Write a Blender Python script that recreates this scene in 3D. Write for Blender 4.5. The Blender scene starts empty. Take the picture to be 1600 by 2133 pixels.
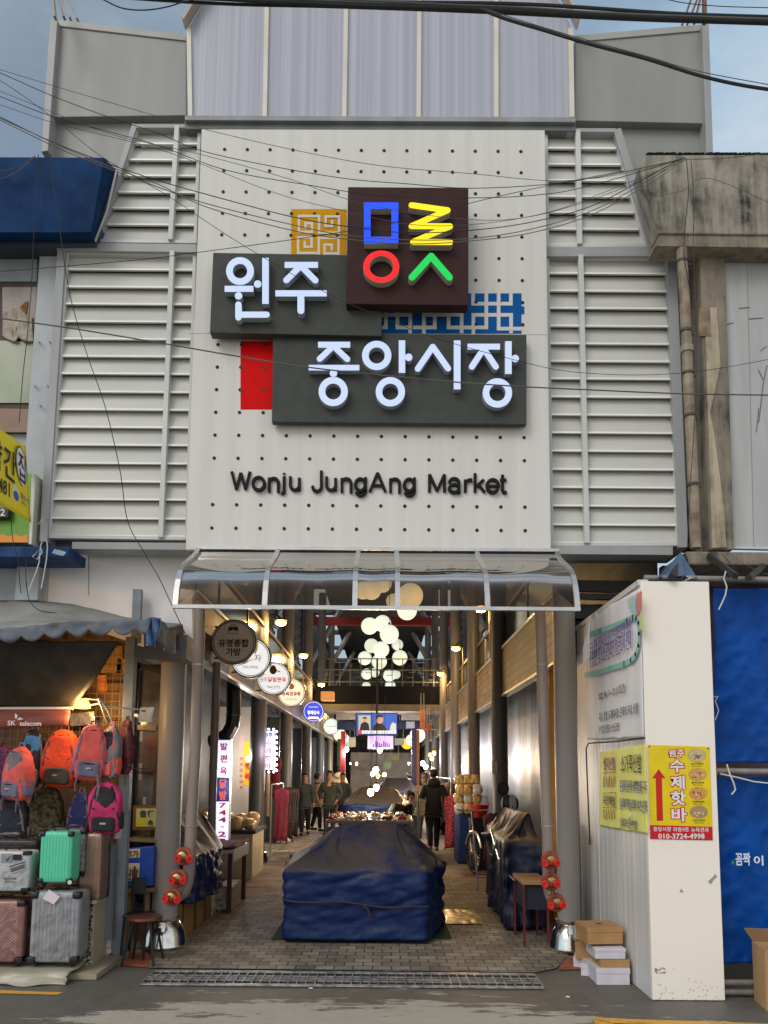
import bpy, math, random
from mathutils import Vector, Matrix, noise
random.seed(7)
R = math.radians
SC = bpy.context.scene
COL = SC.collection
V = Vector

# ---------------------------------------------------------------- camera
CZ, F_PX, PY0, PITCH, ROLL = 1.7, 1600.0, 1433.0, R(6.1), R(0.40)
_F = V((0, math.cos(PITCH), math.sin(PITCH)))
_U0 = V((0, -math.sin(PITCH), math.cos(PITCH)))
_X0 = V((1, 0, 0))
_U = _U0 * math.cos(ROLL) - _X0 * math.sin(ROLL)
_X = _X0 * math.cos(ROLL) + _U0 * math.sin(ROLL)
cam = bpy.data.cameras.new("camera")
cam.sensor_fit = 'VERTICAL'
cam.sensor_height = 36.0
cam.sensor_width = 27.0
cam.lens = F_PX / 2133.0 * 36.0
cam.shift_y = (PY0 - 1066.5) / 2133.0
cam.clip_start, cam.clip_end = 0.05, 3000
camo = bpy.data.objects.new("camera", cam)
COL.objects.link(camo)
M3 = Matrix((_X, _U, -_F)).transposed()
camo.matrix_world = Matrix.Translation((0, 0, CZ)) @ M3.to_4x4()
SC.camera = camo

# ---------------------------------------------------------------- world, sun, exposure
SUN_EL, SUN_AZ = R(38), R(218)
w = bpy.data.worlds.new("World")
SC.world = w
w.use_nodes = True
nt = w.node_tree
nt.nodes.clear()
sky = nt.nodes.new('ShaderNodeTexSky')
sky.sky_type = 'NISHITA'
sky.sun_disc = False
sky.sun_elevation, sky.sun_rotation = SUN_EL, SUN_AZ
sky.air_density, sky.dust_density, sky.ozone_density = 1.2, 1.0, 1.6
tc = nt.nodes.new('ShaderNodeTexCoord')
mp = nt.nodes.new('ShaderNodeMapping')
mp.inputs['Scale'].default_value = (1.3, 1.3, 3.2)
mp.inputs['Location'].default_value = (0.35, 0.2, 0.1)
nz = nt.nodes.new('ShaderNodeTexNoise')
nz.inputs['Scale'].default_value = 2.2
nz.inputs['Detail'].default_value = 7
nz.inputs['Roughness'].default_value = 0.55
rp = nt.nodes.new('ShaderNodeValToRGB')
rp.color_ramp.elements[0].position, rp.color_ramp.elements[0].color = 0.34, (0.45, 0.45, 0.45, 1)
rp.color_ramp.elements[1].position, rp.color_ramp.elements[1].color = 0.70, (0.90, 0.90, 0.90, 1)
cl = nt.nodes.new('ShaderNodeMix')
cl.data_type = 'RGBA'
sxyz = nt.nodes.new('ShaderNodeSeparateXYZ')
def wmath(op, a, c, d=0.0):
    q = nt.nodes.new('ShaderNodeMath'); q.operation = op
    for i, v in enumerate((a, c, d)):
        if isinstance(v, float): q.inputs[i].default_value = v
        else: nt.links.new(v, q.inputs[i])
    return q.outputs[0]
nt.links.new(tc.outputs['Generated'], sxyz.inputs[0])
cr = nt.nodes.new('ShaderNodeValToRGB')     # heavy grey cloud to the left, brighter breaks to the right, open sky behind
e_ = cr.color_ramp.elements
e_[0].position, e_[0].color = 0.05, (2.25, 2.6, 2.75, 1)
e_[1].position, e_[1].color = 0.95, (6.2, 6.3, 6.3, 1)
m_ = e_.new(0.50); m_.color = (3.3, 4.6, 5.7, 1)
bg = nt.nodes.new('ShaderNodeBackground')
bg.inputs['Strength'].default_value = 0.13
ou = nt.nodes.new('ShaderNodeOutputWorld')
L = nt.links.new
L(tc.outputs['Generated'], mp.inputs['Vector']); L(mp.outputs[0], nz.inputs['Vector'])
L(nz.outputs['Fac'], rp.inputs[0]); L(rp.outputs[0], cl.inputs['Factor'])
L(wmath('MULTIPLY_ADD', nz.outputs['Fac'], 0.9, wmath('MULTIPLY_ADD', sxyz.outputs['X'], 0.6, wmath('MULTIPLY_ADD', sxyz.outputs['Y'], -0.55, 0.25))), cr.inputs[0]); L(cr.outputs[0], cl.inputs['B'])
L(sky.outputs[0], cl.inputs['A']); L(cl.outputs['Result'], bg.inputs[0]); L(bg.outputs[0], ou.inputs[0])
sl = bpy.data.lights.new("sun", 'SUN')
sl.energy, sl.angle, sl.color = 1.0, R(30), (1, .96, .91)
so = bpy.data.objects.new("sun", sl)
COL.objects.link(so)
so.rotation_euler = (R(90) - SUN_EL, 0, R(-38))
SC.view_settings.view_transform = 'Standard'
SC.view_settings.look = 'None'
SC.view_settings.exposure = 0.13
SC.view_settings.gamma = 1
SC.cycles.max_bounces = 8
SC.cycles.diffuse_bounces = 4
SC.cycles.glossy_bounces = 3
SC.cycles.transparent_max_bounces = 16
SC.cycles.sample_clamp_indirect = 4
SC.cycles.use_denoising = True

# ---------------------------------------------------------------- pixel <-> place
def ray(px, py):
    return _X * ((px - 800) / F_PX) + _U * (-(py - PY0) / F_PX) + _F
O3 = V((0, 0, CZ))
def P(px, py, Y):
    d = ray(px, py); return O3 + d * (Y / d.y)
def PX(px, py, X):
    d = ray(px, py); return O3 + d * (X / d.x)
def PZ(px, py, z=0.0):
    d = ray(px, py); return O3 + d * ((z - CZ) / d.z)
def k(Y): return Y / F_PX              # metres per photo pixel at depth Y

# ---------------------------------------------------------------- materials
_MC = {}
def lin(r, g, b):
    f = lambda c: (c / 255 / 12.92) if c / 255 <= .04045 else ((c / 255 + .055) / 1.055) ** 2.4
    return (f(r), f(g), f(b))
def mat(name, col=(.5, .5, .5), rough=.6, metal=0, var=.10, vs=2.5, bump=0, bs=30, emit=0, ecol=None, col2=None, lo=.35, hi=.65, stretch=None, spec=.5, detail=5):
    if name in _MC: return _MC[name]
    m = bpy.data.materials.new(name); m.use_nodes = True
    t = m.node_tree; n = t.nodes; b = n['Principled BSDF']; l = t.links.new
    b.inputs['Roughness'].default_value = rough
    b.inputs['Metallic'].default_value = metal
    b.inputs['Specular IOR Level'].default_value = spec
    if len(col) == 3: col = (*col, 1)
    b.inputs['Base Color'].default_value = col
    if var or col2 or bump:
        tcn = n.new('ShaderNodeTexCoord'); src = tcn.outputs['Object']
        if stretch:
            mpn = n.new('ShaderNodeMapping'); mpn.inputs['Scale'].default_value = stretch
            l(src, mpn.inputs['Vector']); src = mpn.outputs[0]
    if var or col2:
        nn = n.new('ShaderNodeTexNoise'); nn.inputs['Scale'].default_value = vs; nn.inputs['Detail'].default_value = detail
        nn.inputs['Roughness'].default_value = .6
        l(src, nn.inputs['Vector'])
        r = n.new('ShaderNodeValToRGB')
        r.color_ramp.elements[0].position, r.color_ramp.elements[1].position = lo, hi
        c2 = col2 or tuple(max(0, c * (1 - 2.2 * var)) for c in col[:3])
        c1 = col[:3] if col2 else tuple(min(1, c * (1 + var)) for c in col[:3])
        r.color_ramp.elements[0].color = (*c2, 1); r.color_ramp.elements[1].color = (*c1, 1)
        l(nn.outputs['Fac'], r.inputs[0]); l(r.outputs[0], b.inputs['Base Color'])
        rr = n.new('ShaderNodeMapRange'); rr.inputs['To Min'].default_value = min(1, rough * 1.2); rr.inputs['To Max'].default_value = rough * .8
        l(nn.outputs['Fac'], rr.inputs['Value']); l(rr.outputs[0], b.inputs['Roughness'])
    if bump:
        bn = n.new('ShaderNodeTexNoise'); bn.inputs['Scale'].default_value = bs; bn.inputs['Detail'].default_value = 4
        l(src, bn.inputs['Vector'])
        bb = n.new('ShaderNodeBump'); bb.inputs['Strength'].default_value = bump; bb.inputs['Distance'].default_value = .02
        l(bn.outputs['Fac'], bb.inputs['Height']); l(bb.outputs[0], b.inputs['Normal'])
    if emit:
        b.inputs['Emission Color'].default_value = (*(ecol or col[:3]), 1)
        b.inputs['Emission Strength'].default_value = emit
    _MC[name] = m
    return m
def glow(name, col, s):
    return mat(name, tuple(c * .8 for c in col), .5, var=0, emit=s, ecol=col)
def nodes_of(m):
    return m.node_tree.nodes, m.node_tree.links.new, m.node_tree.nodes['Principled BSDF']

# ---------------------------------------------------------------- mesh building
BASE = {}
def vv(p): return p if isinstance(p, Vector) else V(p)
class MB:
    def __init__(s): s.v = []; s.f = []; s.m = []
    def add(s, vs, fs, mi=0):
        o = len(s.v); s.v += [vv(p) for p in vs]
        for f in fs: s.f.append([i + o for i in f]); s.m.append(mi)
        return s
    def box(s, a, b, mi=0):
        x0, y0, z0 = a; x1, y1, z1 = b
        if x0 > x1: x0, x1 = x1, x0
        if y0 > y1: y0, y1 = y1, y0
        if z0 > z1: z0, z1 = z1, z0
        return s.add([(x0,y0,z0),(x1,y0,z0),(x1,y1,z0),(x0,y1,z0),(x0,y0,z1),(x1,y0,z1),(x1,y1,z1),(x0,y1,z1)],
              [(0,3,2,1),(4,5,6,7),(0,1,5,4),(1,2,6,5),(2,3,7,6),(3,0,4,7)], mi)
    def obox(s, c, ux, uy, uz, mi=0):            # half-axis vectors
        c, ux, uy, uz = map(vv, (c, ux, uy, uz))
        vs = [c + ux*a + uy*b + uz*d for d in (-1,1) for (a,b) in ((-1,-1),(1,-1),(1,1),(-1,1))]
        return s.add(vs, [(0,3,2,1),(4,5,6,7),(0,1,5,4),(1,2,6,5),(2,3,7,6),(3,0,4,7)], mi)
    def prism(s, pts, off, mi=0, mside=None):    # polygon (3D, counterclockwise seen from the front), pushed back by off
        n = len(pts); pts = [vv(p) for p in pts]; off = vv(off)
        ms = mi if mside is None else mside
        o = len(s.v); s.v += pts + [p + off for p in pts]
        s.f.append([o + i for i in range(n)]); s.m.append(mi)
        s.f.append([o + n + i for i in reversed(range(n))]); s.m.append(ms)
        for i in range(n):
            j = (i + 1) % n
            s.f.append([o + i, o + n + i, o + n + j, o + j]); s.m.append(ms)
        return s
    def slab(s, pp, Y, d, mi=0, mside=None):     # photo-pixel polygon standing on the plane y = Y, d deep
        return s.prism([P(x, y, Y) for x, y in pp], (0, d, 0), mi, mside)
    def rect(s, x0, y0, x1, y1, Y, d, mi=0, mside=None):
        return s.slab([(x0,y1),(x1,y1),(x1,y0),(x0,y0)], Y, d, mi, mside)
    def ring(s, cx, cy, rx, ry, ix, iy, Y, d, mi=0, mside=None, n=40):
        ms = mi if mside is None else mside
        o = len(s.v)
        for (a, b, yy) in ((rx, ry, 0), (ix, iy, 0), (rx, ry, d), (ix, iy, d)):
            for i in range(n):
                t = 2*math.pi*i/n; s.v.append(P(cx + a*math.cos(t), cy + b*math.sin(t), Y) + V((0, yy, 0)))
        for i in range(n):
            j = (i+1) % n
            for q, mm in (((i, n+i, n+j, j), mi), ((i, j, 2*n+j, 2*n+i), ms), ((n+i, 3*n+i, 3*n+j, n+j), ms)):
                s.f.append([o+x for x in q]); s.m.append(mm)
        return s
    def disc(s, cx, cy, r, Y, d, mi=0, mside=None, n=24, ry=None):
        ry = ry or r
        return s.slab([(cx + r*math.cos(2*math.pi*i/n), cy - ry*math.sin(2*math.pi*i/n)) for i in range(n)], Y, d, mi, mside)
    def stroke(s, pts, w, Y, d, mi=0, mside=None, cap='r', join=True):
        # chain of capsules (round ends) or square bars in photo pixels
        for i in range(len(pts)-1):
            (x0,y0),(x1,y1) = pts[i], pts[i+1]
            a = math.atan2(y1-y0, x1-x0); h = w/2; pl = []
            if cap == 'r':
                for q in range(9): t = a - math.pi/2 + math.pi*q/8; pl.append((x1+h*math.cos(t), y1+h*math.sin(t)))
                for q in range(9): t = a + math.pi/2 + math.pi*q/8; pl.append((x0+h*math.cos(t), y0+h*math.sin(t)))
            else:
                e = h if (join and len(pts) > 2) else 0
                cx, cy, sx, sy = math.cos(a)*e, math.sin(a)*e, -math.sin(a)*h, math.cos(a)*h
                pl = [(x1+cx-sx,y1+cy-sy),(x1+cx+sx,y1+cy+sy),(x0-cx+sx,y0-cy+sy),(x0-cx-sx,y0-cy-sy)]
            pl.reverse()
            s.slab(pl, Y - .0007*i, d + .0007*i, mi, mside)
        return s
    def bar(s, p, q, w, d, n=(0,-1,0), mi=0):    # box from p to q, w wide across n, d along n
        p, q, n = vv(p), vv(q), vv(n).normalized()
        a = (q-p); sd = a.cross(n)
        if sd.length < 1e-6: n = V((1,0,0)); sd = a.cross(n)
        sd.normalize(); n2 = sd.cross(a).normalized()
        return s.obox((p+q)/2, a/2, sd*(w/2), n2*(d/2), mi)
    def tube(s, pts, r, n=8, mi=0, cap=True, closed=False):
        pts = [vv(p) for p in pts]; m = len(pts); o = len(s.v)
        rr = r if isinstance(r, (list, tuple)) else [r]*m
        up = None
        for i in range(m):
            if closed: t = pts[(i+1) % m] - pts[i-1]
            else: t = pts[min(i+1, m-1)] - pts[max(i-1, 0)]
            t.normalize()
            if up is None:
                up = V((0,0,1)) if abs(t.z) < .9 else V((1,0,0))
            x = t.cross(up)
            if x.length < 1e-5: x = t.cross(V((0,1,0)))
            x.normalize(); up = x.cross(t).normalized()
            for j in range(n):
                a = 2*math.pi*j/n; s.v.append(pts[i] + (x*math.cos(a) + up*math.sin(a))*rr[i])
        for i in range(m if closed else m-1):
            i2 = (i+1) % m
            for j in range(n):
                j2 = (j+1) % n
                s.f.append([o+i*n+j, o+i*n+j2, o+i2*n+j2, o+i2*n+j]); s.m.append(mi)
        if cap and not closed:
            s.f.append([o+j for j in reversed(range(n))]); s.m.append(mi)
            s.f.append([o+(m-1)*n+j for j in range(n)]); s.m.append(mi)
        return s
    def cyl(s, p, q, r, n=20, mi=0): return s.tube([p, q], r, n, mi)
    def lathe(s, prof, c, n=32, mi=0, ax=None):
        c = vv(c); o = len(s.v); ax = vv(ax or (0,0,1)).normalized()
        x = ax.cross(V((0,1,0)));  x = x if x.length > .1 else ax.cross(V((1,0,0))); x.normalize(); y = ax.cross(x)
        for (r, z) in prof:
            for j in range(n):
                a = 2*math.pi*j/n; s.v.append(c + x*(r*math.cos(a)) + y*(r*math.sin(a)) + ax*z)
        for i in range(len(prof)-1):
            for j in range(n):
                j2 = (j+1) % n
                s.f.append([o+i*n+j, o+i*n+j2, o+(i+1)*n+j2, o+(i+1)*n+j]); s.m.append(mi)
        s.f.append([o+j for j in reversed(range(n))]); s.m.append(mi)
        q = o+(len(prof)-1)*n; s.f.append([q+j for j in range(n)]); s.m.append(mi)
        return s
    def ell(s, c, rx, ry, rz, e=1.0, e2=1.0, nu=20, nv=12, mi=0, fn=None):
        c = vv(c); o = len(s.v)
        sp = lambda t, p: math.copysign(abs(t)**p, t)
        for i in range(nv+1):
            ph = -math.pi/2 + math.pi*i/nv
            for j in range(nu):
                th = 2*math.pi*j/nu
                p = V((rx*sp(math.cos(ph),e)*sp(math.cos(th),e2), ry*sp(math.cos(ph),e)*sp(math.sin(th),e2), rz*sp(math.sin(ph),e)))
                if fn: p = fn(p)
                s.v.append(c+p)
        for i in range(nv):
            for j in range(nu):
                j2 = (j+1) % nu
                s.f.append([o+i*nu+j, o+i*nu+j2, o+(i+1)*nu+j2, o+(i+1)*nu+j]); s.m.append(mi)
        return s
    def grid(s, fn, nu, nv, mi=0, cu=False):
        o = len(s.v); W = nu if cu else nu+1
        for i in range(nv+1):
            for j in range(W): s.v.append(vv(fn(j/nu, i/nv)))
        for i in range(nv):
            for j in range(nu):
                j2 = (j+1) % W if cu else j+1
                s.f.append([o+i*W+j, o+i*W+j2, o+(i+1)*W+j2, o+(i+1)*W+j]); s.m.append(mi)
        return s
    def text(s, body, o, h, w=None, ux=(1,0,0), uy=(0,0,1), depth=.004, bold=0, mi=0, box=False, wmax=None):
        vs, fs, bb = glyphs(body, bold)
        ux, uy, o = vv(ux).normalized(), vv(uy).normalized(), vv(o)
        n = ux.cross(uy)
        sy = h/max(bb[3]-bb[1], 1e-6); sx = (w/max(bb[2]-bb[0], 1e-6)) if w else sy
        if wmax and (bb[2]-bb[0])*sx > wmax: sx = wmax/(bb[2]-bb[0])
        cx, cy = (bb[0]+bb[2])/2, (bb[1]+bb[3])/2
        return s.add([o + ux*((p[0]-cx)*sx) + uy*((p[1]-cy)*sy) + n*(depth if p[2] > 0 else 0) for p in vs], fs, mi)
    def textpx(s, body, x0, y0, x1, y1, Y, depth=.004, bold=0, mi=0):
        a, b = P(x0, (y0+y1)/2, Y), P(x1, (y0+y1)/2, Y)
        h = (P((x0+x1)/2, y0, Y) - P((x0+x1)/2, y1, Y)).length
        return s.text(body, (a+b)/2, h, (b-a).length, b-a, (0,0,1), depth, bold, mi)
    def build(s, name, mats, parent=None, label=None, cat=None, group=None, kind=None, smooth=False, bevel=0, solid=0, base=None, ang=38, seg=2, flip=True):
        me = bpy.data.meshes.new(name)
        if parent is not None: b = BASE[parent.name]
        elif base is not None: b = vv(base)
        else:
            xs = [p.x for p in s.v]; ys = [p.y for p in s.v]; zs = [p.z for p in s.v]
            b = V(((min(xs)+max(xs))/2, (min(ys)+max(ys))/2, min(zs)))
        me.from_pydata([tuple(p - b) for p in s.v], [], s.f)
        for mm in (mats if isinstance(mats, (list, tuple)) else [mats]): me.materials.append(mm)
        me.polygons.foreach_set('material_index', s.m)
        if smooth:
            me.polygons.foreach_set('use_smooth', [True]*len(s.f))
            me.set_sharp_from_angle(angle=R(ang))
        me.update()
        o = bpy.data.objects.new(name, me); COL.objects.link(o)
        if parent is not None: o.parent = parent
        else: o.location = b
        BASE[o.name] = b
        if bevel:
            md = o.modifiers.new('bevel', 'BEVEL'); md.width = bevel; md.segments = seg; md.limit_method = 'ANGLE'; md.angle_limit = R(40); md.harden_normals = False
            if not smooth: me.polygons.foreach_set('use_smooth', [False]*len(s.f))
        if solid:
            md = o.modifiers.new('solid', 'SOLIDIFY'); md.thickness = abs(solid); md.offset = 0
        return tag(o, label, cat, group, kind)
def tag(o, label=None, cat=None, group=None, kind=None):
    if label: o['label'] = label
    if cat: o['category'] = cat
    if group: o['group'] = group
    if kind: o['kind'] = kind
    return o
def thing(name, label, cat, loc, group=None):
    o = bpy.data.objects.new(name, None); COL.objects.link(o)
    o.empty_display_size = .2
    o.location = loc; BASE[o.name] = vv(loc)
    return tag(o, label, cat, group)
def kids(o): return [c for c in SC.objects if c.parent == o]
def dup(o, delta, label=None, scale=None, rz=None, swap=None):
    ch = kids(o)
    def cp(a, par):
        c = a.copy(); COL.objects.link(c); BASE[c.name] = BASE[a.name]
        if par: c.parent = par
        if swap and a.type == 'MESH':
            for (fr, to) in swap:
                for i, ms in enumerate(c.material_slots):
                    if ms.material == fr:
                        c.material_slots[i].link = 'OBJECT'; c.material_slots[i].material = to
        for q in kids(a): cp(q, c)
        return c
    c = cp(o, None)
    c.location = vv(o.location) + vv(delta)
    if scale: c.scale = scale if isinstance(scale, (tuple, list)) else (scale,)*3
    if rz is not None: c.rotation_euler = (0, 0, rz)
    if label: c['label'] = label
    return c
_GL = {}
def glyphs(body, bold):
    key = (body, bold)
    if key in _GL: return _GL[key]
    c = bpy.data.curves.new('t', 'FONT'); c.body = body; c.size = 1; c.extrude = .01; c.resolution_u = 2; c.offset = bold; c.space_line = .9; c.align_x = 'CENTER'
    o = bpy.data.objects.new('t', c)
    me = o.to_mesh()
    vs = [tuple(q.co) for q in me.vertices]; fs = [tuple(p.vertices) for p in me.polygons]
    o.to_mesh_clear(); bpy.data.objects.remove(o); bpy.data.curves.remove(c)
    if not vs: vs, fs = [(0,0,0),(1,0,0),(0,1,0)], [(0,1,2)]
    bb = (min(p[0] for p in vs), min(p[1] for p in vs), max(p[0] for p in vs), max(p[1] for p in vs))
    _GL[key] = (vs, fs, bb)
    return _GL[key]
def nz3(p, s=1.0): return noise.noise(vv(p)*s)
def plamp(name, loc, energy, col, rad=.05, parent=None):
    l = bpy.data.lights.new(name, 'POINT'); l.energy = energy; l.color = col; l.shadow_soft_size = rad
    o = bpy.data.objects.new(name, l); COL.objects.link(o)
    if parent is not None: o.parent = parent; o.location = vv(loc) - BASE[parent.name]
    else: o.location = loc
    return o
# ================================================================= MATERIALS shared by the facade
M_clad = mat('grey_cladding', lin(150,149,142), .5, var=.03, vs=.6, stretch=(6,1,.7))
M_trim = mat('grey_trim', lin(162,162,160), .45, var=.04, vs=1.2, stretch=(3,1,.6))
M_trim_lt = mat('pale_frame', lin(206,205,200), .4, var=.04, vs=2)
M_slat = mat('louvre_paint', lin(203,201,192), .5, var=.035, vs=1.6, stretch=(.6,1,5))
M_panel = mat('white_panel', lin(220,216,207), .5, var=.028, vs=.9, stretch=(9,1,.3), spec=.3)
M_dark = mat('dark_void', (.012,.012,.013), .8, var=0)
M_hole = mat('hole_dark', (.02,.017,.015), .8, var=0)
M_alu = mat('aluminium', (.58,.57,.55), .32, metal=.85, var=.06, vs=5)
M_steel = mat('worn_steel', (.42,.41,.39), .45, metal=.5, var=.2, vs=6)
M_black = mat('black_rubber', (.012,.012,.013), .55, var=.1)

def polycarb():
    m = mat('polycarbonate', lin(176,176,186), .28, var=0)
    n, l, b = nodes_of(m)
    t = n.new('ShaderNodeTexCoord'); mpn = n.new('ShaderNodeMapping'); mpn.inputs['Scale'].default_value = (26, 1, .05)
    q = n.new('ShaderNodeTexNoise'); q.inputs['Scale'].default_value = 1.0; q.inputs['Detail'].default_value = 6
    r = n.new('ShaderNodeValToRGB'); r.color_ramp.elements[0].position = .36; r.color_ramp.elements[1].position = .72
    r.color_ramp.elements[0].color = (*lin(166,167,177),1); r.color_ramp.elements[1].color = (*lin(190,190,199),1)
    l(t.outputs['Object'], mpn.inputs[0]); l(mpn.outputs[0], q.inputs[0]); l(q.outputs[0], r.inputs[0]); l(r.outputs[0], b.inputs['Base Color'])
    return m
M_poly = polycarb()

# ================================================================= MARKET GATE BUILDING
YP, YL = 7.0, 7.16           # sign panel face, louvre lip plane
gate = thing('market_gate_building', 'grey metal-clad market entrance building with white louvres and a pale translucent gable', 'building', (0, 7.4, 0))
b = MB()                      # body behind the cladding
b.slab([(100,1145),(1428,1145),(1468,250),(104,244)], 7.36, .5)
b.build('wall', M_clad, gate)
b = MB(); b.slab([(56,1150),(56,1262),(372,1372),(402,1372),(398,1150)], 7.42, .1)
b.build('lower_wall', mat('lower_cladding', lin(238,233,231), .5, var=.03, vs=1), gate)
b = MB()                      # seams in that wall and in the parapets
b.slab([(184.2,1150),(184.2,1240),(185.6,1240),(185.6,1150)], 7.417, .003)
b.build('panel_seam', mat('seam', lin(120,118,116), .6, var=0), gate)

# parapets
def parapet(pts, strip):
    b = MB(); b.slab(pts, 7.27, .4); o = b.build('parapet', M_clad, gate, bevel=.006)
    b = MB()
    for i in range(len(strip)-1): b.stroke([strip[i], strip[i+1]], 13, 7.256, .03, cap='s')
    b.build('parapet_edge', mat('parapet_trim', lin(166,164,156), .42, var=.04), gate, bevel=.004)
parapet([(94,244),(388,240),(388,71),(106,39)], [(112,46),(388,78)])
parapet([(1197,251),(1470,257),(1476,49),(1200,73)], [(1200,80),(1470,56)])
b = MB(); b.slab([(86,316),(100,314),(120,40),(104,38)], 7.20, .2); b.build('corner_fin', M_trim, gate, bevel=.005)
b = MB(); b.slab([(1472,321),(1486,321),(1477,49),(1463,49)], 7.20, .2); b.build('corner_fin', M_trim, gate, bevel=.005)
# rails on the roof corners
b = MB()
for (x0,y0,x1,y1,Y) in ((162,42,140,-10,7.5),(147,40,124,-12,7.3),(134,38,118,-10,7.1),(115,38,110,-12,6.95)):
    b.bar(P(x0,y0,Y), P(x1,y1,Y), .022, .05)
b.build('roof_rail', mat('rail_cream', lin(150,140,128), .5), gate)
b = MB()
for (x0,y0,x1,y1,Y) in ((1421,52,1442,-8,7.4),(1432,51,1455,-8,7.25),(1446,50,1460,-8,7.1)):
    b.tube([P(x0,y0,Y), P(x1,y1,Y)], .012, 6)
b.bar(P(1468,48,6.95), P(1467,-8,6.95), .03, .05)
b.build('roof_rail', mat('rail_rust', lin(120,88,76), .6), gate)

# translucent gable
b = MB(); b.slab([(392,243),(1192,246),(1194,66),(1166,6),(793,-420),(432,-8),(391,62)], 7.16, .03)
b.build('gable_glazing', M_poly, gate)
b = MB()
for (x0, x1, wd) in ((396,393,9),(551,557,9),(717,722,9),(872,874,9),(1034,1034,9),(1192,1189,10)):
    b.stroke([(x0,243),(x1,-60 if 400<x0<1100 else 58)], wd, 7.13, .035, cap='s')
b.build('gable_mullion', mat('mullion_cream', lin(222,214,198), .45, var=.04), gate)
b = MB()                      # sloping verge boards that run forward of the glazing
for pts in ([(388,64),(432,-8),(793,-420)], [(1200,64),(1170,2),(793,-420)]):
    for i in range(2):
        p, q = P(*pts[i], 7.16), P(*pts[i+1], 7.16)
        b.prism([p, q, q+V((0,-.12,0)), p+V((0,-.12,0))], V((.02 if pts[0][0] > 800 else -.02, 0, .03)))
b.build('verge_board', mat('verge', lin(190,176,160), .5), gate)
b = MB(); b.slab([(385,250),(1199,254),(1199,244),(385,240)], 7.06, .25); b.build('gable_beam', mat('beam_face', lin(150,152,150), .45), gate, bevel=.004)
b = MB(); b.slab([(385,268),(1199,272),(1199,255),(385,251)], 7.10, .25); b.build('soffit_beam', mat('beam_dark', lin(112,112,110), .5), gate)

# ---- louvre bays
def louvre(poly, nslat, mull, bottom_lip=True):
    # poly = outer frame corners in photo pixels: top-left, top-right, bottom-right, bottom-left
    tl, tr, br, bl = [P(x, y, YL) for x, y in poly]
    zt, zb = (tl.z+tr.z)/2, (bl.z+br.z)/2
    lx = lambda z: bl.x + (tl.x-bl.x)*(z-zb)/(zt-zb)
    rx = lambda z: br.x + (tr.x-br.x)*(z-zb)/(zt-zb)
    b = MB(); pitch = (zt-zb)/nslat
    for i in range(nslat):
        z1 = zt - i*pitch; z0 = z1 - pitch
        x0, x1 = lx((z0+z1)/2)+.008, rx((z0+z1)/2)-.008
        zz = z0 + .006
        jit = random.uniform(-.004, .004)
        # sloping blade: back at the top, lip hanging forward at the bottom
        sec = [(YL+.058, z1+.018), (YL+.010, zz+.02), (YL-.002+jit*.3, zz+.016), (YL-.002+jit*.3, zz-.002), (YL+.022, zz-.002), (YL+.03, zz+.004), (YL+.064, z1+.007)]
        n = len(sec); o = len(b.v)
        for x in (x0, x1):
            b.v += [V((x, y, z + jit)) for y, z in sec]
        for j in range(n):
            j2 = (j+1) % n
            b.f.append([o+j, o+j2, o+n+j2, o+n+j]); b.m.append(1 if j in (1, 2) else 0)
        b.f.append([o+j for j in range(n)]); b.m.append(0); b.f.append([o+n+j for j in reversed(range(n))]); b.m.append(0)
    b.build('louvre_blades', [M_slat, mat('blade_lip', lin(250,248,242), .4, var=.03)], gate)
    b = MB()
    c = [tl, tr, br, bl]
    for i in range(4):
        p, q = c[i], c[(i+1)%4]
        e = (q-p).normalized()*.018 if i % 2 == 0 else V((0,0,0))
        b.bar(p - e + V((0,.02 - .0015*i,0)), q + e + V((0,.02 - .0015*i,0)), .036, .06)
    (mx0,my0),(mx1,my1) = mull
    b.bar(P(mx0,my0,YL)+V((0,-.012,0)), P(mx1,my1,YL)+V((0,-.012,0)), .048, .07)
    b.build('louvre_frame', M_trim_lt, gate, bevel=.004)
    return tl, tr, br, bl
louvre([(286,268),(416,268),(407,505),(204,503)], 7, ((371,268),(357,505)))
louvre([(140,526),(406,530),(390,1122),(102,1118)], 16, ((361,528),(337,1122)))
louvre([(1137,277),(1280,278),(1346,512),(1140,514)], 7, ((1202,277),(1206,514)))
louvre([(1140,536),(1392,536),(1413,1134),(1149,1134)], 16, ((1208,536),(1221,1134)))
b = MB()
def tband(pts, w, Y=7.12, d=.2): b.stroke(pts, w, Y, d, cap='s')
tband([(128,518),(90,1128)], 17); tband([(118,513),(410,517)], 17, 7.118)
tband([(150,1136),(390,1138)], 15, 7.118); tband([(281,258),(198,505)], 11, 7.116)
tband([(1137,524),(1402,523)], 20, 7.118); tband([(1399,530),(1424,1140)], 20, 7.12)
tband([(1147,1145),(1402,1147)], 18, 7.118); tband([(1286,268),(1360,515)], 16, 7.116)
tband([(283,262),(418,262)], 8, 7.114); tband([(1136,270),(1284,271)], 8, 7.114)
b.build('louvre_surround', M_trim, gate, bevel=.003)

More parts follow.
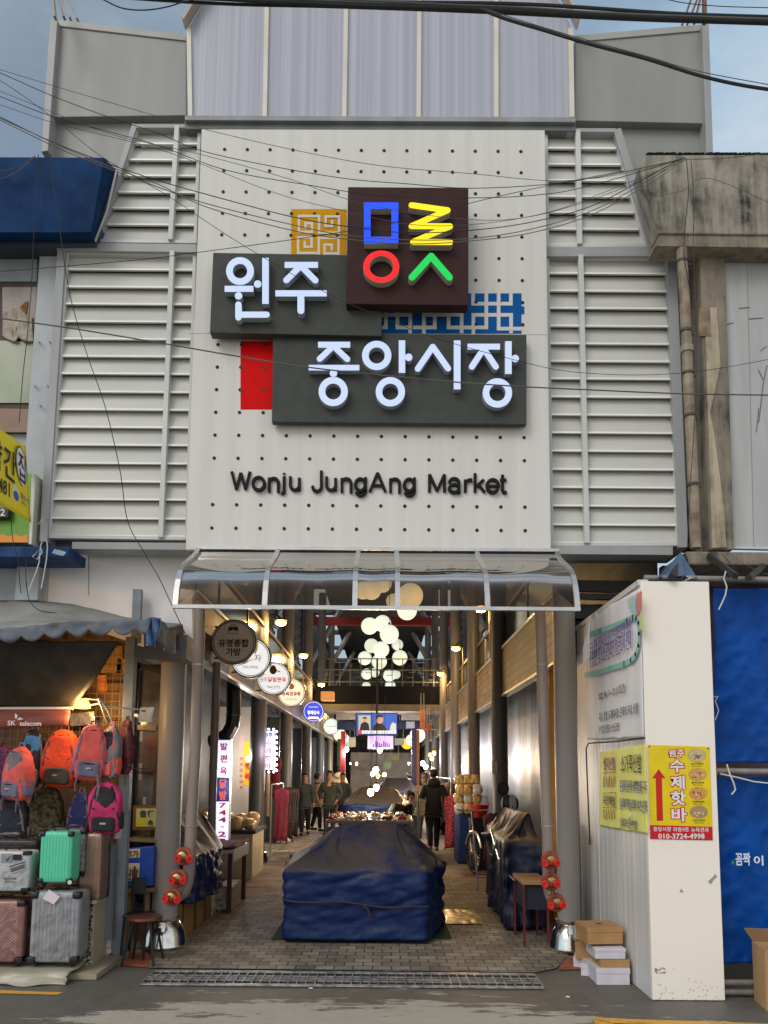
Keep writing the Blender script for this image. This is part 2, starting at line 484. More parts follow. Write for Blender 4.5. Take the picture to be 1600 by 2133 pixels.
# ================================================================= SIGN PANEL
sp = thing('facade_sign', 'tall white perforated sign panel with black English lettering above the entrance', 'sign panel', P(770,1146,7.0))
b = MB(); b.slab([(387,1145),(1148,1151),(1135,271),(420,269)], YP, .06); b.build('panel', M_panel, sp, bevel=.004)
b = MB(); b.slab([(392.5,694.6),(1141,697.6),(1141,696.6),(392.5,693.6)], YP-.0015, .003); b.build('panel_joint', mat('joint', lin(170,165,158), .6, var=0), sp)
b = MB()
tlh, trh, blh, brh = P(468,311.5,YP), P(1085,316,YP), P(441.5,1100,YP), P(1094,1105.5,YP)
for r in range(18):
    if r == 15: continue
    for c in range(14):
        u, t = c/13, r/17
        p = tlh.lerp(trh, u).lerp(blh.lerp(brh, u), t)
        n = 14; rad = .0165
        b.prism([p + V((rad*math.cos(2*math.pi*i/n), -.0045, rad*math.sin(2*math.pi*i/n))) for i in range(n)], (0,.004,0))
b.build('dot_pattern', M_hole, sp)
def arcp(cx, cy, rx, ry, a0, a1, n=14): return [(cx+rx*math.cos(R(a0+(a1-a0)*i/n)), cy-ry*math.sin(R(a0+(a1-a0)*i/n))) for i in range(n+1)]
def latin_strokes():
    o = lambda x: [arcp(x+33, 139, 29, 32, 0, 360, 28)]
    n = lambda x: [[(x+7,176),(x+7,108)], [(x+7,176),(x+7,138)] + arcp(x+30, 136, 23, 24, 170, 0) + [(x+53,176)]]
    u = lambda x: [[(x+53,108),(x+53,177)], [(x+7,108),(x+7,142)] + arcp(x+30, 144, 23, 26, 190, 350)]
    g = lambda x: [arcp(x+31, 142, 24, 30, 0, 360, 28), [(x+58,110),(x+58,172)] + arcp(x+34, 174, 24, 22, 0, -150)]
    S = [[(80,78),(104,170)],[(104,170),(127,84)],[(127,84),(151,170)],[(151,170),(174,78)]]
    S += o(185) + n(266) + [[(349,108),(349,176)] + arcp(339,176,10,12,0,-80,6), [(349,84),(349,89)]] + u(374)
    S += [[(540,78),(540,152)] + arcp(518,152,22,24,0,-172)] + u(560) + n(639) + g(709)
    S += [[(789,178),(829,80)],[(829,80),(869,178)],[(804,146),(854,146)]] + n(888) + g(960)
    S += [[(1095,178),(1095,86)],[(1095,86),(1134,172)],[(1134,172),(1172,86)],[(1172,86),(1172,178)]]
    S += [arcp(1222,130,24,22,165,0) + [(1247,178)], arcp(1222,158,24,19,20,340,24)] + [[(1279,178),(1279,112)], arcp(1304,140,24,26,180,80)]
    S += [[(1329,178),(1329,80)],[(1374,112),(1333,150)],[(1346,138),(1379,178)]] + [[(1391,146),(1448,146)] + arcp(1420,144,29,32,0,320,24)] + [[(1470,94),(1470,158)] + arcp(1484,160,14,17,180,275,8), [(1457,114),(1490,114)]]
    return [[(450+x/2.4615, 950+(y+(x-80)*.0057)/2.4615) for x, y in l] for l in S]
b = MB()
for i, l in enumerate(latin_strokes()): b.stroke(l, 5.9, YP-.022-.0004*(i % 7), .018, cap='s')
b.build('lettering', mat('letter_brown', (.012,.009,.008), .6, spec=.2), sp)
# printed colour fields
def field(name, rects, lines, wd, col, cut=M_panel):
    o = thing(name, *FIELD[name], P((rects[0][0]+rects[0][2])/2, rects[0][3], YP))
    b = MB()
    for i, r in enumerate(rects): b.rect(*r, YP-.002-.0003*i, .0018)
    b.build('colour_field', col, o)
    if lines:
        b = MB()
        for i, l in enumerate(lines): b.stroke(l, wd, YP-.0028-.00015*(i % 5), .0006, cap='s')
        b.build('line_pattern', cut, o)
FIELD = {'yellow_pattern_plate': ('yellow square with white meander lines on the white sign panel', 'plate'),
         'blue_pattern_plate': ('blue strip with white lattice lines between the brown and grey signboards', 'plate'),
         'red_plate': ('plain red rectangle beside the lower grey signboard', 'plate')}
cy = lambda pts: [(590+x/10.667, 420+y/10.667) for x, y in pts]
cb = lambda pts: [(780+x/4.706, 590+y/4.706) for x, y in pts]
field('yellow_pattern_plate', [(606.5,435.5,722,530)], [cy(l) for l in (
    [(495,575),(495,478),(640,478),(640,672),(350,672),(350,318),(800,318),(800,688),(1243,690),(1243,328),(944,328),(944,542),(1090,542),(1090,440)],
    [(330,1160),(330,796),(632,796),(632,1004),(480,1004),(480,900)],
    [(790,1160),(790,806),(1230,806),(1230,1160)], [(920,1160),(920,955),(1080,955),(1080,1058)], [(330,1140),(790,1140)], [(920,1150),(1230,1150)])],
    5.0, mat('yellow_ink', lin(214,152,0), .6, var=.03, spec=.12))
field('blue_pattern_plate', [(795,611,1086.5,695),(1086,638,1092.5,654.5)], [cb(l) for l in (
    [(85,433),(112,433),(112,215)], [(85,308),(352,308),(352,433),(225,433),(225,215)],
    [(350,433),(350,490)], [(485,490),(485,433),(592,433),(592,215)], [(380,433),(485,433)], [(485,433),(485,308),(855,308),(855,433),(727,433),(727,215)],
    [(855,433),(855,490)], [(855,433),(970,433)], [(970,490),(970,433),(1097,433),(1097,100)], [(970,433),(970,310),(1340,310),(1340,445),(1218,445),(1218,100)],
    [(968,98),(968,200),(1338,200),(1338,98)], [(1340,445),(1340,490)], [(1340,445),(1450,445)])], 7.6, mat('blue_ink', lin(6,88,158), .6, var=.04, spec=.12))
field('red_plate', [(501,711,570,853)], [], 1, mat('red_ink', lin(222,6,2), .6, var=.02, spec=.12))
b = MB()
for x, y in ((505,719),(553,720),(504,765),(552,766),(503,813),(551,813)):
    b.disc(x, y, 3.4, YP-.0062, .003)
b.build('mounting_dot', mat('dot_red', lin(96,20,16), .5, var=0), [o for o in SC.objects if o.name == 'red_plate'][0])

# signboards
def ledface(name, rgb, s): return mat(name, rgb, .35, var=0, emit=s, ecol=rgb)
L_white = mat('letter_white_led', lin(176,190,222), .35, var=0, emit=.42, ecol=lin(214,229,255))
M_lside = mat('letter_return', lin(176,184,196), .4, var=.05)
M_lside2 = mat('letter_return_cream', lin(196,190,172), .4, var=.05)
M_gboard = mat('signboard_grey', lin(70,72,67), .6, var=.05, vs=8, spec=.25)
def board(name, label, poly, Y, d, m):
    o = thing(name, label, 'signboard', P((poly[0][0]+poly[1][0])/2, poly[0][1], Y))
    b = MB(); b.slab(poly, Y, d); b.build('board', m, o, bevel=.006)
    return o
bd1 = board('signboard', 'dark grey signboard with the two white Korean letters 원주', [(437,693),(795,700),(797,532),(444,526)], 6.84, .11, M_gboard)
bd2 = board('signboard', 'wide dark grey signboard with the four white Korean letters 중앙시장', [(566,879),(1097,884),(1097,697),(569,694)], 6.90, .07, M_gboard)
bd3 = board('signboard', 'square dark brown signboard with coloured letters in blue, yellow, red and green', [(721,633),(976,636),(976,391),(725,389)], 6.74, .13, mat('signboard_brown', lin(62,37,35), .6, var=.06, vs=8, spec=.2))
def letter(par, name, rings, strokes, mats, Y, d=.07):
    b = MB(); e = 0
    for r in rings: e += 1; b.ring(*r, Y-.0005*e, d+.0005*e, 0, 1)
    for pts, wd, cap in strokes:
        e += 1; b.stroke(pts, wd, Y-.0008*e, d+.0008*e, 0, 1, cap, join=False)
    return b.build(name, mats, par)
W2 = [L_white, M_lside]
Y1, Y2, Y3 = 6.765, 6.825, 6.665
dot = lambda x, y: ([(x-.1,y),(x+.1,y)], 15.6, 'r')
letter(bd1, 'letter', [(500,564.6,29,29,15,15)], [([(553,537),(553,633)],13.6,'s'), dot(536.8,591.6), ([(468,601.6),(528,601.6)],12.6,'s'), dot(497,616.2), ([(496.8,634.6),(496.8,661)],13.4,'r'), ([(490.2,655.4),(555.5,655.4)],12.8,'s'), ([(540,655.4),(555.6,655.4)],12.8,'r')], W2, Y1)
letter(bd1, 'letter', [], [([(593,551.8),(662.5,551.8)],12.6,'s'), ([(624,556),(596.5,583.5)],13,'r'), ([(629,556),(657,584)],13,'r'), ([(573.8,611),(680.6,611)],12.8,'s'), ([(626.8,612),(626.8,647)],14.4,'r')], W2, Y1)
letter(bd2, 'letter', [(694.2,815.4,30.5,30.5,16.6,16.6)], [([(662.6,718),(729.5,718)],12.4,'s'), ([(692,723),(666,747.5)],12.4,'r'), ([(697,723),(723.5,748)],12.4,'r'), ([(643,765.8),(748.7,765.8)],11.6,'s'), dot(694.7,777.3)], W2, Y2)
letter(bd2, 'letter', [(784.8,740.4,30.6,30.6,16.8,16.8),(813.2,816,30.6,30.6,17,17)], [([(837.5,708.8),(837.5,776.7)],13.5,'s'), dot(851.4,744.2)], W2, Y2)
letter(bd2, 'letter', [], [([(901.6,722.5),(870.5,768)],12.8,'r'), ([(901.6,722.5),(933.5,767.4)],12.8,'r'), ([(952.5,709),(952.5,811)],14,'s')], W2, Y2)
letter(bd2, 'letter', [(1036.3,818.4,30.6,30.6,17,17)], [([(974,722),(1041.7,722)],12.3,'s'), ([(1006,729),(983,763.8)],12.6,'r'), ([(1009.5,729),(1033,763.8)],12.6,'r'), ([(1059.2,710.7),(1059.2,779)],13.8,'s'), dot(1073.4,746.7)], W2, Y2)
def col4(n, rgb, s=.5): return [mat('led_'+n, rgb, .35, var=0, emit=s, ecol=rgb), M_lside2]
b = MB()
for q in ([(758,507),(830,507),(830,493),(758,493)], [(758,435),(830,435),(830,421.6),(758,421.6)], [(758,493),(772,493),(772,435),(758,435)], [(815.5,493),(830,493),(830,435),(815.5,435)]):
    b.slab(q, Y3, .075, 0, 1)
b.build('letter', col4('blue', lin(6,72,250), .55), bd3)
letter(bd3, 'letter', [], [([(857.5,427.4),(932.5,438)],12.4,'r'), ([(932.5,438),(857.5,471)],12.4,'r'), ([(857.5,471),(937.5,471.3)],12.4,'r'), ([(937.5,471.3),(860.5,504)],12.4,'r'), ([(860.5,504),(937.5,504.3)],12.4,'r')], col4('yellow', lin(255,224,0), .5), Y3, .075)
letter(bd3, 'letter', [(794.3,555.3,37.6,33.8,24.8,22.2)], [], col4('red', lin(238,16,14), .5), Y3, .075)
letter(bd3, 'letter', [], [([(898.2,533.5),(858.2,577.5)],14,'r'), ([(898.2,533.5),(936.3,577.5)],14,'r')], col4('green', lin(0,206,84), .45), Y3, .075)

# ================================================================= CANOPY
def tinted():
    m = bpy.data.materials.new('brown_glazing'); m.use_nodes = True
    n = m.node_tree.nodes; l = m.node_tree.links.new; n.clear()
    o = n.new('ShaderNodeOutputMaterial'); mx = n.new('ShaderNodeMixShader'); tr = n.new('ShaderNodeBsdfTransparent'); gl = n.new('ShaderNodeBsdfGlossy'); fr = n.new('ShaderNodeFresnel')
    tr.inputs[0].default_value = (.70,.60,.49,1); gl.inputs[0].default_value = (.56,.53,.50,1); gl.inputs['Roughness'].default_value = .06; fr.inputs[0].default_value = 1.42
    l(fr.outputs[0], mx.inputs[0]); l(tr.outputs[0], mx.inputs[1]); l(gl.outputs[0], mx.inputs[2]); l(mx.outputs[0], o.inputs[0])
    return m
M_tint = tinted()
can = thing('canopy', 'brown tinted transparent canopy with curved silver ribs over the entrance', 'canopy', (0, 6.7, 3.0))
zoff = [(6.985, 3.735), (6.90, 3.66), (6.75, 3.575), (6.58, 3.49), (6.47, 3.43), (6.39, 3.36), (6.33, 3.27), (6.29, 3.17), (6.265, 3.04)]
CX0, CX1 = -1.735, 1.60
def tilt(x): return -.0062*x*1.0                      # follows the very slight fall of the gate to the right
prof = lambda x: [V((x, y, z + tilt(x) - .0)) for y, z in zoff]
ribs = [-1.735, -.995, -.247, .108, .855, 1.60]
for i in range(5):
    b = MB(); a0, a1 = ribs[i]+.02, ribs[i+1]-.02
    n_ = len(zoff); fr_ = [V((0, *z)) for z in zoff]; bk_ = []
    for q in range(n_):
        t_ = (fr_[min(q+1, n_-1)] - fr_[max(q-1, 0)]).normalized(); bk_.append(fr_[q] + V((0, t_.z, -t_.y))*-.004)
    for L_ in (fr_, bk_):
        b.grid(lambda u, t: L_[round(t*(n_-1))] + V((a0+(a1-a0)*u, 0, .005*math.sin(u*7+i)*math.sin(t*3.1))), 8, n_-1)
    b.build('glazing', M_tint, can, smooth=True, ang=60)
b = MB()
for x in ribs:
    p = prof(x)
    for i in range(len(p)-1): b.bar(p[i], p[i+1] + (p[i+1]-p[i]).normalized()*.006, .042, .03, n=(0,-.6,.8))
    r_ = b.build('rib', M_alu, can); b = MB()
b.bar((CX0-.02, 6.258, 3.035), (CX1+.02, 6.258, 3.035), .03, .034); b.bar((CX0-.02, 6.975, 3.745), (CX1+.02, 6.975, 3.745), .03, .03)
b.build('front_rail', M_alu, can)
for xs in (CX0, CX1):         # side cheeks
    b = MB(); pp = prof(xs) + [V((xs, 6.265, 3.04)), V((xs, 6.95, 3.34)), V((xs, 6.985, 3.5))]
    b.prism(pp if xs > 0 else pp[::-1], (.004 if xs < 0 else -.004, 0, 0))
    b.build('side_cheek', M_tint, can)
# ================================================================= GROUND
def asphalt():
    m = mat('asphalt', (.08,.08,.078), .75, var=0)
    n, l, b = nodes_of(m)
    t = n.new('ShaderNodeTexCoord')
    sx = n.new('ShaderNodeSeparateXYZ'); l(t.outputs['Object'], sx.inputs[0])
    def noi(sc, stretch, det=8, rough=.62):
        q = n.new('ShaderNodeMapping'); q.inputs['Scale'].default_value = stretch; l(t.outputs['Object'], q.inputs[0])
        z = n.new('ShaderNodeTexNoise'); z.inputs['Scale'].default_value = sc; z.inputs['Detail'].default_value = det; z.inputs['Roughness'].default_value = rough
        l(q.outputs[0], z.inputs[0]); return z.outputs['Fac']
    def mth(op, a, c):
        q = n.new('ShaderNodeMath'); q.operation = op
        for i, v in enumerate((a, c)):
            if isinstance(v, (int, float)): q.inputs[i].default_value = v
            else: l(v, q.inputs[i])
        return q.outputs[0]
    def ramp(src, p0, p1, c0, c1):
        r = n.new('ShaderNodeValToRGB'); e = r.color_ramp.elements
        e[0].position, e[1].position = p0, p1; e[0].color = (*c0,1); e[1].color = (*c1,1); l(src, r.inputs[0]); return r.outputs[0]
    def mix(f, a, c, mode='MIX'):
        q = n.new('ShaderNodeMix'); q.data_type = 'RGBA'; q.blend_type = mode
        if isinstance(f, (int,float)): q.inputs['Factor'].default_value = f
        else: l(f, q.inputs['Factor'])
        l(a, q.inputs['A']); l(c, q.inputs['B']); return q.outputs['Result']
    def rng(src, a, c, d, e):
        q = n.new('ShaderNodeMapRange'); l(src, q.inputs[0])
        for i, v in enumerate((a, c, d, e)): q.inputs[1+i].default_value = v
        return q.outputs[0]
    fine = noi(170, (1,1,1), 3); mid = noi(7, (1,1,1))
    dark = mix(.5, ramp(fine, .3, .75, (.065,.058,.047), (.20,.18,.148)), ramp(mid, .3, .7, (.085,.077,.063), (.155,.14,.117)))
    pale = mix(.35, ramp(fine, .3, .7, (.24,.215,.17), (.52,.47,.38)), ramp(mid, .3, .7, (.36,.32,.255), (.54,.48,.39)))
    patch = noi(2.3, (.42, 1.7, 1), 12, .76)
    # the worn cement skin lies on the carriageway; it thins out towards the kerb and the right-hand wall
    v = mth('ADD', patch, rng(sx.outputs['Y'], 5.4, 6.35, .10, -.13))
    v = mth('ADD', v, rng(sx.outputs['X'], .7, 2.1, 0, -.13))
    v = mth('ADD', v, rng(sx.outputs['X'], -2.6, -1.5, -.2, 0))
    f = ramp(v, .488, .512, (0,0,0), (1,1,1))
    l(mix(f, dark, pale), b.inputs['Base Color'])
    l(rng(v, .46, .53, .55, .85), b.inputs['Roughness'])
    bp = n.new('ShaderNodeBump'); bp.inputs['Strength'].default_value = .35; bp.inputs['Distance'].default_value = .006
    l(mth('ADD', fine, f), bp.inputs['Height']); l(bp.outputs[0], b.inputs['Normal'])
    return m
b = MB(); b.add([(-60,-40,0),(60,-40,0),(60,90,0),(-60,90,0)], [(0,1,2,3)])
b.build('road', asphalt(), kind='structure', base=(0,0,0))

def pavers():
    m = mat('pavers', (.2,.18,.15), .7, var=0)
    n, l, b = nodes_of(m)
    t = n.new('ShaderNodeTexCoord')
    q = n.new('ShaderNodeTexBrick'); q.offset = .5
    q.inputs['Color1'].default_value = (*lin(160,150,134),1); q.inputs['Color2'].default_value = (*lin(116,107,94),1); q.inputs['Mortar'].default_value = (.07,.062,.052,1)
    q.inputs['Scale'].default_value = 1; q.inputs['Mortar Size'].default_value = .006; q.inputs['Bias'].default_value = -.1
    q.inputs['Brick Width'].default_value = .165; q.inputs['Row Height'].default_value = .125
    z = n.new('ShaderNodeTexNoise'); z.inputs['Scale'].default_value = 3; z.inputs['Detail'].default_value = 6
    r = n.new('ShaderNodeValToRGB'); r.color_ramp.elements[0].color = (.55,.52,.48,1); r.color_ramp.elements[1].color = (1.05,1.02,1,1); r.color_ramp.elements[0].position=.3; r.color_ramp.elements[1].position=.7
    mx = n.new('ShaderNodeMix'); mx.data_type = 'RGBA'; mx.blend_type = 'MULTIPLY'; mx.inputs['Factor'].default_value = 1
    l(t.outputs['Object'], q.inputs[0]); l(t.outputs['Object'], z.inputs[0]); l(z.outputs[0], r.inputs[0])
    l(q.outputs['Color'], mx.inputs['A']); l(r.outputs[0], mx.inputs['B']); l(mx.outputs['Result'], b.inputs['Base Color'])
    bp = n.new('ShaderNodeBump'); bp.inputs['Strength'].default_value = .5; bp.inputs['Distance'].default_value = .005; bp.invert = True
    l(q.outputs['Fac'], bp.inputs['Height']); l(bp.outputs[0], b.inputs['Normal'])
    return m
M_pav = pavers()
b = MB(); b.add([(-1.99,6.76,.012),(1.30,6.70,.012),(1.50,6.84,.012),(1.72,7.3,.012),(1.95,60,.012),(-2.4,60,.012),(-2.12,7.3,.012)], [(0,1,2,3,4,5,6)])
b.build('paving', M_pav, kind='structure', base=(0,0,0))
M_terra = mat('terracotta', lin(158,92,62), .7, var=.15, vs=9)
b = MB(); b.add([(-2.26,6.85,.008),(-2.0,6.78,.008),(-2.12,7.3,.008),(-2.34,7.32,.008)], [(0,1,2,3)])
b.add([(1.51,6.80,.008),(1.80,6.84,.008),(1.92,7.3,.008),(1.68,7.3,.008)], [(0,1,2,3)])
b.build('footpath', M_terra, kind='structure', base=(0,0,0))
M_conc = mat('concrete_floor', lin(140,135,126), .8, var=.15, vs=4, bump=.2)
b = MB(); b.add([(-7,6.75,.004),(-2.24,6.86,.004),(-2.12,60,.004),(-7,60,.004)], [(0,1,2,3)])
b.add([(2.10,7.3,.004),(7,7.3,.004),(7,60,.004),(1.94,60,.004)], [(0,1,2,3)])
b.build('pavement', M_conc, kind='structure', base=(0,0,0))
b = MB()                       # sunken red channel covers in the paving
for (x0,y0,x1,y1) in ((512,1845,566,1849),(966,1820,1016,1826)):
    a, c = PZ(x0,y1,.016), PZ(x1,y0,.016); b.box((a.x,a.y,.012),(c.x,c.y,.0165))
    b.build('channel_cover', mat('cover_red', lin(120,52,34), .6, metal=.2, var=.2, vs=9), label='rusty red channel cover set in the paving %s' % ('left of the tarpaulined cart' if x0 < 600 else 'right of the tarpaulined cart'), cat='channel cover', group='red channel covers'); b = MB()

# drain grate
dg = thing('drain_grate', 'long galvanised steel drain grate across the market entrance', 'drain grate', (-.35, 6.3, 0))
A, B_ = PZ(318, 2047), PZ(1128, 2047)
gx0, gx1, gy0, gy1 = -1.90, 1.27, 6.32, 6.61
M_galv = mat('galvanised', (.37,.36,.34), .5, metal=.4, var=.25, vs=14)
sk = lambda x: -.03*(x-gx0)/(gx1-gx0)
b = MB(); b.add([(gx0,gy0,.006),(gx1,gy0-.03,.006),(gx1,gy1-.03,.006),(gx0,gy1,.006)], [(0,1,2,3)])
b.build('trench', mat('trench', (.03,.028,.026), .9, var=0), dg)
b = MB()
for y in (gy0-.05, gy1+.05): b.bar((gx0,y,.012),(gx1,y-.03,.012), .05, .012, n=(0,0,1))
b.build('edge_frame', M_galv, dg, bevel=.003)
b = MB()
for y in (gy0+.065, gy0+.13, gy0+.195): b.bar((gx0,y,.015),(gx1,y-.03,.015), .008, .012, n=(0,0,1))
nbar = 44
for i in range(nbar+1):
    x = gx0 + (gx1-gx0)*i/nbar; b.bar((x,gy0-.012+sk(x),.0165),(x,gy1+.012+sk(x),.0165), .008, .012, n=(0,0,1))
b.build('grating', M_galv, dg)

# road paint
M_yel = mat('yellow_paint', lin(222,164,58), .6, var=.12, vs=9, col2=lin(170,128,56), lo=.3, hi=.5)
def sheet4(pts, name, m, label, z=.004):
    b = MB(); b.add([PZ(x,y,z) for x,y in pts], [(0,1,2,3)]); return b.build(name, m, kind='structure', base=(0,0,0))
sheet4([(1254,2160),(1290,2160),(1278,2128),(1234,2120)], 'road_marking', M_yel, '')
sheet4([(1276,2131),(1760,2146),(1760,2137),(1236,2120)], 'road_marking', M_yel, '', .008)
sheet4([(-120,2066),(120,2072),(132,2067),(-120,2058)], 'road_marking', M_yel, '')
# bits of litter on the asphalt
M_lit = mat('litter_white', lin(220,218,214), .6, var=.05)
for i, (x, y) in enumerate(((1183,2078),(648,2060))):
    p = PZ(x, y, .004); b = MB()
    b.ell(p + V((0,0,.006)), .02, .012, .006, nu=8, nv=5); b.build('paper_scrap', M_lit, smooth=True, label=('white paper scrap on the asphalt right of the drain grate','white paper scrap on the asphalt below the drain grate')[i], cat='litter')

# ================================================================= RIGHT-HAND NEIGHBOUR
def concrete(name, a, c, drip=True):
    m = mat(name, a, .85, var=0)
    n, l, b = nodes_of(m)
    t = n.new('ShaderNodeTexCoord')
    def noi(sc, st, det=8):
        q = n.new('ShaderNodeMapping'); q.inputs['Scale'].default_value = st; l(t.outputs['Object'], q.inputs[0])
        z = n.new('ShaderNodeTexNoise'); z.inputs['Scale'].default_value = sc; z.inputs['Detail'].default_value = det; z.inputs['Roughness'].default_value = .65
        l(q.outputs[0], z.inputs[0]); return z.outputs['Fac']
    r = n.new('ShaderNodeValToRGB'); e = r.color_ramp.elements
    e[0].position, e[1].position = .38, .58; e[0].color = (*c,1); e[1].color = (*a,1)
    mid = e.new(.47); mid.color = (*tuple((x*1.1+y*.9)/2 for x, y in zip(a, c)),1)
    mx = n.new('ShaderNodeMath'); mx.operation = 'MULTIPLY_ADD'; mx.inputs[1].default_value = .55
    m2 = n.new('ShaderNodeMath'); m2.operation = 'MULTIPLY'; m2.inputs[1].default_value = .45
    l(noi(3.2, (1,1,1)), m2.inputs[0]); l(noi(5, (1.6,1.6,.22)), mx.inputs[0]); l(m2.outputs[0], mx.inputs[2]); l(mx.outputs[0], r.inputs[0])
    l(r.outputs[0], b.inputs['Base Color'])
    bp = n.new('ShaderNodeBump'); bp.inputs['Strength'].default_value = .5; bp.inputs['Distance'].default_value = .012
    l(noi(14, (1,1,1)), bp.inputs['Height']); l(bp.outputs[0], b.inputs['Normal'])
    return m
M_cc = concrete('old_concrete', lin(166,158,142), lin(40,37,33))
M_cc2 = concrete('old_concrete_dark', lin(150,138,120), lin(70,60,50))
def cloud_edge(b, p, q, n, amp, d):            # a crumbly strip of moss or broken edge along p-q
    p, q = vv(p), vv(q)
    for i in range(n):
        t = (i+random.random())/n; c = p.lerp(q, t); s = amp*random.uniform(.3, 1)
        b.ell(c, s*random.uniform(.8,1.8), d, s*random.uniform(.4,.9), nu=7, nv=5)
nb = thing('concrete_building', 'old stained concrete building at the right with a heavy parapet beam', 'building', (3.9, 7, 0))
b = MB(); b.slab([(1372,486),(1900,492),(1900,322),(1344,322),(1332,350)], 6.74, .2); b.build('parapet_beam', M_cc, nb, bevel=.012)
b = MB(); b.slab([(1366,512),(1900,520),(1900,494),(1374,488)], 6.76, .22); b.build('beam_soffit', M_cc2, nb)
b = MB(); cloud_edge(b, P(1350,322,6.76), P(1620,323,6.76), 60, .026, .03); b.build('moss', mat('moss', (.03,.027,.02), .95, var=.3, vs=20), nb)
b = MB(); b.slab([(1480,1145),(1530,1145),(1510,500),(1456,500)], 6.92, .45); b.build('pillar', M_cc2, nb, bevel=.012)
b = MB(); b.slab([(1484,1142),(1514,1140),(1510,1060),(1488,900),(1480,860),(1502,760),(1494,640),(1468,640)], 6.905, .02); b.build('render_patch', concrete('peeled_render', lin(190,176,150), lin(96,84,68)), nb, bevel=.006)
b = MB(); b.slab([(1456,700),(1482,700),(1479,640),(1456,640)], 6.90, .02); b.build('cover_plate', mat('plate_rust', lin(150,128,104), .6, var=.2, vs=9), nb, bevel=.003)
b = MB(); b.slab([(1519,1139),(1900,1148),(1900,510),(1493,515)], 6.99, .1); b.build('wall_panel', mat('wall_panel_paint', lin(184,182,180), .6, var=.05, vs=1.5, stretch=(5,1,.5)), nb)
b = MB(); b.slab([(1516,1140),(1520,1140),(1496,515),(1491,515)], 6.97, .05); b.slab([(1516,1142),(1900,1151),(1900,1146),(1516,1138)], 6.97, .05); b.build('panel_trim', mat('trim_ice', lin(200,210,212), .5), nb)
b = MB()
for x in (1562, 1626): b.slab([(x+8,1140),(x+9.4,1140),(x-5.6,514),(x-7,514)], 6.987, .004)
b.build('panel_seam', mat('seam2', lin(150,148,146), .6, var=0), nb)
b = MB()                        # dark crack marks on the panel
for pts in ([(1598,760),(1590,800),(1581,880)], [(1590,790),(1580,770)], [(1581,850),(1576,900)], [(1560,664),(1590,662)], [(1540,642),(1562,640)], [(1512,676),(1528,672)], [(1585,730),(1598,720)]):
    b.stroke(pts, .8, 6.984, .004)
b.build('crack', mat('crack_ink', (.06,.06,.055), .8, var=0), nb)
b = MB(); b.slab([(1434,1176),(1900,1180),(1900,1152),(1428,1148)], 6.72, .7); b.build('ledge', M_cc2, nb, bevel=.015)
b = MB(); b.slab([(1405,1146),(1480,1146),(1458,505),(1398,505)], 7.4, .1); b.build('gap_wall', M_dark, nb)
b = MB(); b.slab([(1380,1974),(1900,1978),(1900,1182),(1380,1178)], 7.55, .1); b.build('lower_wall', mat('lower_wall_brown', lin(92,72,66), .8, var=.2), nb)
b = MB(); b.slab([(1458,1212),(1540,1212),(1540,1182),(1458,1180)], 7.2, .2); b.build('wall_stub', mat('stub_pink', lin(150,126,118), .8, var=.15), nb)
for (p, q) in (((1478,1158,6.7),(1532,1200,5.9)), ((1588,1180,6.7),(1560,1204,5.9)), ((1424,1160,6.75),(1399,1202,5.9))):
    b = MB(); b.bar(P(*p), P(*q), .045, .045); b.build('brace', mat('brace_black', (.02,.019,.018), .6), nb)
pipe = MB(); pts = [P(1420,520,6.78), P(1426,620,6.78), P(1434,800,6.78), P(1444,1000,6.78), P(1449,1142,6.78)]
pipe.tube(pts, .048, 12)
dp = thing('drainpipe', 'grimy beige drainpipe down the gap beside the concrete pillar', 'drainpipe', pts[-1])
pipe.build('pipe', mat('pipe_beige', lin(168,152,128), .55, var=.25, vs=5, col2=lin(110,92,72)), dp, smooth=True)
for t, y in enumerate((545,690,778,866,1010)):
    p = P(1421 + (y-520)*.045, y, 6.78); b = MB(); b.lathe([(.05,-.012),(.056,-.012),(.056,.012),(.05,.012)], p, 14); b.bar(p, p+V((.09,.05,0)), .015, .02); b.build('pipe_clip', mat('clip_dark', (.08,.065,.05), .6), dp)
b = MB(); b.lathe([(.05,-.03),(.06,-.03),(.06,.03),(.05,.03)], P(1431,728,6.78), 14); b.build('pipe_joint', mat('pipe_joint', lin(150,140,118), .5), dp, smooth=True)

# blue fold of cloth hanging over a bracket
b = MB(); a, c0, c1 = P(1418,1150,6.6), P(1372,1203,6.0), P(1455,1203,6.0)
b.grid(lambda u, t: a.lerp(c0.lerp(c1, u), t) + V((0, .05*math.sin(u*9)*t, 0)), 16, 8)
M_tarp = mat('blue_tarp', lin(4,72,154), .5, var=.14, vs=2.2, bump=.6, bs=7, spec=.18)
b.build('cloth_scrap', mat('faded_blue', lin(78,100,128), .7, var=.15), solid=.006, smooth=True, label='faded blue cloth scrap hanging over the bracket at the top of the white board', cat='cloth')
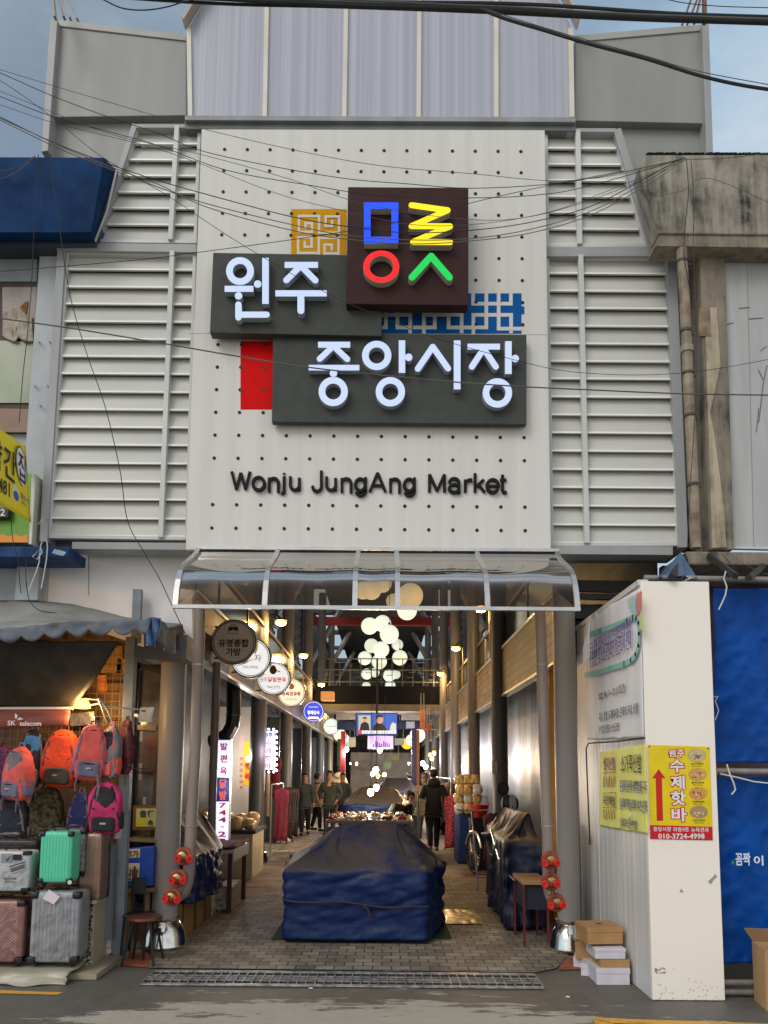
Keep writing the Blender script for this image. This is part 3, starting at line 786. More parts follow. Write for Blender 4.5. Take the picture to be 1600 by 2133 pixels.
# scaffold rails and tarps
M_rail = mat('rail_grey', lin(150,142,134), .4, metal=.35, var=.15, vs=5)
for (y, x0, nm, lab, r) in ((1204,1342,'scaffold_rail','grey scaffold rail above the white board and the upper blue tarpaulin', .026), (1606,1492,'scaffold_rail','grey scaffold rail between the two blue tarpaulins', .026), (2046,1500,'scaffold_rail','upper of the two bent grey rails near the ground beside the cardboard box', .024), (2066,1500,'scaffold_rail','lower of the two grey rails near the ground beside the cardboard box', .024)):
    Y = 6.08 if y < 2000 else 6.06; p = P(x0, y, Y)
    b = MB(); b.tube([p, p+V((1.9,0,-.015))], r, 12); b.build(nm, M_rail, smooth=True, label=lab, cat='rail', group='scaffold rails at the right')
def tarp(name, pp, Y, label, marks=None):
    tl, tr, br, bl = [P(x, y, Y) for x, y in pp]
    def f(u, t):
        p = tl.lerp(tr, u).lerp(bl.lerp(br, u), t)
        w1 = math.exp(-((u - .16 - .28*t)**2)*160)          # one long diagonal pleat
        p.y += -.07*w1*(t**.6) + .07*nz3((u*3.1+7+t, t*2.2, 1)) + .035*abs(nz3((u*6+t*4, t*5-u*2, 4))) + .008*nz3((u*30, t*26, 2))
        p.z += .012*nz3((u*6, t, 8))*(.2+t)
        return p
    o = thing(name, label, 'tarpaulin', (bl+br)/2, 'blue tarpaulins at the right')
    b = MB(); b.grid(f, 60, 70); b.build('sheet', M_tarp, o, smooth=True, solid=.004, ang=180)
    return o, f
t1, f1 = tarp('tarpaulin', [(1486,1225),(1790,1226),(1790,1592),(1486,1588)], 6.16, 'upper blue tarpaulin stretched between the scaffold rails')
t2, f2 = tarp('tarpaulin', [(1490,1618),(1790,1618),(1790,2012),(1493,2006)], 6.14, 'lower blue tarpaulin with white lettering beside the cardboard box')
b = MB()
b.textpx("꼼짝", 1532, 1776, 1563, 1803, 6.04, .002, .02); b.textpx("이", 1570, 1782, 1590, 1803, 6.04, .002, .02)
b.build('lettering', mat('white_ink', lin(225,228,232), .6, var=.05), t2)
b = MB(); b.slab([(1523,1798),(1528,1802),(1531,1795),(1526,1791)], 6.04, .002); b.build('sticker', mat('green_tape', lin(20,140,110), .5), t2)
M_str = mat('white_string', lin(222,218,208), .8, var=.05)
def strn(pts, Y, label, r=.004, m=None, cat='string', name='string', group=None):
    b = MB(); b.tube([P(x, y, Y + dy) for x, y, dy in [(q + (0,))[:3] if len(q) < 3 else q for q in pts]], r, 6)
    return b.build(name, m or M_str, label=label, cat=cat, smooth=True, group=group)
strn([(1512,1190),(1508,1205),(1514,1222),(1511,1240),(1503,1258),(1497,1270)], 6.04, 'white string dangling from the top scaffold rail', .006)
strn([(1425,1196),(1420,1205),(1426,1212),(1432,1200),(1440,1203),(1421,1213)], 6.03, 'white string knotted round the top scaffold rail above the white board', .006)
strn([(1514,1592),(1520,1612),(1528,1630),(1532,1645),(1524,1655)], 6.03, 'white string tied in a loop round the middle scaffold rail', .006)
strn([(1500,1612),(1530,1618),(1570,1628),(1640,1636)], 6.03, 'white rope running from the middle rail across the lower tarpaulin', .006)
strn([(1487,1452),(1496,1450),(1490,1460),(1497,1480),(1490,1500)], 6.06, 'thin white string through the eyelet at the edge of the upper tarpaulin', .004)

# ---- white board with the poster, and the partition behind it
M_board = mat('board_white', lin(250,239,224), .5, var=.04, vs=1.2, col2=lin(236,223,207), lo=.2, hi=.42)
wb = thing('white_board', 'tall plain white board standing at the right of the entrance', 'board', PZ(1436,2085))
b = MB(); p0, p1 = P(1360,2084,5.95), P(1511,2087,5.95)
zt = P(1410,1211,5.95).z
b.box((p0.x, 5.95, .006), (p1.x, 5.975, zt)); b.build('panel', M_board, wb, bevel=.004)
b = MB(); b.slab([(1416,1858),(1419,1851),(1424,1858.5)], 5.9465, .003); b.slab([(1475,1836),(1481,1842),(1486,1833),(1494,1826),(1490,1820),(1486,1826)], 5.9465, .003)
for i in range(16):
    x, y = random.uniform(1362,1384), random.uniform(2014,2026); b.slab([(x,y+2),(x+4,y+2.5),(x+3,y),(x+.5,y-.6)], 5.9465, .002)
b.build('torn_tape', mat('tape_grey', lin(160,152,144), .7, var=.1), wb)
b = MB()
for i in range(70):
    x = random.uniform(1364,1508); y = 2086 - abs(random.gauss(0, 26)); s = random.uniform(.4, 1.6); b.slab([(x,y),(x+s*2.2,y+.3),(x+s*1.6,y-s),(x+.3,y-s*.8)], 5.9485, .001)
b.build('scuff_specks', mat('scuff', lin(150,138,126), .8, var=.1), wb)

cp = lambda x, y: (1340 + x/9.275, 1540 + y/9.275)
po = thing('poster', 'yellow hot bar poster with a red up arrow on the white board', 'poster', P(1417,1749,5.945))
YB = 5.945
b = MB(); b.slab([cp(130,1660),cp(1337,1690),cp(1280,145),cp(90,105)], YB, .003); b.build('sheet', mat('poster_yellow', lin(238,208,0), .35, var=.05, vs=6), po)
b = MB(); b.slab([cp(138,1925),cp(1344,1952),cp(1337,1690),cp(132,1656)], YB-.0004, .003); b.build('footer', mat('poster_red', lin(206,18,24), .35, var=.04), po)
b = MB(); b.slab([cp(262,1575),cp(385,1575),cp(360,752),cp(430,752),cp(298,575),cp(172,752),cp(240,752)], YB-.001, .002); b.build('arrow', mat('arrow_red', lin(206,22,14), .4, var=.05), po)
def kp(b, s, x0, y0, x1, y1, dz, bold): b.textpx(s, *cp(x0,y0), *cp(x1,y1), YB-dz, .0012, bold)
b1, b2 = MB(), MB()
for s, q in (("원",(492,195,628,340)),("주",(655,195,790,340)),("수",(515,385,790,640)),("제",(525,700,800,955)),("핫",(535,1000,820,1275)),("바",(545,1325,840,1590))):
    kp(b1, s, *[q[0]-16, q[1]-16, q[2]+16, q[3]+16], .0012, .075); kp(b2, s, *q, .003, .028)
b1.build('lettering_outline', mat('ink_red', lin(190,20,24), .4, var=0), po); 
kp(b2, "중앙시장", 195,1690,540,1780, .002, .012); kp(b2, "라동9호", 580,1695,885,1788, .002, .012); kp(b2, "뉴욕견과", 925,1702,1265,1795, .002, .012); kp(b2, "010-3724-4998", 290,1820,1185,1925, .002, .02)
b2.build('lettering', mat('ink_white', lin(236,228,230), .4, var=0), po)
b = MB()
for (s1, s2, x, y) in (("소시지핫바","(Sausage)",1040,470),("통새우핫바","(Shrimp)",1055,838),("가래떡핫바","(Rice cake)",1062,1205),("치즈핫바","(Cheese)",1075,1565)):
    kp(b, s1, x-120, y-20, x+122, y+18, .0012, .01); kp(b, s2, x-92, y+34, x+92, y+58, .0012, 0)
b.build('caption', mat('ink_black', (.03,.025,.02), .5, var=0), po)
for i, (x, y, c) in enumerate(((1037,312,(206,190,150)),(1050,680,(214,170,96)),(1060,1045,(222,160,84)),(1072,1405,(176,150,110)))):
    b = MB(); cx, cyy = cp(x, y); b.disc(cx, cyy, 18.4, YB-.0012, .0015, ry=13); b.disc(cx, cyy, 18.9, YB-.0008, .001, 1, ry=13.5)
    for q in range(16):
        a, rr = random.uniform(0, 6.28), random.uniform(0, 12); xx, yy = cx+rr*math.cos(a), cyy+rr*.62*math.sin(a)+1.5
        b.disc(xx, yy, random.uniform(1.6, 4.2), YB-.0020-.0001*q, .0008, random.choice((2,3,4)), n=9, ry=random.uniform(1.2, 2.8))
    b.build('food_picture', [mat('food%d' % i, lin(*c), .5, var=.15, vs=60), mat('food_rim', lin(150,110,40), .5), mat('food_brown', lin(120,66,30), .5), mat('food_orange', lin(214,130,60), .5), mat('food_cream', lin(226,202,160), .5)], po)
b = MB()
for x, y in ((122,140),(1258,178),(160,1895),(1312,1930)): b.disc(*cp(x,y), 1.8, YB-.003, .003)
b.build('corner_pin', mat('pin', (.12,.1,.08), .4, metal=.6), po)

XP = 2.025
def wall_metal(name, c, rough=.32, metal=.35, ribs=8, bstr=.25):
    m = mat(name, c, rough, metal, var=0)
    n, l, b = nodes_of(m)
    t = n.new('ShaderNodeTexCoord'); q = n.new('ShaderNodeMapping'); q.inputs['Scale'].default_value = (1, ribs, .06); l(t.outputs['Object'], q.inputs[0])
    z = n.new('ShaderNodeTexNoise'); z.inputs['Scale'].default_value = 2.2; z.inputs['Detail'].default_value = 5; l(q.outputs[0], z.inputs[0])
    r = n.new('ShaderNodeValToRGB'); r.color_ramp.elements[0].position = .3; r.color_ramp.elements[1].position = .7
    r.color_ramp.elements[0].color = (*tuple(v*.72 for v in c),1); r.color_ramp.elements[1].color = (*tuple(min(1, v*1.18) for v in c),1)
    l(z.outputs[0], r.inputs[0]); l(r.outputs[0], b.inputs['Base Color'])
    bp = n.new('ShaderNodeBump'); bp.inputs['Strength'].default_value = bstr; bp.inputs['Distance'].default_value = .02; l(z.outputs[0], bp.inputs['Height']); l(bp.outputs[0], b.inputs['Normal'])
    return m
M_part = wall_metal('partition_metal', lin(222,220,216), .45, .05, 5, .12)
pw = thing('partition_wall', 'grey metal partition wall running back from the white board with banners on it', 'wall', (XP, 6.6, 0))
b = MB(); b.box((XP, 5.976, .004), (XP+.06, 8.0, zt-.03)); b.build('wall', M_part, pw)
b = MB()
for y in (6.65, 7.32): b.box((XP-.003, y-.004, .05), (XP-.0005, y+.004, 3.08))
b.build('panel_seam', M_part, pw)
b = MB(); b.box((XP-.015, 5.976, zt-.03), (XP+.07, 8.0, zt+.02)); b.build('top_rail', M_trim_lt, pw, bevel=.004)
b = MB(); b.tube([V((XP-.03, 6.25, 1.36)), V((XP-.045, 6.25, 1.34)), V((XP-.04, 6.25, 1.30)), V((XP-.01, 6.25, 1.30))], .008, 6); b.build('hook', M_steel, pw)
def tX(b, s, x0, y0, x1, y1, X, bold=0, dep=.0012):
    a, c = PX(x0, (y0+y1)/2, X), PX(x1, (y0+y1)/2, X)
    zc = (PX((x0+x1)/2, y0, X).z + PX((x0+x1)/2, y1, X).z)/2
    h = PX((x0+x1)/2, y0, X).z - PX((x0+x1)/2, y1, X).z
    b.text(s, V((X, (a.y+c.y)/2, zc)), h, abs(a.y-c.y), (0,-1,0), (0,0,1), dep, bold)
def bannerX(name, label, pts, m, X, folds=1.0, nu=50, nv=50):
    tl, tr, br, bl = [PX(x, y, X) for x, y in pts]
    def f(u, t):
        p = tl.lerp(tr, u).lerp(bl.lerp(br, u), t)
        p.x = X - .012 - folds*(.010*abs(nz3((u*6+t*1.3, t*1.6, 3))) + .007*nz3((u*14, t*2.5, 9)) )
        p.z += .012*nz3((u*9, 0, 5))*t*folds
        return p
    o = thing(name, label, 'banner', bl.lerp(br, .5))
    b = MB(); b.grid(f, nu, nv); b.build('sheet', m, o, smooth=True, solid=.002, ang=180)
    return o
bn = bannerX('banner', 'crumpled white notice banner with teal border on the grey partition', [(1222,1290),(1337,1226),(1345,1537),(1226,1541)], mat('banner_white', lin(240,238,238), .6, var=.05, vs=2), XP)
XB = XP - .034
b = MB()                         # teal rounded frame
def strX(b, pts, w, X, d=.001):
    for i in range(len(pts)-1):
        p, q = PX(*pts[i], X), PX(*pts[i+1], X); e = (q-p).normalized()*w*.3
        b.bar(p-e, q+e, w, d, n=(-1,0,.0))
arc = [(1226,1322),(1250,1314),(1280,1303),(1305,1293),(1318,1286),(1325,1287),(1330,1298),(1331,1320),(1330,1345),(1324,1364),(1314,1376),(1300,1383),(1270,1393),(1245,1401),(1218,1406)]
strX(b, arc, .048, XB); b.build('border', mat('teal_ink', lin(140,200,196), .6, var=.04), bn)
b = MB(); tX(b, "도움 원한 중앙시장소상공인문화관광형 위한", 1228,1311,1315,1341, XB-.002, .0); tX(b, "상생방안 및 소상공인의견 설문조사 안내", 1228,1334,1315,1372, XB-.002, .004)
b.build('lettering', mat('purple_ink', lin(84,72,152), .6, var=0), bn)
b = MB(); tX(b, "2022. 04. 11 ~ 25 (15일간)", 1247,1432,1302,1454, XB-.002, .002); tX(b, "자유, 중앙, 도래미시장, 문화의 거리, 상점", 1248,1474,1329,1496, XB-.002, .002); tX(b, "전 업종 점포 소상공인", 1248,1508,1290,1526, XB-.002, .002)
b.build('lettering', mat('ink_dark', (.03,.03,.035), .6, var=0), bn)
for pts, c in (([(1325,1238),(1337,1231),(1337,1268),(1327,1285)], (226,140,130)), ([(1312,1246),(1323,1240),(1326,1284),(1310,1268)], (176,212,216)), ([(1327,1290),(1337,1270),(1341,1310),(1333,1312)], (226,228,150)), ([(1305,1250),(1312,1246),(1308,1264)], (226,228,150))):
    b = MB(); b.prism([PX(x, y, XB) for x, y in pts][::-1], (.001,0,0)); b.build('colour_shard', mat('shard%d' % c[0]+str(c[2]), lin(*c), .6, var=.03), bn)
b = MB()                         # peeling corner of the banner
b.prism([PX(1229,1290,XP-.03), PX(1214,1350,XP-.09), PX(1214,1385,XP-.10), PX(1229,1368,XP-.03)], (.002,.002,0)); b.build('peeling_flap', mat('banner_white', ()), bn)
by = bannerX('banner', 'yellow green shoe banner with Korean writing on the grey partition', [(1253,1566),(1348,1551),(1353,1737),(1252,1720)], mat('banner_lime', lin(250,244,128), .6, var=.06, vs=3), XP, .6)
XB2 = XP - .028
b = MB(); tX(b, "쌈지신발", 1257,1577,1281,1604, XB2, .012); b.build('lettering', mat('plum_ink', lin(140,44,110), .6, var=0), by)
b = MB(); tX(b, "소가죽신발", 1293,1571,1336,1610, XB2, .006); tX(b, "욕창매발", 1257,1657,1281,1679, XB2, .006); b.build('lettering', mat('ink_dark', ()), by)
b = MB(); tX(b, "운동화·등산화·캐주얼화·구두", 1291,1625,1348,1652, XB2, .004); tX(b, "슬리퍼·맥슬리퍼·부츠·단화", 1291,1664,1349,1690, XB2, .004); tX(b, "실내화·덧신·양말", 1292,1706,1327,1726, XB2, .004)
b.build('lettering', mat('navy_ink', lin(62,66,130), .6, var=0), by)
b = MB()
for i, c in enumerate(range(5)):
    x = 1257 + i*5.4; strX(b, [(x,1638),(x+1.5,1618+2*(i%2))], .02, XB2); strX(b, [(x,1688),(x+1.5,1704+2*(i%2))], .02, XB2)
b.build('shoe_drawing', mat('shoe_ink', lin(170,84,70), .6, var=.3, vs=30), by)
b = MB(); strX(b, [(1256,1652),(1283,1651),(1283,1683),(1256,1682),(1256,1652)], .006, XB2); strX(b, [(1256,1610),(1283,1608)], .006, XB2); b.build('border', mat('rust_ink', lin(170,100,50), .6), by)
b = MB(); pts = [PX(1226,1548,XP-.03), PX(1221,1560,XP-.03), PX(1224,1640,XP-.03), PX(1229,1760,XP-.03)]; b.tube([PX(1343,1537,XP-.03), PX(1280,1545,XP-.03)] + pts, .007, 6)
b.build('cable', M_black, label='black cable looped along the lower edge of the white notice banner', cat='cable', smooth=True)

# cardboard box at the right edge
def carton(name, c0, c1, h, m, label, open_=True, group=None, cat='box', hh=None):
    # c0, c1: ground points of the near edge (left, right); box extends back by hh
    c0, c1 = vv(c0), vv(c1); ux = (c1-c0); d = V((-ux.y, ux.x, 0)).normalized()*(hh or ux.length)
    o = thing(name, label, cat, (c0+c1)/2, group)
    b = MB(); th = .008; up = V((0,0,h))
    for p, q in ((c0,c1),(c1,c1+d),(c1+d,c0+d),(c0+d,c0)):
        e = (q-p).normalized(); n = V((e.y,-e.x,0)); b.obox((p+q)/2 + up/2 - n*th/2, (q-p)/2 - e*th*.51, n*th/2, up/2)
    b.obox((c0+c1+d)/2 + V((0,0,th)), ux/2*.97, d/2*.97, V((0,0,th/2)))
    b.build('body', m, o)
    return o, c0, c1, d
M_card = mat('cardboard', lin(186,146,100), .8, var=.07, vs=3, bump=.05)
M_card2 = mat('cardboard_dark', lin(150,112,74), .8, var=.08, vs=3)
cb, c0, c1, dd = carton('cardboard_box', PZ(1571,2083), PZ(1598,2106), .43, M_card, 'tall open cardboard box against the blue tarpaulin at the right edge')
cb.location = cb.location; 
b = MB(); q0, q1 = PZ(1571,2083), PZ(1598,2106)
ux = (q1-q0).normalized(); dn = V((-ux.y, ux.x, 0))
top = V((0,0,.43))
b.obox((q0 + q0 + dn*.3)/2 + top + V((-.03,0,.05)), dn*.14, V((.035,0,-.05))*.9, V((.003,0,.003))); b.build('flap', M_card2, cb)
# ================================================================= LEFT-HAND NEIGHBOUR
ln = thing('corner_shop_building', 'grey rendered neighbour building at the left with a deep blue fascia', 'building', (-3.6, 7.3, 0))
M_lw = mat('left_render', lin(176,180,182), .8, var=.06, vs=3, bump=.12, bs=18)
b = MB(); b.slab([(-260,1250),(92,1250),(134,500),(-260,500)], 7.34, .3); b.build('wall', M_lw, ln)
b = MB(); b.slab([(-300,512),(120,514),(84,512),(84,588),(-300,588)][:0] or [(-300,586),(76,586),(79,505),(-300,505)], 7.28, .1); b.build('lintel', mat('lintel_grey', lin(150,155,158), .8, var=.06, vs=3), ln)
b = MB(); b.slab([(30,1250),(78,1250),(122,514),(84,512)], 7.24, .12); b.build('pilaster', mat('pilaster_grey', lin(188,191,192), .75, var=.05, vs=3, bump=.15, bs=14), ln, bevel=.006)
b = MB(); b.slab([(76,1140),(84,1140),(128,510),(122,510)], 7.30, .05); b.build('wall_gap', mat('gap', (.05,.05,.048), .8, var=0), ln)
M_blue = mat('fascia_blue', lin(6,52,96), .7, var=.14, vs=4, spec=.15)
b = MB(); f = [P(x,y,6.9) for x,y in ((-300,484),(190,484),(217,328),(-300,326))]; k2 = [P(x,y,7.06) for x,y in ((-300,503),(197,503),(241,352),(-300,330))]
b.add(f+k2, [(0,1,2,3),(1,5,6,2),(0,4,5,1),(3,2,6,7),(7,6,5,4)]); b.build('fascia', M_blue, ln, bevel=.004)
b = MB(); b.slab([(-300,512),(198,508),(242,352),(-300,332)], 7.062, .28); b.build('fascia_box', mat('fascia_back', lin(60,72,86), .6), ln)
b = MB(); b.stroke([(198,500),(222,440),(243,350)], 2.2, 7.03, .02); b.build('sealant_bead', M_trim_lt, ln)
win = MB()
win.slab([(-40,900),(63,900),(80,588),(-40,588)], 7.30, .05); wf = win.build('window', mat('window_frame_brown', lin(86,66,54), .7, var=.15), ln)
def pane(pts, m, nm, Y=7.285): b = MB(); b.slab(pts, Y, .01); return b.build(nm, m, wf)
pane([(5,700),(71,700),(77,598),(5,598)], mat('film_brown', lin(134,118,112), .35, var=.1, vs=5), 'pane')
pane([(-30,839),(62,839),(70,712),(-30,708)], mat('pane_green', lin(158,164,134), .25, var=.12, vs=1.2), 'pane')
pane([(-30,900),(58,900),(62,852),(-30,850)], mat('panel_tan', lin(160,130,112), .7, var=.08, vs=2), 'board')
b = MB()                        # torn backing paper sagging in the upper pane
b.grid(lambda u, t: P(8+58*u + 5*math.sin(u*7)*t, 648 + 54*t + 10*abs(math.sin(u*5.2)) - 22*math.exp(-((u-.35)*4)**2)*(1-t), 7.268 - .02*nz3((u*7,t*4,3)) - .012*t), 24, 14)
b.build('torn_paper', mat('paper_beige', lin(178,166,146), .8, var=.15, vs=16), wf, smooth=True, solid=.003)
b = MB(); b.slab([(31,672),(52,672),(58,626),(48,632),(38,646)], 7.272, .006); b.build('torn_hole', mat('rust_orange', lin(140,84,44), .8, var=.3, vs=20), wf)
b = MB(); b.slab([(-300,1161),(143,1160),(145,1139),(-300,1136)], 6.9, .4); b.build('ledge', mat('ledge_blue', lin(34,66,112), .6, var=.18, vs=6, spec=.2), ln, bevel=.006)
b = MB(); b.slab([(108,1152),(118,1155),(132,1158),(138,1150),(126,1146),(114,1144)], 6.897, .003); b.build('paint_chip', mat('chip_white', lin(190,196,204), .7, var=.2, vs=40), ln)
b = MB()
for x, y in ((80,711),(102,711),(72,803),(98,803),(82,843)): b.tube([P(x,y,7.24), P(x+3,y+3,7.20)], .006, 6)
b.build('wall_screw', M_steel, ln)
# green shop sign with orange waves
gs = thing('shop_sign', 'green and orange shop sign with a black number plate above the blue ledge', 'sign', P(0,1130,7.1))
b = MB(); b.slab([(-200,1128),(59,1130),(66,986),(-200,984)], 7.08, .1); b.build('panel', mat('sign_green', lin(112,164,30), .4, var=.08, vs=2), gs)
b = MB(); w_ = [(-200,1128),(58,1130)] + [(58 - i*2.2, 1112 + 5*abs(math.sin(i*.26))) for i in range(116)]
b.slab(w_, 7.076, .003); b.build('wave', mat('sign_orange', lin(240,150,30), .4, var=.05), gs)
b = MB(); b.slab([(59,1134),(66,1134),(75,988),(66,986)], 7.05, .15); b.build('frame', mat('frame_cream', lin(206,204,186), .5), gs, bevel=.004)
b = MB(); b.slab([(-90,1080),(18,1080),(21,1056),(-90,1055)], 7.02, .05); np_ = b.build('number_plate', mat('plate_black', (.02,.02,.02), .4), gs, bevel=.015)
b = MB(); b.textpx("2", 1, 1060, 11, 1075, 7.018, .004, .02); b.build('numeral', mat('ink_white', ()), np_)
# yellow banner slung towards the street
yb = thing('street_banner', 'yellow street banner with black Korean lettering and a circled word at the left edge', 'banner', P(58,1088,7.0))
tl, tr, br, bl = P(-150,792,5.7), P(53,930,7.0), P(65,1088,7.0), P(-150,965,5.7)
fy = lambda u, t: tl.lerp(tr, u).lerp(bl.lerp(br, u), t) + V((.01*nz3((u*5,t*3,1)), .02*nz3((u*4,t*3,7)), 0))
b = MB(); b.grid(fy, 30, 12); b.build('sheet', mat('banner_yellow', lin(244,222,34), .5, var=.04), yb, smooth=True, solid=.003)
ub = (tr-tl).normalized(); vb = (tl-bl).normalized(); nb_ = ub.cross(vb)
_n = (tr-tl).cross(bl-tl).normalized()
def onb(x, y, off=.03):                       # photo pixel -> point on the banner's own plane
    d = ray(x, y); t = (tl-O3).dot(_n)/d.dot(_n); return O3 + d*t + nb_*off
def bt(b, s, x0, y0, x1, y1, sh=.35, bold=0):
    vs, fs, bb = glyphs(s, bold); f = []
    for p in vs:
        u, t = (p[0]-bb[0])/(bb[2]-bb[0]), (p[1]-bb[1])/(bb[3]-bb[1]); x = x0+(x1-x0)*u; f.append(onb(x, y1-(y1-y0)*t + sh*(x-(x0+x1)/2), .03 if p[2] < 0 else .032))
    b.add(f, fs)
b = MB(); bt(b, "간", 2, 936, 27, 1000, .9, .01); bt(b, "약", -26, 912, -2, 974, .9, .01); bt(b, "481", -9, 1000, 14, 1030, .6, .006); b.build('lettering', mat('ink_dark', ()), yb)
def oval(cx, cy_, rx, ry, off, nm, m_, sk=.22):
    b = MB(); q = [(cx + rx*math.cos(6.2832*i/36) + sk*ry*.4*math.sin(6.2832*i/36), cy_ + ry*math.sin(6.2832*i/36) + .5*rx*math.cos(6.2832*i/36)) for i in range(36)]
    b.prism([onb(x, y, off) for x, y in q][::-1], nb_*-.002); b.build(nm, m_, yb)
oval(39.5, 973, 11.5, 44, .026, 'badge_rim', mat('ink_grey', lin(80,80,70), .5)); oval(39.5, 973, 9.6, 40, .028, 'badge', mat('ink_white', ()))
b = MB(); bt(b, "집", 32, 945, 47, 1004, 1.0, .004); b.build('lettering', mat('ink_dark', ()), yb)
oval(27.5, 1028, 6.2, 17, .026, 'emblem', mat('emblem_white', lin(236,236,240), .5)); oval(28, 1034, 5.4, 10.5, .028, 'emblem', mat('emblem_blue', lin(60,100,190), .5))
b = MB(); bt(b, "중앙시장", 37, 1034, 56, 1046, .9); bt(b, "상인회", 38, 1048, 54, 1056, .9); b.build('lettering', mat('ink_grey2', lin(130,130,120), .6), yb)
strn([(88,1128),(84,1140),(88,1150),(78,1165),(68,1160),(84,1142),(82,1170),(76,1190),(66,1215),(60,1230)], 6.86, 'white cord knotted in a bow below the blue ledge at the left', .005)
strn([(98,1128),(99,1140),(97,1165),(92,1195),(86,1226)], 6.86, 'plain white cord hanging straight down past the blue ledge', .005)
strn([(84,1084),(92,1088),(100,1082),(90,1080),(80,1092)], 7.0, 'white cord tying the yellow banner to the wall', .004)
# ================================================================= ARCADE BEHIND THE GATE
XR, XL = 1.87, -2.17
hall = thing('arcade_hall', 'long dim covered market arcade with upper galleries behind the entrance', 'building', (-.15, 27, 0))
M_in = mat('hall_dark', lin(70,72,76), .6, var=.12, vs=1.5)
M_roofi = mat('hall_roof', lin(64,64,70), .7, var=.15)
YE = 47
b = MB(); b.box((-5,7.9,8.3), (-3.0,YE,8.45)); b.box((-2.2,7.9,8.3), (1.95,YE,8.45)); b.box((2.75,7.9,8.3), (4.8,YE,8.45))  # open strips between slabs are added, out of view, to brighten the upper hall
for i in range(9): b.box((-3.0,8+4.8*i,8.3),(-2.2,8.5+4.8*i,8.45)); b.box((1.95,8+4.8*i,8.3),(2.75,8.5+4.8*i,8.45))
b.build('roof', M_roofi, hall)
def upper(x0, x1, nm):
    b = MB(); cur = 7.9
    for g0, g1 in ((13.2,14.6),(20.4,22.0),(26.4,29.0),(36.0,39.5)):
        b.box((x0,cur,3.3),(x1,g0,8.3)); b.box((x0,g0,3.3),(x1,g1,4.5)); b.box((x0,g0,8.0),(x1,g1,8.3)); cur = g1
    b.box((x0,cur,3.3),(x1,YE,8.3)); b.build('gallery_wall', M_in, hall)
    b = MB(); s = 1 if x0 > 0 else -1; xm = x0 if x0 > 0 else x1
    for g0, g1 in ((13.2,14.6),(20.4,22.0),(26.4,29.0),(36.0,39.5)):
        z = 4.5; w_ = (g1-g0)
        while z < 8:
            b.bar((xm+s*.08,g0,z),(xm+s*.08,g1,z+.16), .07, .03, n=(1,0,0)); b.bar((xm+s*.08,g1,z+.16),(xm+s*.08,g0,z+.32), .07, .03, n=(1,0,0)); z += .32
        for q in (.34,.67): b.box((xm+s*.05,g0+w_*q-.06,4.5),(xm+s*.12,g0+w_*q+.06,8))
    b.build('lattice_truss', mat('truss_grey', lin(96,98,100), .5, metal=.3), hall)
upper(2.85, 2.87, 'r'); upper(-3.12, -3.1, 'l')
def brickband():
    m = mat('band_tiles', (.2,.15,.09), .45, var=0)
    n, l, bb = nodes_of(m); t = n.new('ShaderNodeTexCoord'); q = n.new('ShaderNodeMapping'); q.inputs['Rotation'].default_value = (0, R(90), R(90))
    q2 = n.new('ShaderNodeSeparateXYZ'); q3 = n.new('ShaderNodeCombineXYZ'); l(t.outputs['Object'], q2.inputs[0]); l(q2.outputs['Y'], q3.inputs['X']); l(q2.outputs['Z'], q3.inputs['Y'])
    br = n.new('ShaderNodeTexBrick'); br.inputs['Scale'].default_value = 1; br.inputs['Brick Width'].default_value = .42; br.inputs['Row Height'].default_value = .12; br.inputs['Mortar Size'].default_value = .010
    br.inputs['Color1'].default_value = (*lin(134,108,68),1); br.inputs['Color2'].default_value = (*lin(92,72,42),1); br.inputs['Mortar'].default_value = (*lin(34,26,18),1); br.offset_frequency = 3; br.squash = .7; br.squash_frequency = 3
    l(q3.outputs[0], br.inputs[0]); l(br.outputs['Color'], bb.inputs['Base Color'])
    return m
M_band = brickband()
M_bandL = mat('band_brown', lin(98,84,68), .5, var=.15, vs=2)
b = MB(); b.box((XR,7.95,2.90),(XR+.12,YE,3.62)); b.build('gallery_band', M_band, hall)
b = MB(); b.box((XL-.12,7.95,3.0),(XL,YE,3.72)); b.build('gallery_band', M_bandL, hall)
b = MB(); b.box((XR-.02,7.95,2.865),(XR+.10,YE,2.897)); b.box((XR-.015,7.95,3.623),(XR+.13,YE,3.66)); b.build('band_edge', M_alu, hall)
b = MB(); b.box((XL-.10,7.95,2.965),(XL+.02,YE,2.997)); b.box((XL-.13,7.95,3.723),(XL+.015,YE,3.76)); b.build('band_edge', M_alu, hall)
b = MB(); b.box((XR+.125,7.95,3.3),(2.845,YE,3.45)); b.build('gallery_floor', M_in, hall)
b = MB(); b.box((-3.095,7.95,3.4),(XL-.125,YE,3.55)); b.build('gallery_floor', M_in, hall)
# balustrades
def glass_dark():
    return mat('balustrade_glass', (.03,.033,.036), .12, var=0)
M_bal = glass_dark()
for X, z0 in ((XR+.06, 3.66), (XL-.06, 3.76)):
    b = MB(); y = 8.0
    while y < YE-2: b.box((X-.006,y+.05,z0+.08),(X+.006,y+2.05,z0+.5)); y += 2.15
    b.build('balustrade_glass', M_bal, hall)
    b = MB(); b.box((X-.03,8,z0+.55),(X+.03,YE,z0+.60))
    y = 8.0
    while y < YE-2: b.box((X-.02,y-.02,z0),(X+.02,y+.02,z0+.549)); y += 2.15
    b.build('balustrade_rail', mat('rail_bronze', lin(150,128,98), .35, metal=.5), hall)
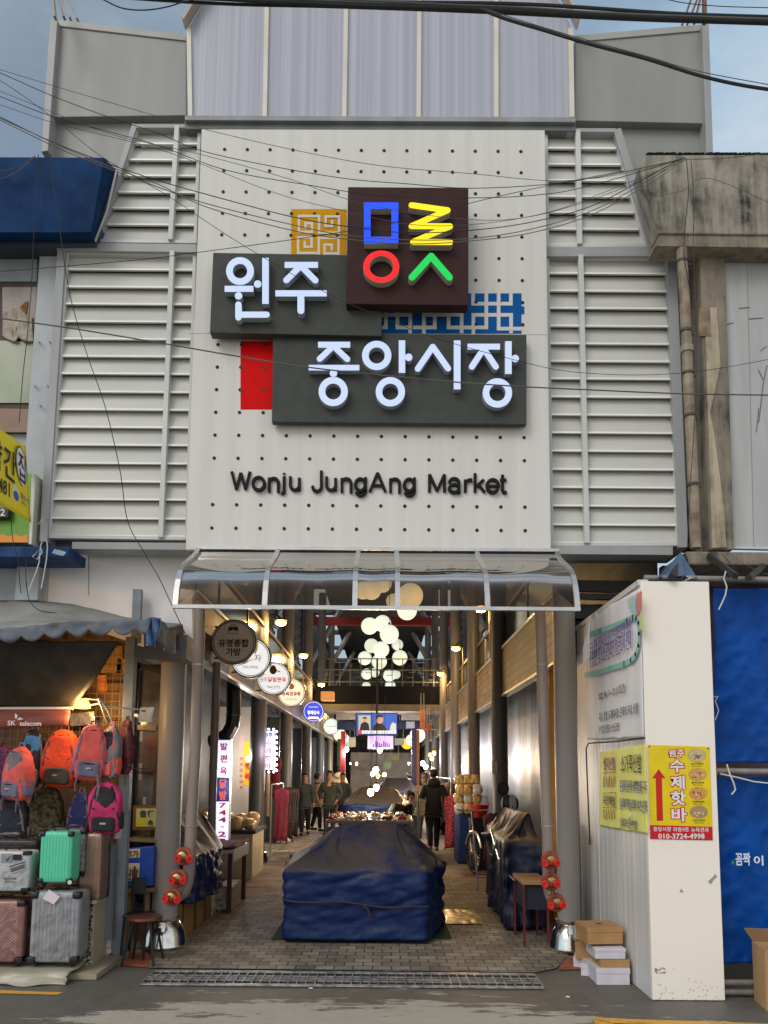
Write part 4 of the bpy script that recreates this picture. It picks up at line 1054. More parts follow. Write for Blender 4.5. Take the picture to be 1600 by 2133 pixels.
# ground floor shop walls
M_shut = wall_metal('shutter_metal', lin(112,116,122), .40, .45, 6, .6)
b = MB(); b.box((2.5,8.05,0.02),(2.6,YE,3.29)); b.build('shop_front', M_shut, hall)
b = MB(); b.box((-3.3,8.3,0.02),(-3.2,YE,3.39)); b.build('shop_front', M_in, hall)
for i, y in enumerate((9.2, 16.0, 18.5, 21, 23.5, 26, 30, 34)):
    b = MB(); b.box((-3.195,y,.02),(-2.5,y+.18,2.95)); b.build('shop_divider', wall_metal('divider_metal', lin(120,124,128), .25, .5, 5), hall)
for i, y in enumerate((17.2, 20.4, 24, 28.5, 33)):
    b = MB(); b.box((-3.19,y,.02),(-2.78,y+1.4,2.95)); b.build('shop_shutter', M_shut, hall)
b = MB()
for x in (-3.5, 3.2): b.box((min(x,x*.01+x),7.95,2.6),(x+.3,8.0,3.0))
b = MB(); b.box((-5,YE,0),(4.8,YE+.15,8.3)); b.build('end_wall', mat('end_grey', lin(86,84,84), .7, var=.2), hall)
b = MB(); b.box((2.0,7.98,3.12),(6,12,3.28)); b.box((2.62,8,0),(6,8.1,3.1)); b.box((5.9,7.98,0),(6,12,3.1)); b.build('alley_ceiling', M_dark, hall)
b = MB()
for i in range(5): b.box((2.3+i*.4, 7.9-.1*(i%2), 3.38+.05*(i%3)), (2.62+i*.4, 7.96, 3.44+.05*(i%3)))
b.bar((1.9,7.8,3.50),(5,7.8,3.47), .06, .06); b.bar((2.0,7.85,3.62),(5,7.85,3.6), .12, .05); b.build('alley_pipes', mat('dim_grey', lin(72,70,68), .6, var=.2), hall)
# roof structure
b = MB()
for Y in (11, 16, 21, 30, 36, 42):
    for s in (-1, 1):
        b.tube([V((s*2.9-.15,Y,5.6)), V((s*1.5-.15,Y,8.2))], .11, 10)
b.build('roof_strut', mat('strut_grey', lin(140,142,146), .4, metal=.3), hall, smooth=True)
b = MB(); b.box((-3.0,29.6,7.35),(2.8,29.9,7.65)); b.build('roof_beam', mat('beam_red', lin(128,22,18), .5, var=.06), hall)
b = MB(); b.box((-3.0,17.7,8.0),(2.8,17.9,8.25)); b.box((-3.0,23.7,8.0),(2.8,23.9,8.25)); b.build('roof_beam', M_in, hall)
# footbridge
fb = thing('footbridge', 'dark navy footbridge with a lattice railing crossing the arcade between the galleries', 'footbridge', (-.15, 24.2, 3.85))
a, c = P(660,1466,24), P(924,1430,24)
b = MB(); b.box((XL+.02,24,a.z),(XR-.02,25.2,c.z)); b.build('beam', mat('bridge_navy', lin(12,16,28), .7, var=.05, spec=.1), fb)
b = MB(); b.box((XL+.02,23.9,a.z-.22),(XR-.02,25.3,a.z-.01)); b.build('underside', mat('bridge_under', lin(96,90,80), .6), fb)
zt = P(790,1371,24).z
b = MB()
b.box((XL+.02,24.02,zt-.03),(XR-.02,24.06,zt)); b.box((XL+.02,24.02,c.z+.12),(XR-.02,24.05,c.z+.15)); b.box((XL+.02,24.02,c.z+.50),(XR-.02,24.05,c.z+.53)); 
x = XL+.1
while x < XR-.05:
    b.box((x,24.022,c.z),(x+.025,24.048,zt-.03)); x += .33
x = XL+.26; i = 0
while x < XR-.1:
    z = c.z+.2+(i*37 % 5)*.07; b.box((x,24.024,z),(x+.2,24.046,z+.02)); b.box((x+.05,24.024,z+.16),(x+.25,24.046,z+.18)); x += .33; i += 1
b.build('railing', mat('bridge_rail', lin(84,90,92), .4, metal=.4), fb)
# columns with upturned metal bowls at the foot
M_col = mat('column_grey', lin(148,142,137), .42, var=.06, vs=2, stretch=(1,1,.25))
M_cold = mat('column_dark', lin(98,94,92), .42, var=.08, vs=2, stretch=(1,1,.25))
M_bowl = mat('bowl_steel', (.78,.74,.66), .16, metal=1, var=.1, vs=12)
def column(X, Y, r, h, label, m, bowl=True, grp=None):
    o = thing('column', label, 'column', (X,Y,0), grp)
    b = MB(); b.lathe([(r,0),(r,h)], (X,Y,0.01), 28); b.build('shaft', m, o, smooth=True)
    if bowl:
        q = r+.012
        b = MB(); b.lathe([(q+.072,0),(q+.086,.012),(q+.086,.03),(q+.074,.06),(q+.066,.12),(q+.042,.19),(q+.01,.232),(q,.245),(q+.012,.26),(q+.012,.28),(r+.003,.285)], (X,Y,.012), 32)
        b.build('base_bowl', M_bowl, o, smooth=True, ang=50)
    return o
cl = P(341,1975,7.55); cr = P(1187,1977,7.55)
column(cl.x, 7.55, .122, 3.28, 'thick grey round column with a shiny metal bowl base left of the entrance', M_col, True, 'arcade columns')
column(cr.x, 7.55, .109, 3.72, 'grey round column with shiny metal bowl base at right beside the shoe boxes', M_col, True, 'arcade columns')
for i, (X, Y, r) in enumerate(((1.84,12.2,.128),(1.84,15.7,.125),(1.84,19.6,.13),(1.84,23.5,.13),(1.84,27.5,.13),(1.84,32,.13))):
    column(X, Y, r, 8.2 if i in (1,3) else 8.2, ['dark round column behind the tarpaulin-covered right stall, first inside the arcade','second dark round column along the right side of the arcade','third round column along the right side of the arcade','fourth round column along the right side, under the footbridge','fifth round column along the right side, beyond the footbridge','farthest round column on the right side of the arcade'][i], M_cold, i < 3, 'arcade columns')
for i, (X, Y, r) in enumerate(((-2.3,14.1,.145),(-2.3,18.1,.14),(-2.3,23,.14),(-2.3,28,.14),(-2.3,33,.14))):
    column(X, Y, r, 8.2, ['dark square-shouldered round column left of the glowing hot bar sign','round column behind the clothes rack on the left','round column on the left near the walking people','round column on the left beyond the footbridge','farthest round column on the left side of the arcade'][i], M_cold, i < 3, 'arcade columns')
b = MB(); b.slab([(300,1372),(388,1372),(390,1322),(300,1322)], 7.2, .4); b.build('column_capital', mat('capital_grey', lin(120,118,118), .6), gate)
b = MB(); b.tube([V((1.99,9.0,0.02)),V((1.99,9.0,3.1))], .055, 10); b.build('post', mat('post_orange', lin(214,140,20), .5, var=.1), smooth=True, label='orange post behind the right entrance column', cat='post')

# standpipes and fire inlets
M_spipe = mat('pipe_brownred', lin(142,126,117), .42, var=.08, vs=3, stretch=(1,1,.3))
def standpipe(pts, Y, label):
    q = [P(x, y, Y) for x, y in pts]
    out = q[:-2]; a, c, d = q[-3], q[-2], q[-1]
    for i in range(1, 9):
        t = i/8; out.append(a.lerp(c, t).lerp(c.lerp(d, t), t))
    o = thing('standpipe', label, 'pipe', out[-1])
    b = MB(); b.tube(out, .052, 16); b.build('pipe', M_spipe, o, smooth=True)
    for y in (1385, 1720):
        p = next(P(x0+(x1-x0)*(y-y0)/(y1-y0), y, Y) for (x0,y0),(x1,y1) in zip(pts, pts[1:]) if y0 <= y <= y1)
        b = MB(); b.lathe([(.053,-.006),(.057,-.006),(.057,.006),(.053,.006)], p, 16); b.build('clamp', M_steel, o)
standpipe([(418,1255),(412,1400),(407,1560),(399,1700),(394,1810),(392,1868),(362,1868)], 6.98, 'grey brown standpipe with three red fire inlets left of the entrance')
standpipe([(1124,1262),(1130,1420),(1136,1600),(1141,1740),(1142,1820),(1142,1878),(1160,1879)], 6.98, 'grey brown standpipe with three red fire inlets right of the entrance')
M_brass = mat('brass', (.42,.30,.14), .35, metal=.8, var=.2, vs=20)
M_rcap = mat('cap_red', lin(214,34,24), .4, var=.08, vs=20)
M_flange = mat('flange_rust', lin(156,58,28), .55, var=.2, vs=20)
def inlet(x, y, cx, cyy, caps, label, grp):
    Y = 6.86; c = P(x, y, Y)
    o = thing('fire_inlet', label, 'fire inlet', c, grp)
    b = MB(); b.lathe([(.03,.02),(.076,.02),(.080,.012),(.080,-.002),(.06,-.016),(.04,-.03)], c, 24, ax=(0,-1,.15)); b.build('flange', M_flange, o, smooth=True, ang=30)
    b = MB(); b.lathe([(.056,-.02),(.052,.03),(.036,.06),(.02,.066)], c, 20, ax=(0,-1,.1)); 
    e = [P(q[0], q[1], Y-.10) for q in caps]
    for q in e: b.tube([c + V((0,-.01,0)), q + V((0,.02,0))], [.036,.024], 14)
    b.build('body', M_brass, o, smooth=True)
    for q in e:
        d = (q - c); d.y *= 1.0; d.normalize(); d = (d + V((0,-.9,0))).normalized()
        b = MB(); b.lathe([(.026,-.03),(.031,-.028),(.031,.014),(.027,.02),(.017,.02),(.015,.008),(.0,.008)], q, 18, ax=d); b.build('cap', M_rcap, o, smooth=True, ang=30)
    b = MB()
    b.tube([c + V((0,.02,0)), c + V((.0,.12,0))], .03, 10); b.build('stub', M_spipe, o)
for x, y, caps, lab in ((382,1783,((371,1789),(394,1790)),'top red-capped fire inlet on the left standpipe'),(371,1829,((359,1835),(381,1835)),'middle red-capped fire inlet on the left standpipe'),(359,1868,((345,1873),(369,1875)),'lowest red-capped fire inlet on the left standpipe')):
    inlet(x, y, 0, 0, caps, lab, 'fire inlets')
for x, y, caps, lab in ((1146,1792,((1136,1798),(1160,1798)),'top red-capped fire inlet on the right standpipe'),(1147,1836,((1136,1842),(1160,1842)),'middle red-capped fire inlet on the right standpipe, above the 7L plate'),(1158,1880,((1148,1886),(1172,1886)),'lowest red-capped fire inlet on the right standpipe, below the 7L plate')):
    inlet(x, y, 0, 0, caps, lab, 'fire inlets')
o = thing('number_plate', 'pale plate reading 7L between the lower fire inlets at the right', 'sign', P(1151,1862,6.9))
b = MB(); b.slab([(1142,1862),(1161,1862),(1161,1850),(1142,1850)], 6.9, .01); b.build('plate', mat('plate_cream', lin(200,200,160), .5), o)
b = MB(); b.textpx("7L", 1146,1852,1160,1861, 6.898, .002, .03); b.build('lettering', mat('ink_black', ()), o)

# ---- hanging white globe lanterns
M_globe = mat('globe_glow', (.8,.86,.74), .5, var=0, emit=.62, ecol=(.90,1.0,.82))
GL = [(689,1164,27,'large globe lantern behind the upper left of the canopy'),(756,1230,19,'left globe of the three seen through the canopy centre'),(774,1229,21,'middle globe of the three seen through the canopy centre'),(797,1216,19,'right globe of the three seen through the canopy centre'),
 (855,1241,27,'biggest globe lantern, seen through the canopy right of its centre ribs'),(820,1252,16,'small globe lantern touching the fourth canopy rib'),(848,1271,21,'globe lantern cut by the front rail of the canopy'),(770,1304,18,'left of the paired globe lanterns below the canopy rail'),(797,1299,18,'right of the paired globe lanterns below the canopy rail'),
 (811,1321,20,'globe lantern low right of the pair under the canopy rail'),(774,1345,15,'dimmer globe lantern at the left of the middle cluster'),(794,1353,17,'front globe lantern of the middle cluster'),(828,1343,12,'smallest globe lantern at the right of the middle cluster'),(760,1371,14.5,'globe lantern with a dark cap left above the bridge railing'),
 (833,1370,16,'globe lantern right above the bridge railing'),(790,1378,16,'globe lantern crossing the top bar of the bridge railing'),(764,1404,11.6,'left globe lantern seen through the bridge railing'),(811,1407,13,'right globe lantern seen through the bridge railing'),(781,1401,10,'middle globe lantern seen through the bridge railing'),
 (825,1405,9.5,'far right globe lantern seen through the bridge railing'),(763,1429,9,'lowest left globe lantern just above the bridge beam'),(813,1428,11,'lowest right globe lantern just above the bridge beam')]
for x, y, r, lab in GL:
    Y = min(1600*.25/r, 44); c = P(x, y, Y); rr = r*Y/1600
    o = thing('globe_lantern', lab, 'lantern', c, 'white globe lanterns')
    b = MB(); b.ell(c, rr, rr, rr, nu=28, nv=18); b.build('globe', M_globe, o, smooth=True, ang=180)
    b = MB(); b.lathe([(.03,rr-.01),(.03,rr+.06),(.006,rr+.07),(.006,8.3-c.z)], c, 8); b.build('cord', M_dark, o)

# ---- round lightbox signs
M_rim = mat('sign_rim', lin(120,116,108), .4, metal=.4)
M_sgreen = mat('sign_ring_green', lin(40,120,90), .5, var=0, emit=.25, ecol=lin(30,120,84))
def rsign(x, y, r, label, m, ring, lines, side=-1, rim=M_rim, th=.13):
    Y = 1600*.28/r; c = P(x, y, Y); rr = .28; o = thing('round_sign', label, 'sign', c, 'round shop signs')
    b = MB(); b.lathe([(rr,0),(rr+.008,.004),(rr+.008,th-.004),(rr,th)], c + V((0,th,0)), 36, ax=(0,-1,0)); b.build('drum', rim, o, smooth=True, ang=40)
    b = MB(); b.lathe([(rr-.012,0),(rr-.012,.004)], c + V((0,-.002,0)), 36, ax=(0,-1,0)); b.build('face', m, o)
    if ring:
        b = MB(); k_ = Y/1600
        b.ring(x, y, r*.91, r*.91, r*.875, r*.875, Y-.008, .003); b.build('ring', ring, o)
    for (s, dy, h, w, mm, bold) in lines:
        b = MB(); b.text(s, c + V((0,-.008,dy*rr)), h*rr, w*rr, depth=.002, bold=bold); b.build('lettering', mm, o)
    X = XL+.02 if side < 0 else XR-.02
    b = MB(); b.bar(c + V((side*.2,.06,.2)), V((X, Y+.06, c.z+.2)), .025, .02); b.bar(c + V((side*.2,.06,-.2)), V((X, Y+.06, c.z-.2)), .025, .02) if Y < 14 else None
    b.build('bracket', M_steel, o)
    return o, c
INK = mat('ink_black', ()); INKR = mat('ink_red2', lin(206,40,36), .5, var=0, emit=.4, ecol=lin(214,40,36)); INKG = mat('ink_soft', lin(120,116,112), .5, var=0); INKW = mat('ink_glow', (.9,.92,1), .5, var=0, emit=.8)
F_off = mat('face_unlit', lin(240,226,216), .6, var=.03); F_wh = mat('face_white', (.85,.84,.82), .4, var=0, emit=.75, ecol=(1,.97,.94)); F_gr = mat('face_mint', (.75,.85,.74), .4, var=0, emit=.6, ecol=(.80,1,.82)); F_cr = mat('face_cream', (.82,.78,.70), .4, var=0, emit=.42, ecol=(1,.93,.82))
F_bl = mat('face_blue', lin(20,60,200), .4, var=0, emit=.7, ecol=lin(24,70,235)); F_yl = mat('face_yellow', lin(240,200,20), .4, var=0, emit=.8, ecol=lin(250,214,20))
o, c = rsign(487,1337,47,'unlit brownish round sign with a briefcase above black Korean letters, nearest at the left', F_off, INK, [("유명종합",-.06,.36,1.36,INK,.03),("가방",-.46,.36,.66,INK,.03)])
b = MB(); Yq = c.y-.008
b.slab([(475.5,1320),(496,1320),(496,1306),(475.5,1306)], Yq, .002); b.slab([(477,1319),(495,1319),(495,1313.5),(477,1313.5)], Yq-.002, .002, 1); b.stroke([(481,1305.5),(481,1302),(491,1302),(491,1305.5)], 1.4, Yq, .002, cap='s'); b.slab([(484.5,1315),(487.5,1315),(487.5,1311),(484.5,1311)], Yq-.004, .002, 1)
b.build('briefcase_emblem', [INK, F_off], o)
rsign(522,1370,42,'lit white round sign reading 모자 partly behind the unlit briefcase sign', F_wh, M_sgreen, [("명모자",-.02,.34,1.1,INK,.0),("743-0930",-.48,.14,.78,INKG,0)])
o, c = rsign(570,1413,35,'lit white round sign with a brown kettle emblem and red letters', F_wh, M_sgreen, [("원주",-.08,.28,.44,INK,0),("",0,.1,.1,INK,0)][:1], )
b = MB(); b.text("닭발편육", c + V((.06,-.008,-.022)), .085, .30, depth=.002, bold=.02); b.build('lettering', INKR, o)
for ob in [q for q in SC.objects if q.parent == o and q.name.startswith('lettering')][:1]: ob.location.x = -.165
b = MB(); b.text("744-2773", c + V((0,-.008,-.15)), .045, .22, depth=.002); b.build('lettering', INKG, o)
b = MB(); b.disc(569,1396,7.5, c.y-.008, .002, ry=8.5); b.slab([(563,1389),(575,1389),(571,1386),(567,1386)], c.y-.008, .002); b.stroke([(576,1397),(583,1399)], 2, c.y-.008, .002); b.build('kettle_emblem', mat('emblem_brown', lin(150,100,40), .5), o)
o, c = rsign(607,1443,29,'cream round sign with a nut emblem reading 견과류, just before the blue sign', F_cr, M_sgreen, [("뉴욕견과류",-.08,.3,1.35,mat('ink_brick', lin(150,44,36), .5, var=0),.03),("010-3721-4998",-.48,.13,.8,INKG,0)])
b = MB(); b.disc(607,1430,6, c.y-.008, .002); b.disc(607,1430,3, c.y-.010, .002, 1); b.build('nut_emblem', [mat('emblem_red', lin(170,70,50), .5), mat('emblem_brown', ())], o)
o, c = rsign(653,1482,22,'bright blue round sign with white Korean letters', F_bl, INKW, [("형제상사",-.1,.38,1.15,INKW,.03),("원주방문을 환영합니다",.42,.15,.9,INKW,.0)])
b = MB(); b.stroke([(644,1495),(662,1495)], 4.4, c.y-.008, .002); b.build('phone_strip', INKW, o)
rsign(690,1513,17,'mint green lit round sign right after the blue one', F_gr, M_sgreen, [("애니타운신발",0,.24,1.2,mat('ink_green', lin(30,90,60), .5, var=0),0)])
for x, y, r, lab, m in ((708,1531,13.5,'pale lit round sign behind the mint green one',F_cr),(716,1539,11.8,'white lit round sign second behind the mint green one',F_wh),(723,1546,10.2,'white lit round sign third behind the mint green one',F_gr),(738,1557,8.6,'small lilac lit round sign far along the left row',mat('face_lilac',(.6,.6,.9),.4,var=0,emit=.9,ecol=(.62,.66,1))),(750,1565,7.2,'small cream lit round sign far along the left row',F_cr),(757,1571,6.2,'tiny reddish round sign at the far end of the left row',mat('face_rose',(.8,.5,.45),.4,var=0,emit=.5,ecol=(1,.55,.5)))):
    rsign(x, y, r, lab, m, None, [])
for x, y, r, lab, m in ((870,1531,16.5,'cream lit round sign nearest in the right row',F_cr),(858,1542,13,'white lit round sign second in the right row',F_wh),(848,1549,12,'yellow lit round sign in the right row',F_yl),(841,1559,9.5,'pale lit round sign behind the yellow one',F_wh),(833,1567,8,'small teal lit round sign at the end of the right row',mat('face_teal',(.2,.6,.55),.4,var=0,emit=.6,ecol=(.2,.8,.7)))):
    rsign(x, y, r, lab, m, None, [], 1)

# ---- warm gallery lamps on curved arms
M_bulbw = mat('bulb_warm', (1,.8,.5), .4, var=0, emit=2.4, ecol=(1,.62,.16))
M_shade = mat('shade_dark', (.05,.045,.04), .5)
LP = [(585,1298,14.1,-1),(632,1367,18.1,-1),(669,1427,23,-1),(712,1484,30,-1),(1002,1270,13.5,1),(950,1352,18.1,1),(918,1404,23,1),(866,1487,34,1)]
LL = ['warm lamp nearest on the left gallery','second warm lamp on the left gallery','third warm lamp on the left gallery beside the orange sign box','far warm lamp on the left gallery under the footbridge','warm lamp on the right gallery touching the canopy rail','second warm lamp on the right gallery','third warm lamp on the right gallery at the end of the footbridge','far warm lamp on the right gallery under the footbridge']
for (x, y, Y, s), lab in zip(LP, LL):
    c = P(x, y, Y); o = thing('gallery_lamp', lab, 'lamp', c, 'gallery lamps')
    Xw = (XR+.05 if s > 0 else XL-.05); z0 = 3.7 if s < 0 else 3.6
    b = MB(); pts = [V((Xw-s*.03,Y,z0)), V((Xw-s*.05,Y,c.z-.05))]
    for i in range(9): t = i/8; pts.append(V((Xw-s*.05,Y,c.z-.05)).lerp(V((Xw-s*.05,Y,c.z+.3)), t).lerp(V((Xw-s*.05,Y,c.z+.3)).lerp(c+V((0,0,.09)), t), t))
    b.tube(pts, .016, 8); b.build('arm', M_shade, o, smooth=True)
    b = MB(); b.lathe([(.02,.10),(.05,.09),(.13,.06),(.135,.045),(.12,.045),(.04,.08)], c, 20); b.build('shade', M_shade, o, smooth=True)
    b = MB(); b.ell(c + V((0,0,.01)), .11, .10, .06, nu=14, nv=10); b.build('bulb', M_bulbw, o, smooth=True)
    plamp('lamp_light', c + V((-s*.05,-.05,-.10)), 85 if Y < 25 else 60, (1,.60,.22), .08, o)
b = MB(); a, c = P(668,1459,22.5), P(696,1440,22.5); b.box((a.x,22.5,a.z),(c.x,22.8,c.z)); b.build('sign_box', mat('box_orange', lin(230,140,60), .5, var=0, emit=.35, ecol=(1,.5,.16)), label='orange lit sign box under the third left gallery lamp', cat='sign', bevel=.02)

# ---- screens over the aisle
def screen(name, label, x0, y0, x1, y1, Y, col, draw):
    o = thing(name, label, 'screen', P((x0+x1)/2, y1, Y))
    b = MB(); b.rect(x0-1.6, y0-1.6, x1+1.6, y1+2.2, Y, .07); b.build('frame', mat('tv_black', (.01,.01,.012), .3), o, bevel=.01)
    b = MB(); b.rect(x0, y0, x1, y1, Y-.003, .002); b.build('display', col, o)
    draw(o, Y-.006)
    b = MB(); b.bar(P((x0+x1)/2, y0, Y+.05), V((P((x0+x1)/2, y0, Y).x, Y+.05, 5.6 if Y > 24 else 4.6)), .05, .05); b.build('hanger', M_dark, o)
def em(n, c, s=.8): return mat(n, c, .4, var=0, emit=s, ecol=c)
def tv1(o, Y):
    def part(nm, polys, m, d=0):
        b = MB()
        for p in polys:
            if len(p) == 4 and not isinstance(p[0], tuple): b.disc(p[0], p[1], p[2], Y-d, .002, ry=p[3])
            else: b.slab(p, Y-d, .002)
        b.build(nm, m, o)
    part('picture_inset', [[(747,1521),(772,1521),(772,1490),(747,1490)]], em('scr_grey', (.35,.40,.36), .6))
    part('picture_figure', [[(749,1521),(752,1508),(757,1504),(763,1504),(768,1508),(770,1521)], [(776,1523),(778,1512),(786,1506),(794,1506),(802,1513),(808,1523)]], em('scr_suit', (.012,.013,.02), .5), .002)
    part('picture_face', [(760,1499,4,5),(791,1499,7.5,8.5)], em('scr_skin', (.46,.26,.18), .6), .004)
    part('picture_hair', [[(756,1497),(764,1497),(764,1493.5),(756,1493.5)], [(783.5,1498),(786,1498),(787,1494),(797,1494),(798,1490),(790,1488),(784,1491)]], em('scr_hair', (.03,.026,.03), .5), .005)
    part('picture_neighbour', [[(812,1524),(813,1512),(818,1504),(825,1508),(825,1524)]], em('scr_pale', (.5,.48,.55), .5), .002)
    part('caption_strip', [[(748,1528),(825,1528),(825,1522),(755,1522),(748,1522)]], em('scr_white', (.75,.77,.8), .7), .006)
    part('caption_badge', [[(747,1529),(754,1529),(754,1521),(747,1521)]], em('scr_red', (.6,.03,.03), .7), .007)
    b = MB(); b.textpx("속보 국회 인사청문회 진행", 757,1523,822,1527.4, Y-.009, .001, .01); b.build('lettering', INK, o)
screen('television', 'large television screen showing a news interview above the aisle', 743,1486.5,827,1529.5, 20, em('scr_blue', (.03,.09,.42), .7), tv1)
def tv2(o, Y):
    b = MB()
    for i in range(9): x = 777+i*4; b.slab([(x,1557),(x+3.4,1557),(x+2.8,1549-(i*7%4)*2),(x+.8,1549-(i*7%4)*2)], Y-.001, .002)
    b.build('picture_figures', em('scr_plum', (.10,.03,.13), .5), o)
screen('screen', 'lilac projection screen hanging just below the television', 766,1533,819,1560, 26, em('scr_lilac', (.42,.28,.62), .8), tv2)

for (x0,y0,x1,y1,Y,c,lab) in ((700,1478,740,1499,25.6,(170,160,140),'cream banner hung under the footbridge left of the television'),(836,1476,886,1500,25.6,(168,158,142),'cream banner hung under the footbridge right of the television'),(846,1503,864,1517,25.9,(170,176,190),'small pale banner on the blue strip right of the television'),(702,1503,742,1520,26.2,(24,34,66),'navy banner strip left of the television'),(830,1502,884,1519,26.2,(24,34,66),'navy banner strip right of the television'),(727,1536,741,1556,28,(190,176,150),'narrow cream banner left of the lilac screen'),(875,1478,885,1520,23.6,(190,120,90),'striped banner under the end of the right gallery'),(888,1510,897,1522,22.5,(214,96,30),'small orange sign on the right gallery band'),(822,1538,842,1552,29,(176,180,170),'pale sign board right of the lilac screen'),(744,1586,772,1602,38,(150,150,146),'pale shop sign at the far end left of the bright bulbs'),(812,1572,832,1584,37,(160,170,120),'lime shop sign at the far end right of the bright bulbs')):
    o = thing('hanging_banner', lab, 'banner', P((x0+x1)/2, y1, Y)); b = MB(); b.rect(x0,y0,x1,y1,Y,.03); b.build('sheet', mat('hb_%d%d' % (x0,y0), lin(*c), .6, var=.12, vs=5), o)
    b = MB(); b.bar(P(x0+2,y0,Y+.015), P(x0+2,y0,Y+.015)+V((0,0,.5)), .012, .012); b.bar(P(x1-2,y0,Y+.015), P(x1-2,y0,Y+.015)+V((0,0,.5)), .012, .012); b.build('hanger', M_steel, o)
# ---- left shop details
def vbox(name, label, x0, y0, x1, y1, Y, secs, shear=0):
    o = thing(name, label, 'sign', P((x0+x1)/2, y1, Y))
    b = MB(); b.slab([(x0-shear,y1),(x1-shear,y1),(x1,y0),(x0,y0)], Y+.004, .12); b.build('case', M_alu, o)
    for (q0, q1, m, s, im, w_, h_) in secs:
        b = MB(); f = lambda y: -shear*(y-y0)/(y1-y0)
        b.slab([(x0+f(q1)+1,q1),(x1+f(q1)-1,q1),(x1+f(q0)-1,q0),(x0+f(q0)+1,q0)], Y, .004); b.build('face', m, o)
        if s:
            b = MB(); n = len(s); st = (q1-q0)/n
            for i, chr_ in enumerate(s):
                cy_ = q0 + st*(i+.5); b.text(chr_, P((x0+x1)/2+f(cy_), cy_, Y-.002), h_*k(Y), w_*k(Y) if chr_ != '-' else None, depth=.002, bold=.03) if chr_ != '-' else b.rect((x0+x1)/2+f(cy_)-3, cy_-1, (x0+x1)/2+f(cy_)+3, cy_+1, Y-.002, .002)
            b.build('lettering', im, o)
    return o
F_lav = mat('face_lavender', (.7,.7,.95), .4, var=0, emit=1.0, ecol=(.74,.74,1)); F_nav = mat('face_navy', lin(20,18,90), .4, var=0, emit=.5, ecol=lin(24,20,110)); INKC = mat('ink_crimson', lin(190,20,60), .5, var=0, emit=.25, ecol=lin(190,20,60))
vbox('lightbox_sign', 'tall white and navy lightbox sign with red letters and 744-27 beside the left pipe', 453,1540,481,1766, 10.2, [(1542,1619,F_lav,"발편육",INKC,15,16),(1620,1669,F_nav,"닭발",mat('ink_coral', lin(210,90,70), .5, var=0, emit=.3, ecol=lin(210,90,70)),15,19),(1670,1760,F_lav,"744-27",INKC,16,11)], 5)
hb = vbox('hotbar_sign', 'glowing pink hot bar sign edged with white bulbs on the left', 547,1523,572,1604, 14.2, [(1523,1539,mat('face_periwinkle',(.6,.65,1),.4,var=0,emit=1.0,ecol=(.55,.6,1)),"",INKC,1,1),(1540,1603,mat('face_pink',(.9,.7,.95),.4,var=0,emit=1.1,ecol=(1,.72,.98)),"수제핫바",mat('ink_hotpink', lin(230,60,140), .5, var=0, emit=.5, ecol=lin(230,60,140)),12,12.5)], 1)
b = MB(); b.textpx("원주", 551,1526,568,1536, 14.19, .002, .02); b.build('lettering', mat('ink_navy2', lin(50,50,130), .5, var=0), hb)
M_led = mat('led_violet', (.8,.8,1), .4, var=0, emit=9, ecol=(.80,.76,1))
b = MB()
for i in range(8): b.ell(P(576,1524+i*11.5,14.17), .022,.022,.022, nu=8, nv=6)
for i in range(3): b.ell(P(550+i*10,1608,14.17), .02,.02,.02, nu=8, nv=6); b.ell(P(550+i*10,1519,14.17), .02,.02,.02, nu=8, nv=6)
b.build('bulb_string', M_led, hb)
plamp('sign_light', P(562,1565,13.9), 9, (.85,.75,1), .15, hb)
plamp('sign_light', P(462,1640,9.9), 5, (.85,.8,1), .15, hb)
b = MB(); b.tube([P(559,1612,14.3),P(557,1700,14.3)], .035, 8); b.build('sign_post', mat('post_wood', lin(190,160,120), .6), hb)
# lit shop interior
ls = thing('snack_shop', 'brightly lit snack shop interior with yellow and red posters on the left', 'shop', V((-2.75,14.9,0)))
b = MB(); b.box((-3.18,14.85,.02),(-2.42,14.95,2.9)); b.build('back_wall', mat('shop_wall', lin(200,190,186), .6, var=.06), ls)
for (x0,y0,x1,y1,c,s,ic) in ((508,1550,521,1636,(250,196,20),"행복",(214,40,40)),(498,1530,508,1560,(226,190,190),"",None),(508,1543,522,1550,(208,206,90),"",None)):
    b = MB(); b.rect(x0,y0,x1,y1,14.84,.008); b.build('wall_poster', mat('shop_poster%d%d' % (x0, y0), lin(*c), .5, var=.03), ls)
    if s:
        b = MB(); b.textpx(s[0], x0+2,1590,x1-1,1603,14.83,.002,.04); b.textpx(s[1], x0+2,1610,x1-1,1625,14.83,.002,.04); b.build('lettering', mat('pr%d' % x0, lin(*ic), .5, var=0), ls)
b = MB()
for i in range(6): b.disc(503, 1580+i*12, 3.2, 14.838, .004)
b.build('menu_dot', mat('menu_orange', lin(214,130,80), .5), ls)
b = MB(); b.ell(P(517,1581,14.4), .05,.05,.05, nu=12, nv=8); b.build('bulb', mat('bulb_white', (1,1,1), .4, var=0, emit=16, ecol=(1,.94,.86)), ls)
plamp('shop_light', P(512,1575,14.1), 30, (1,.9,.75), .08, ls)
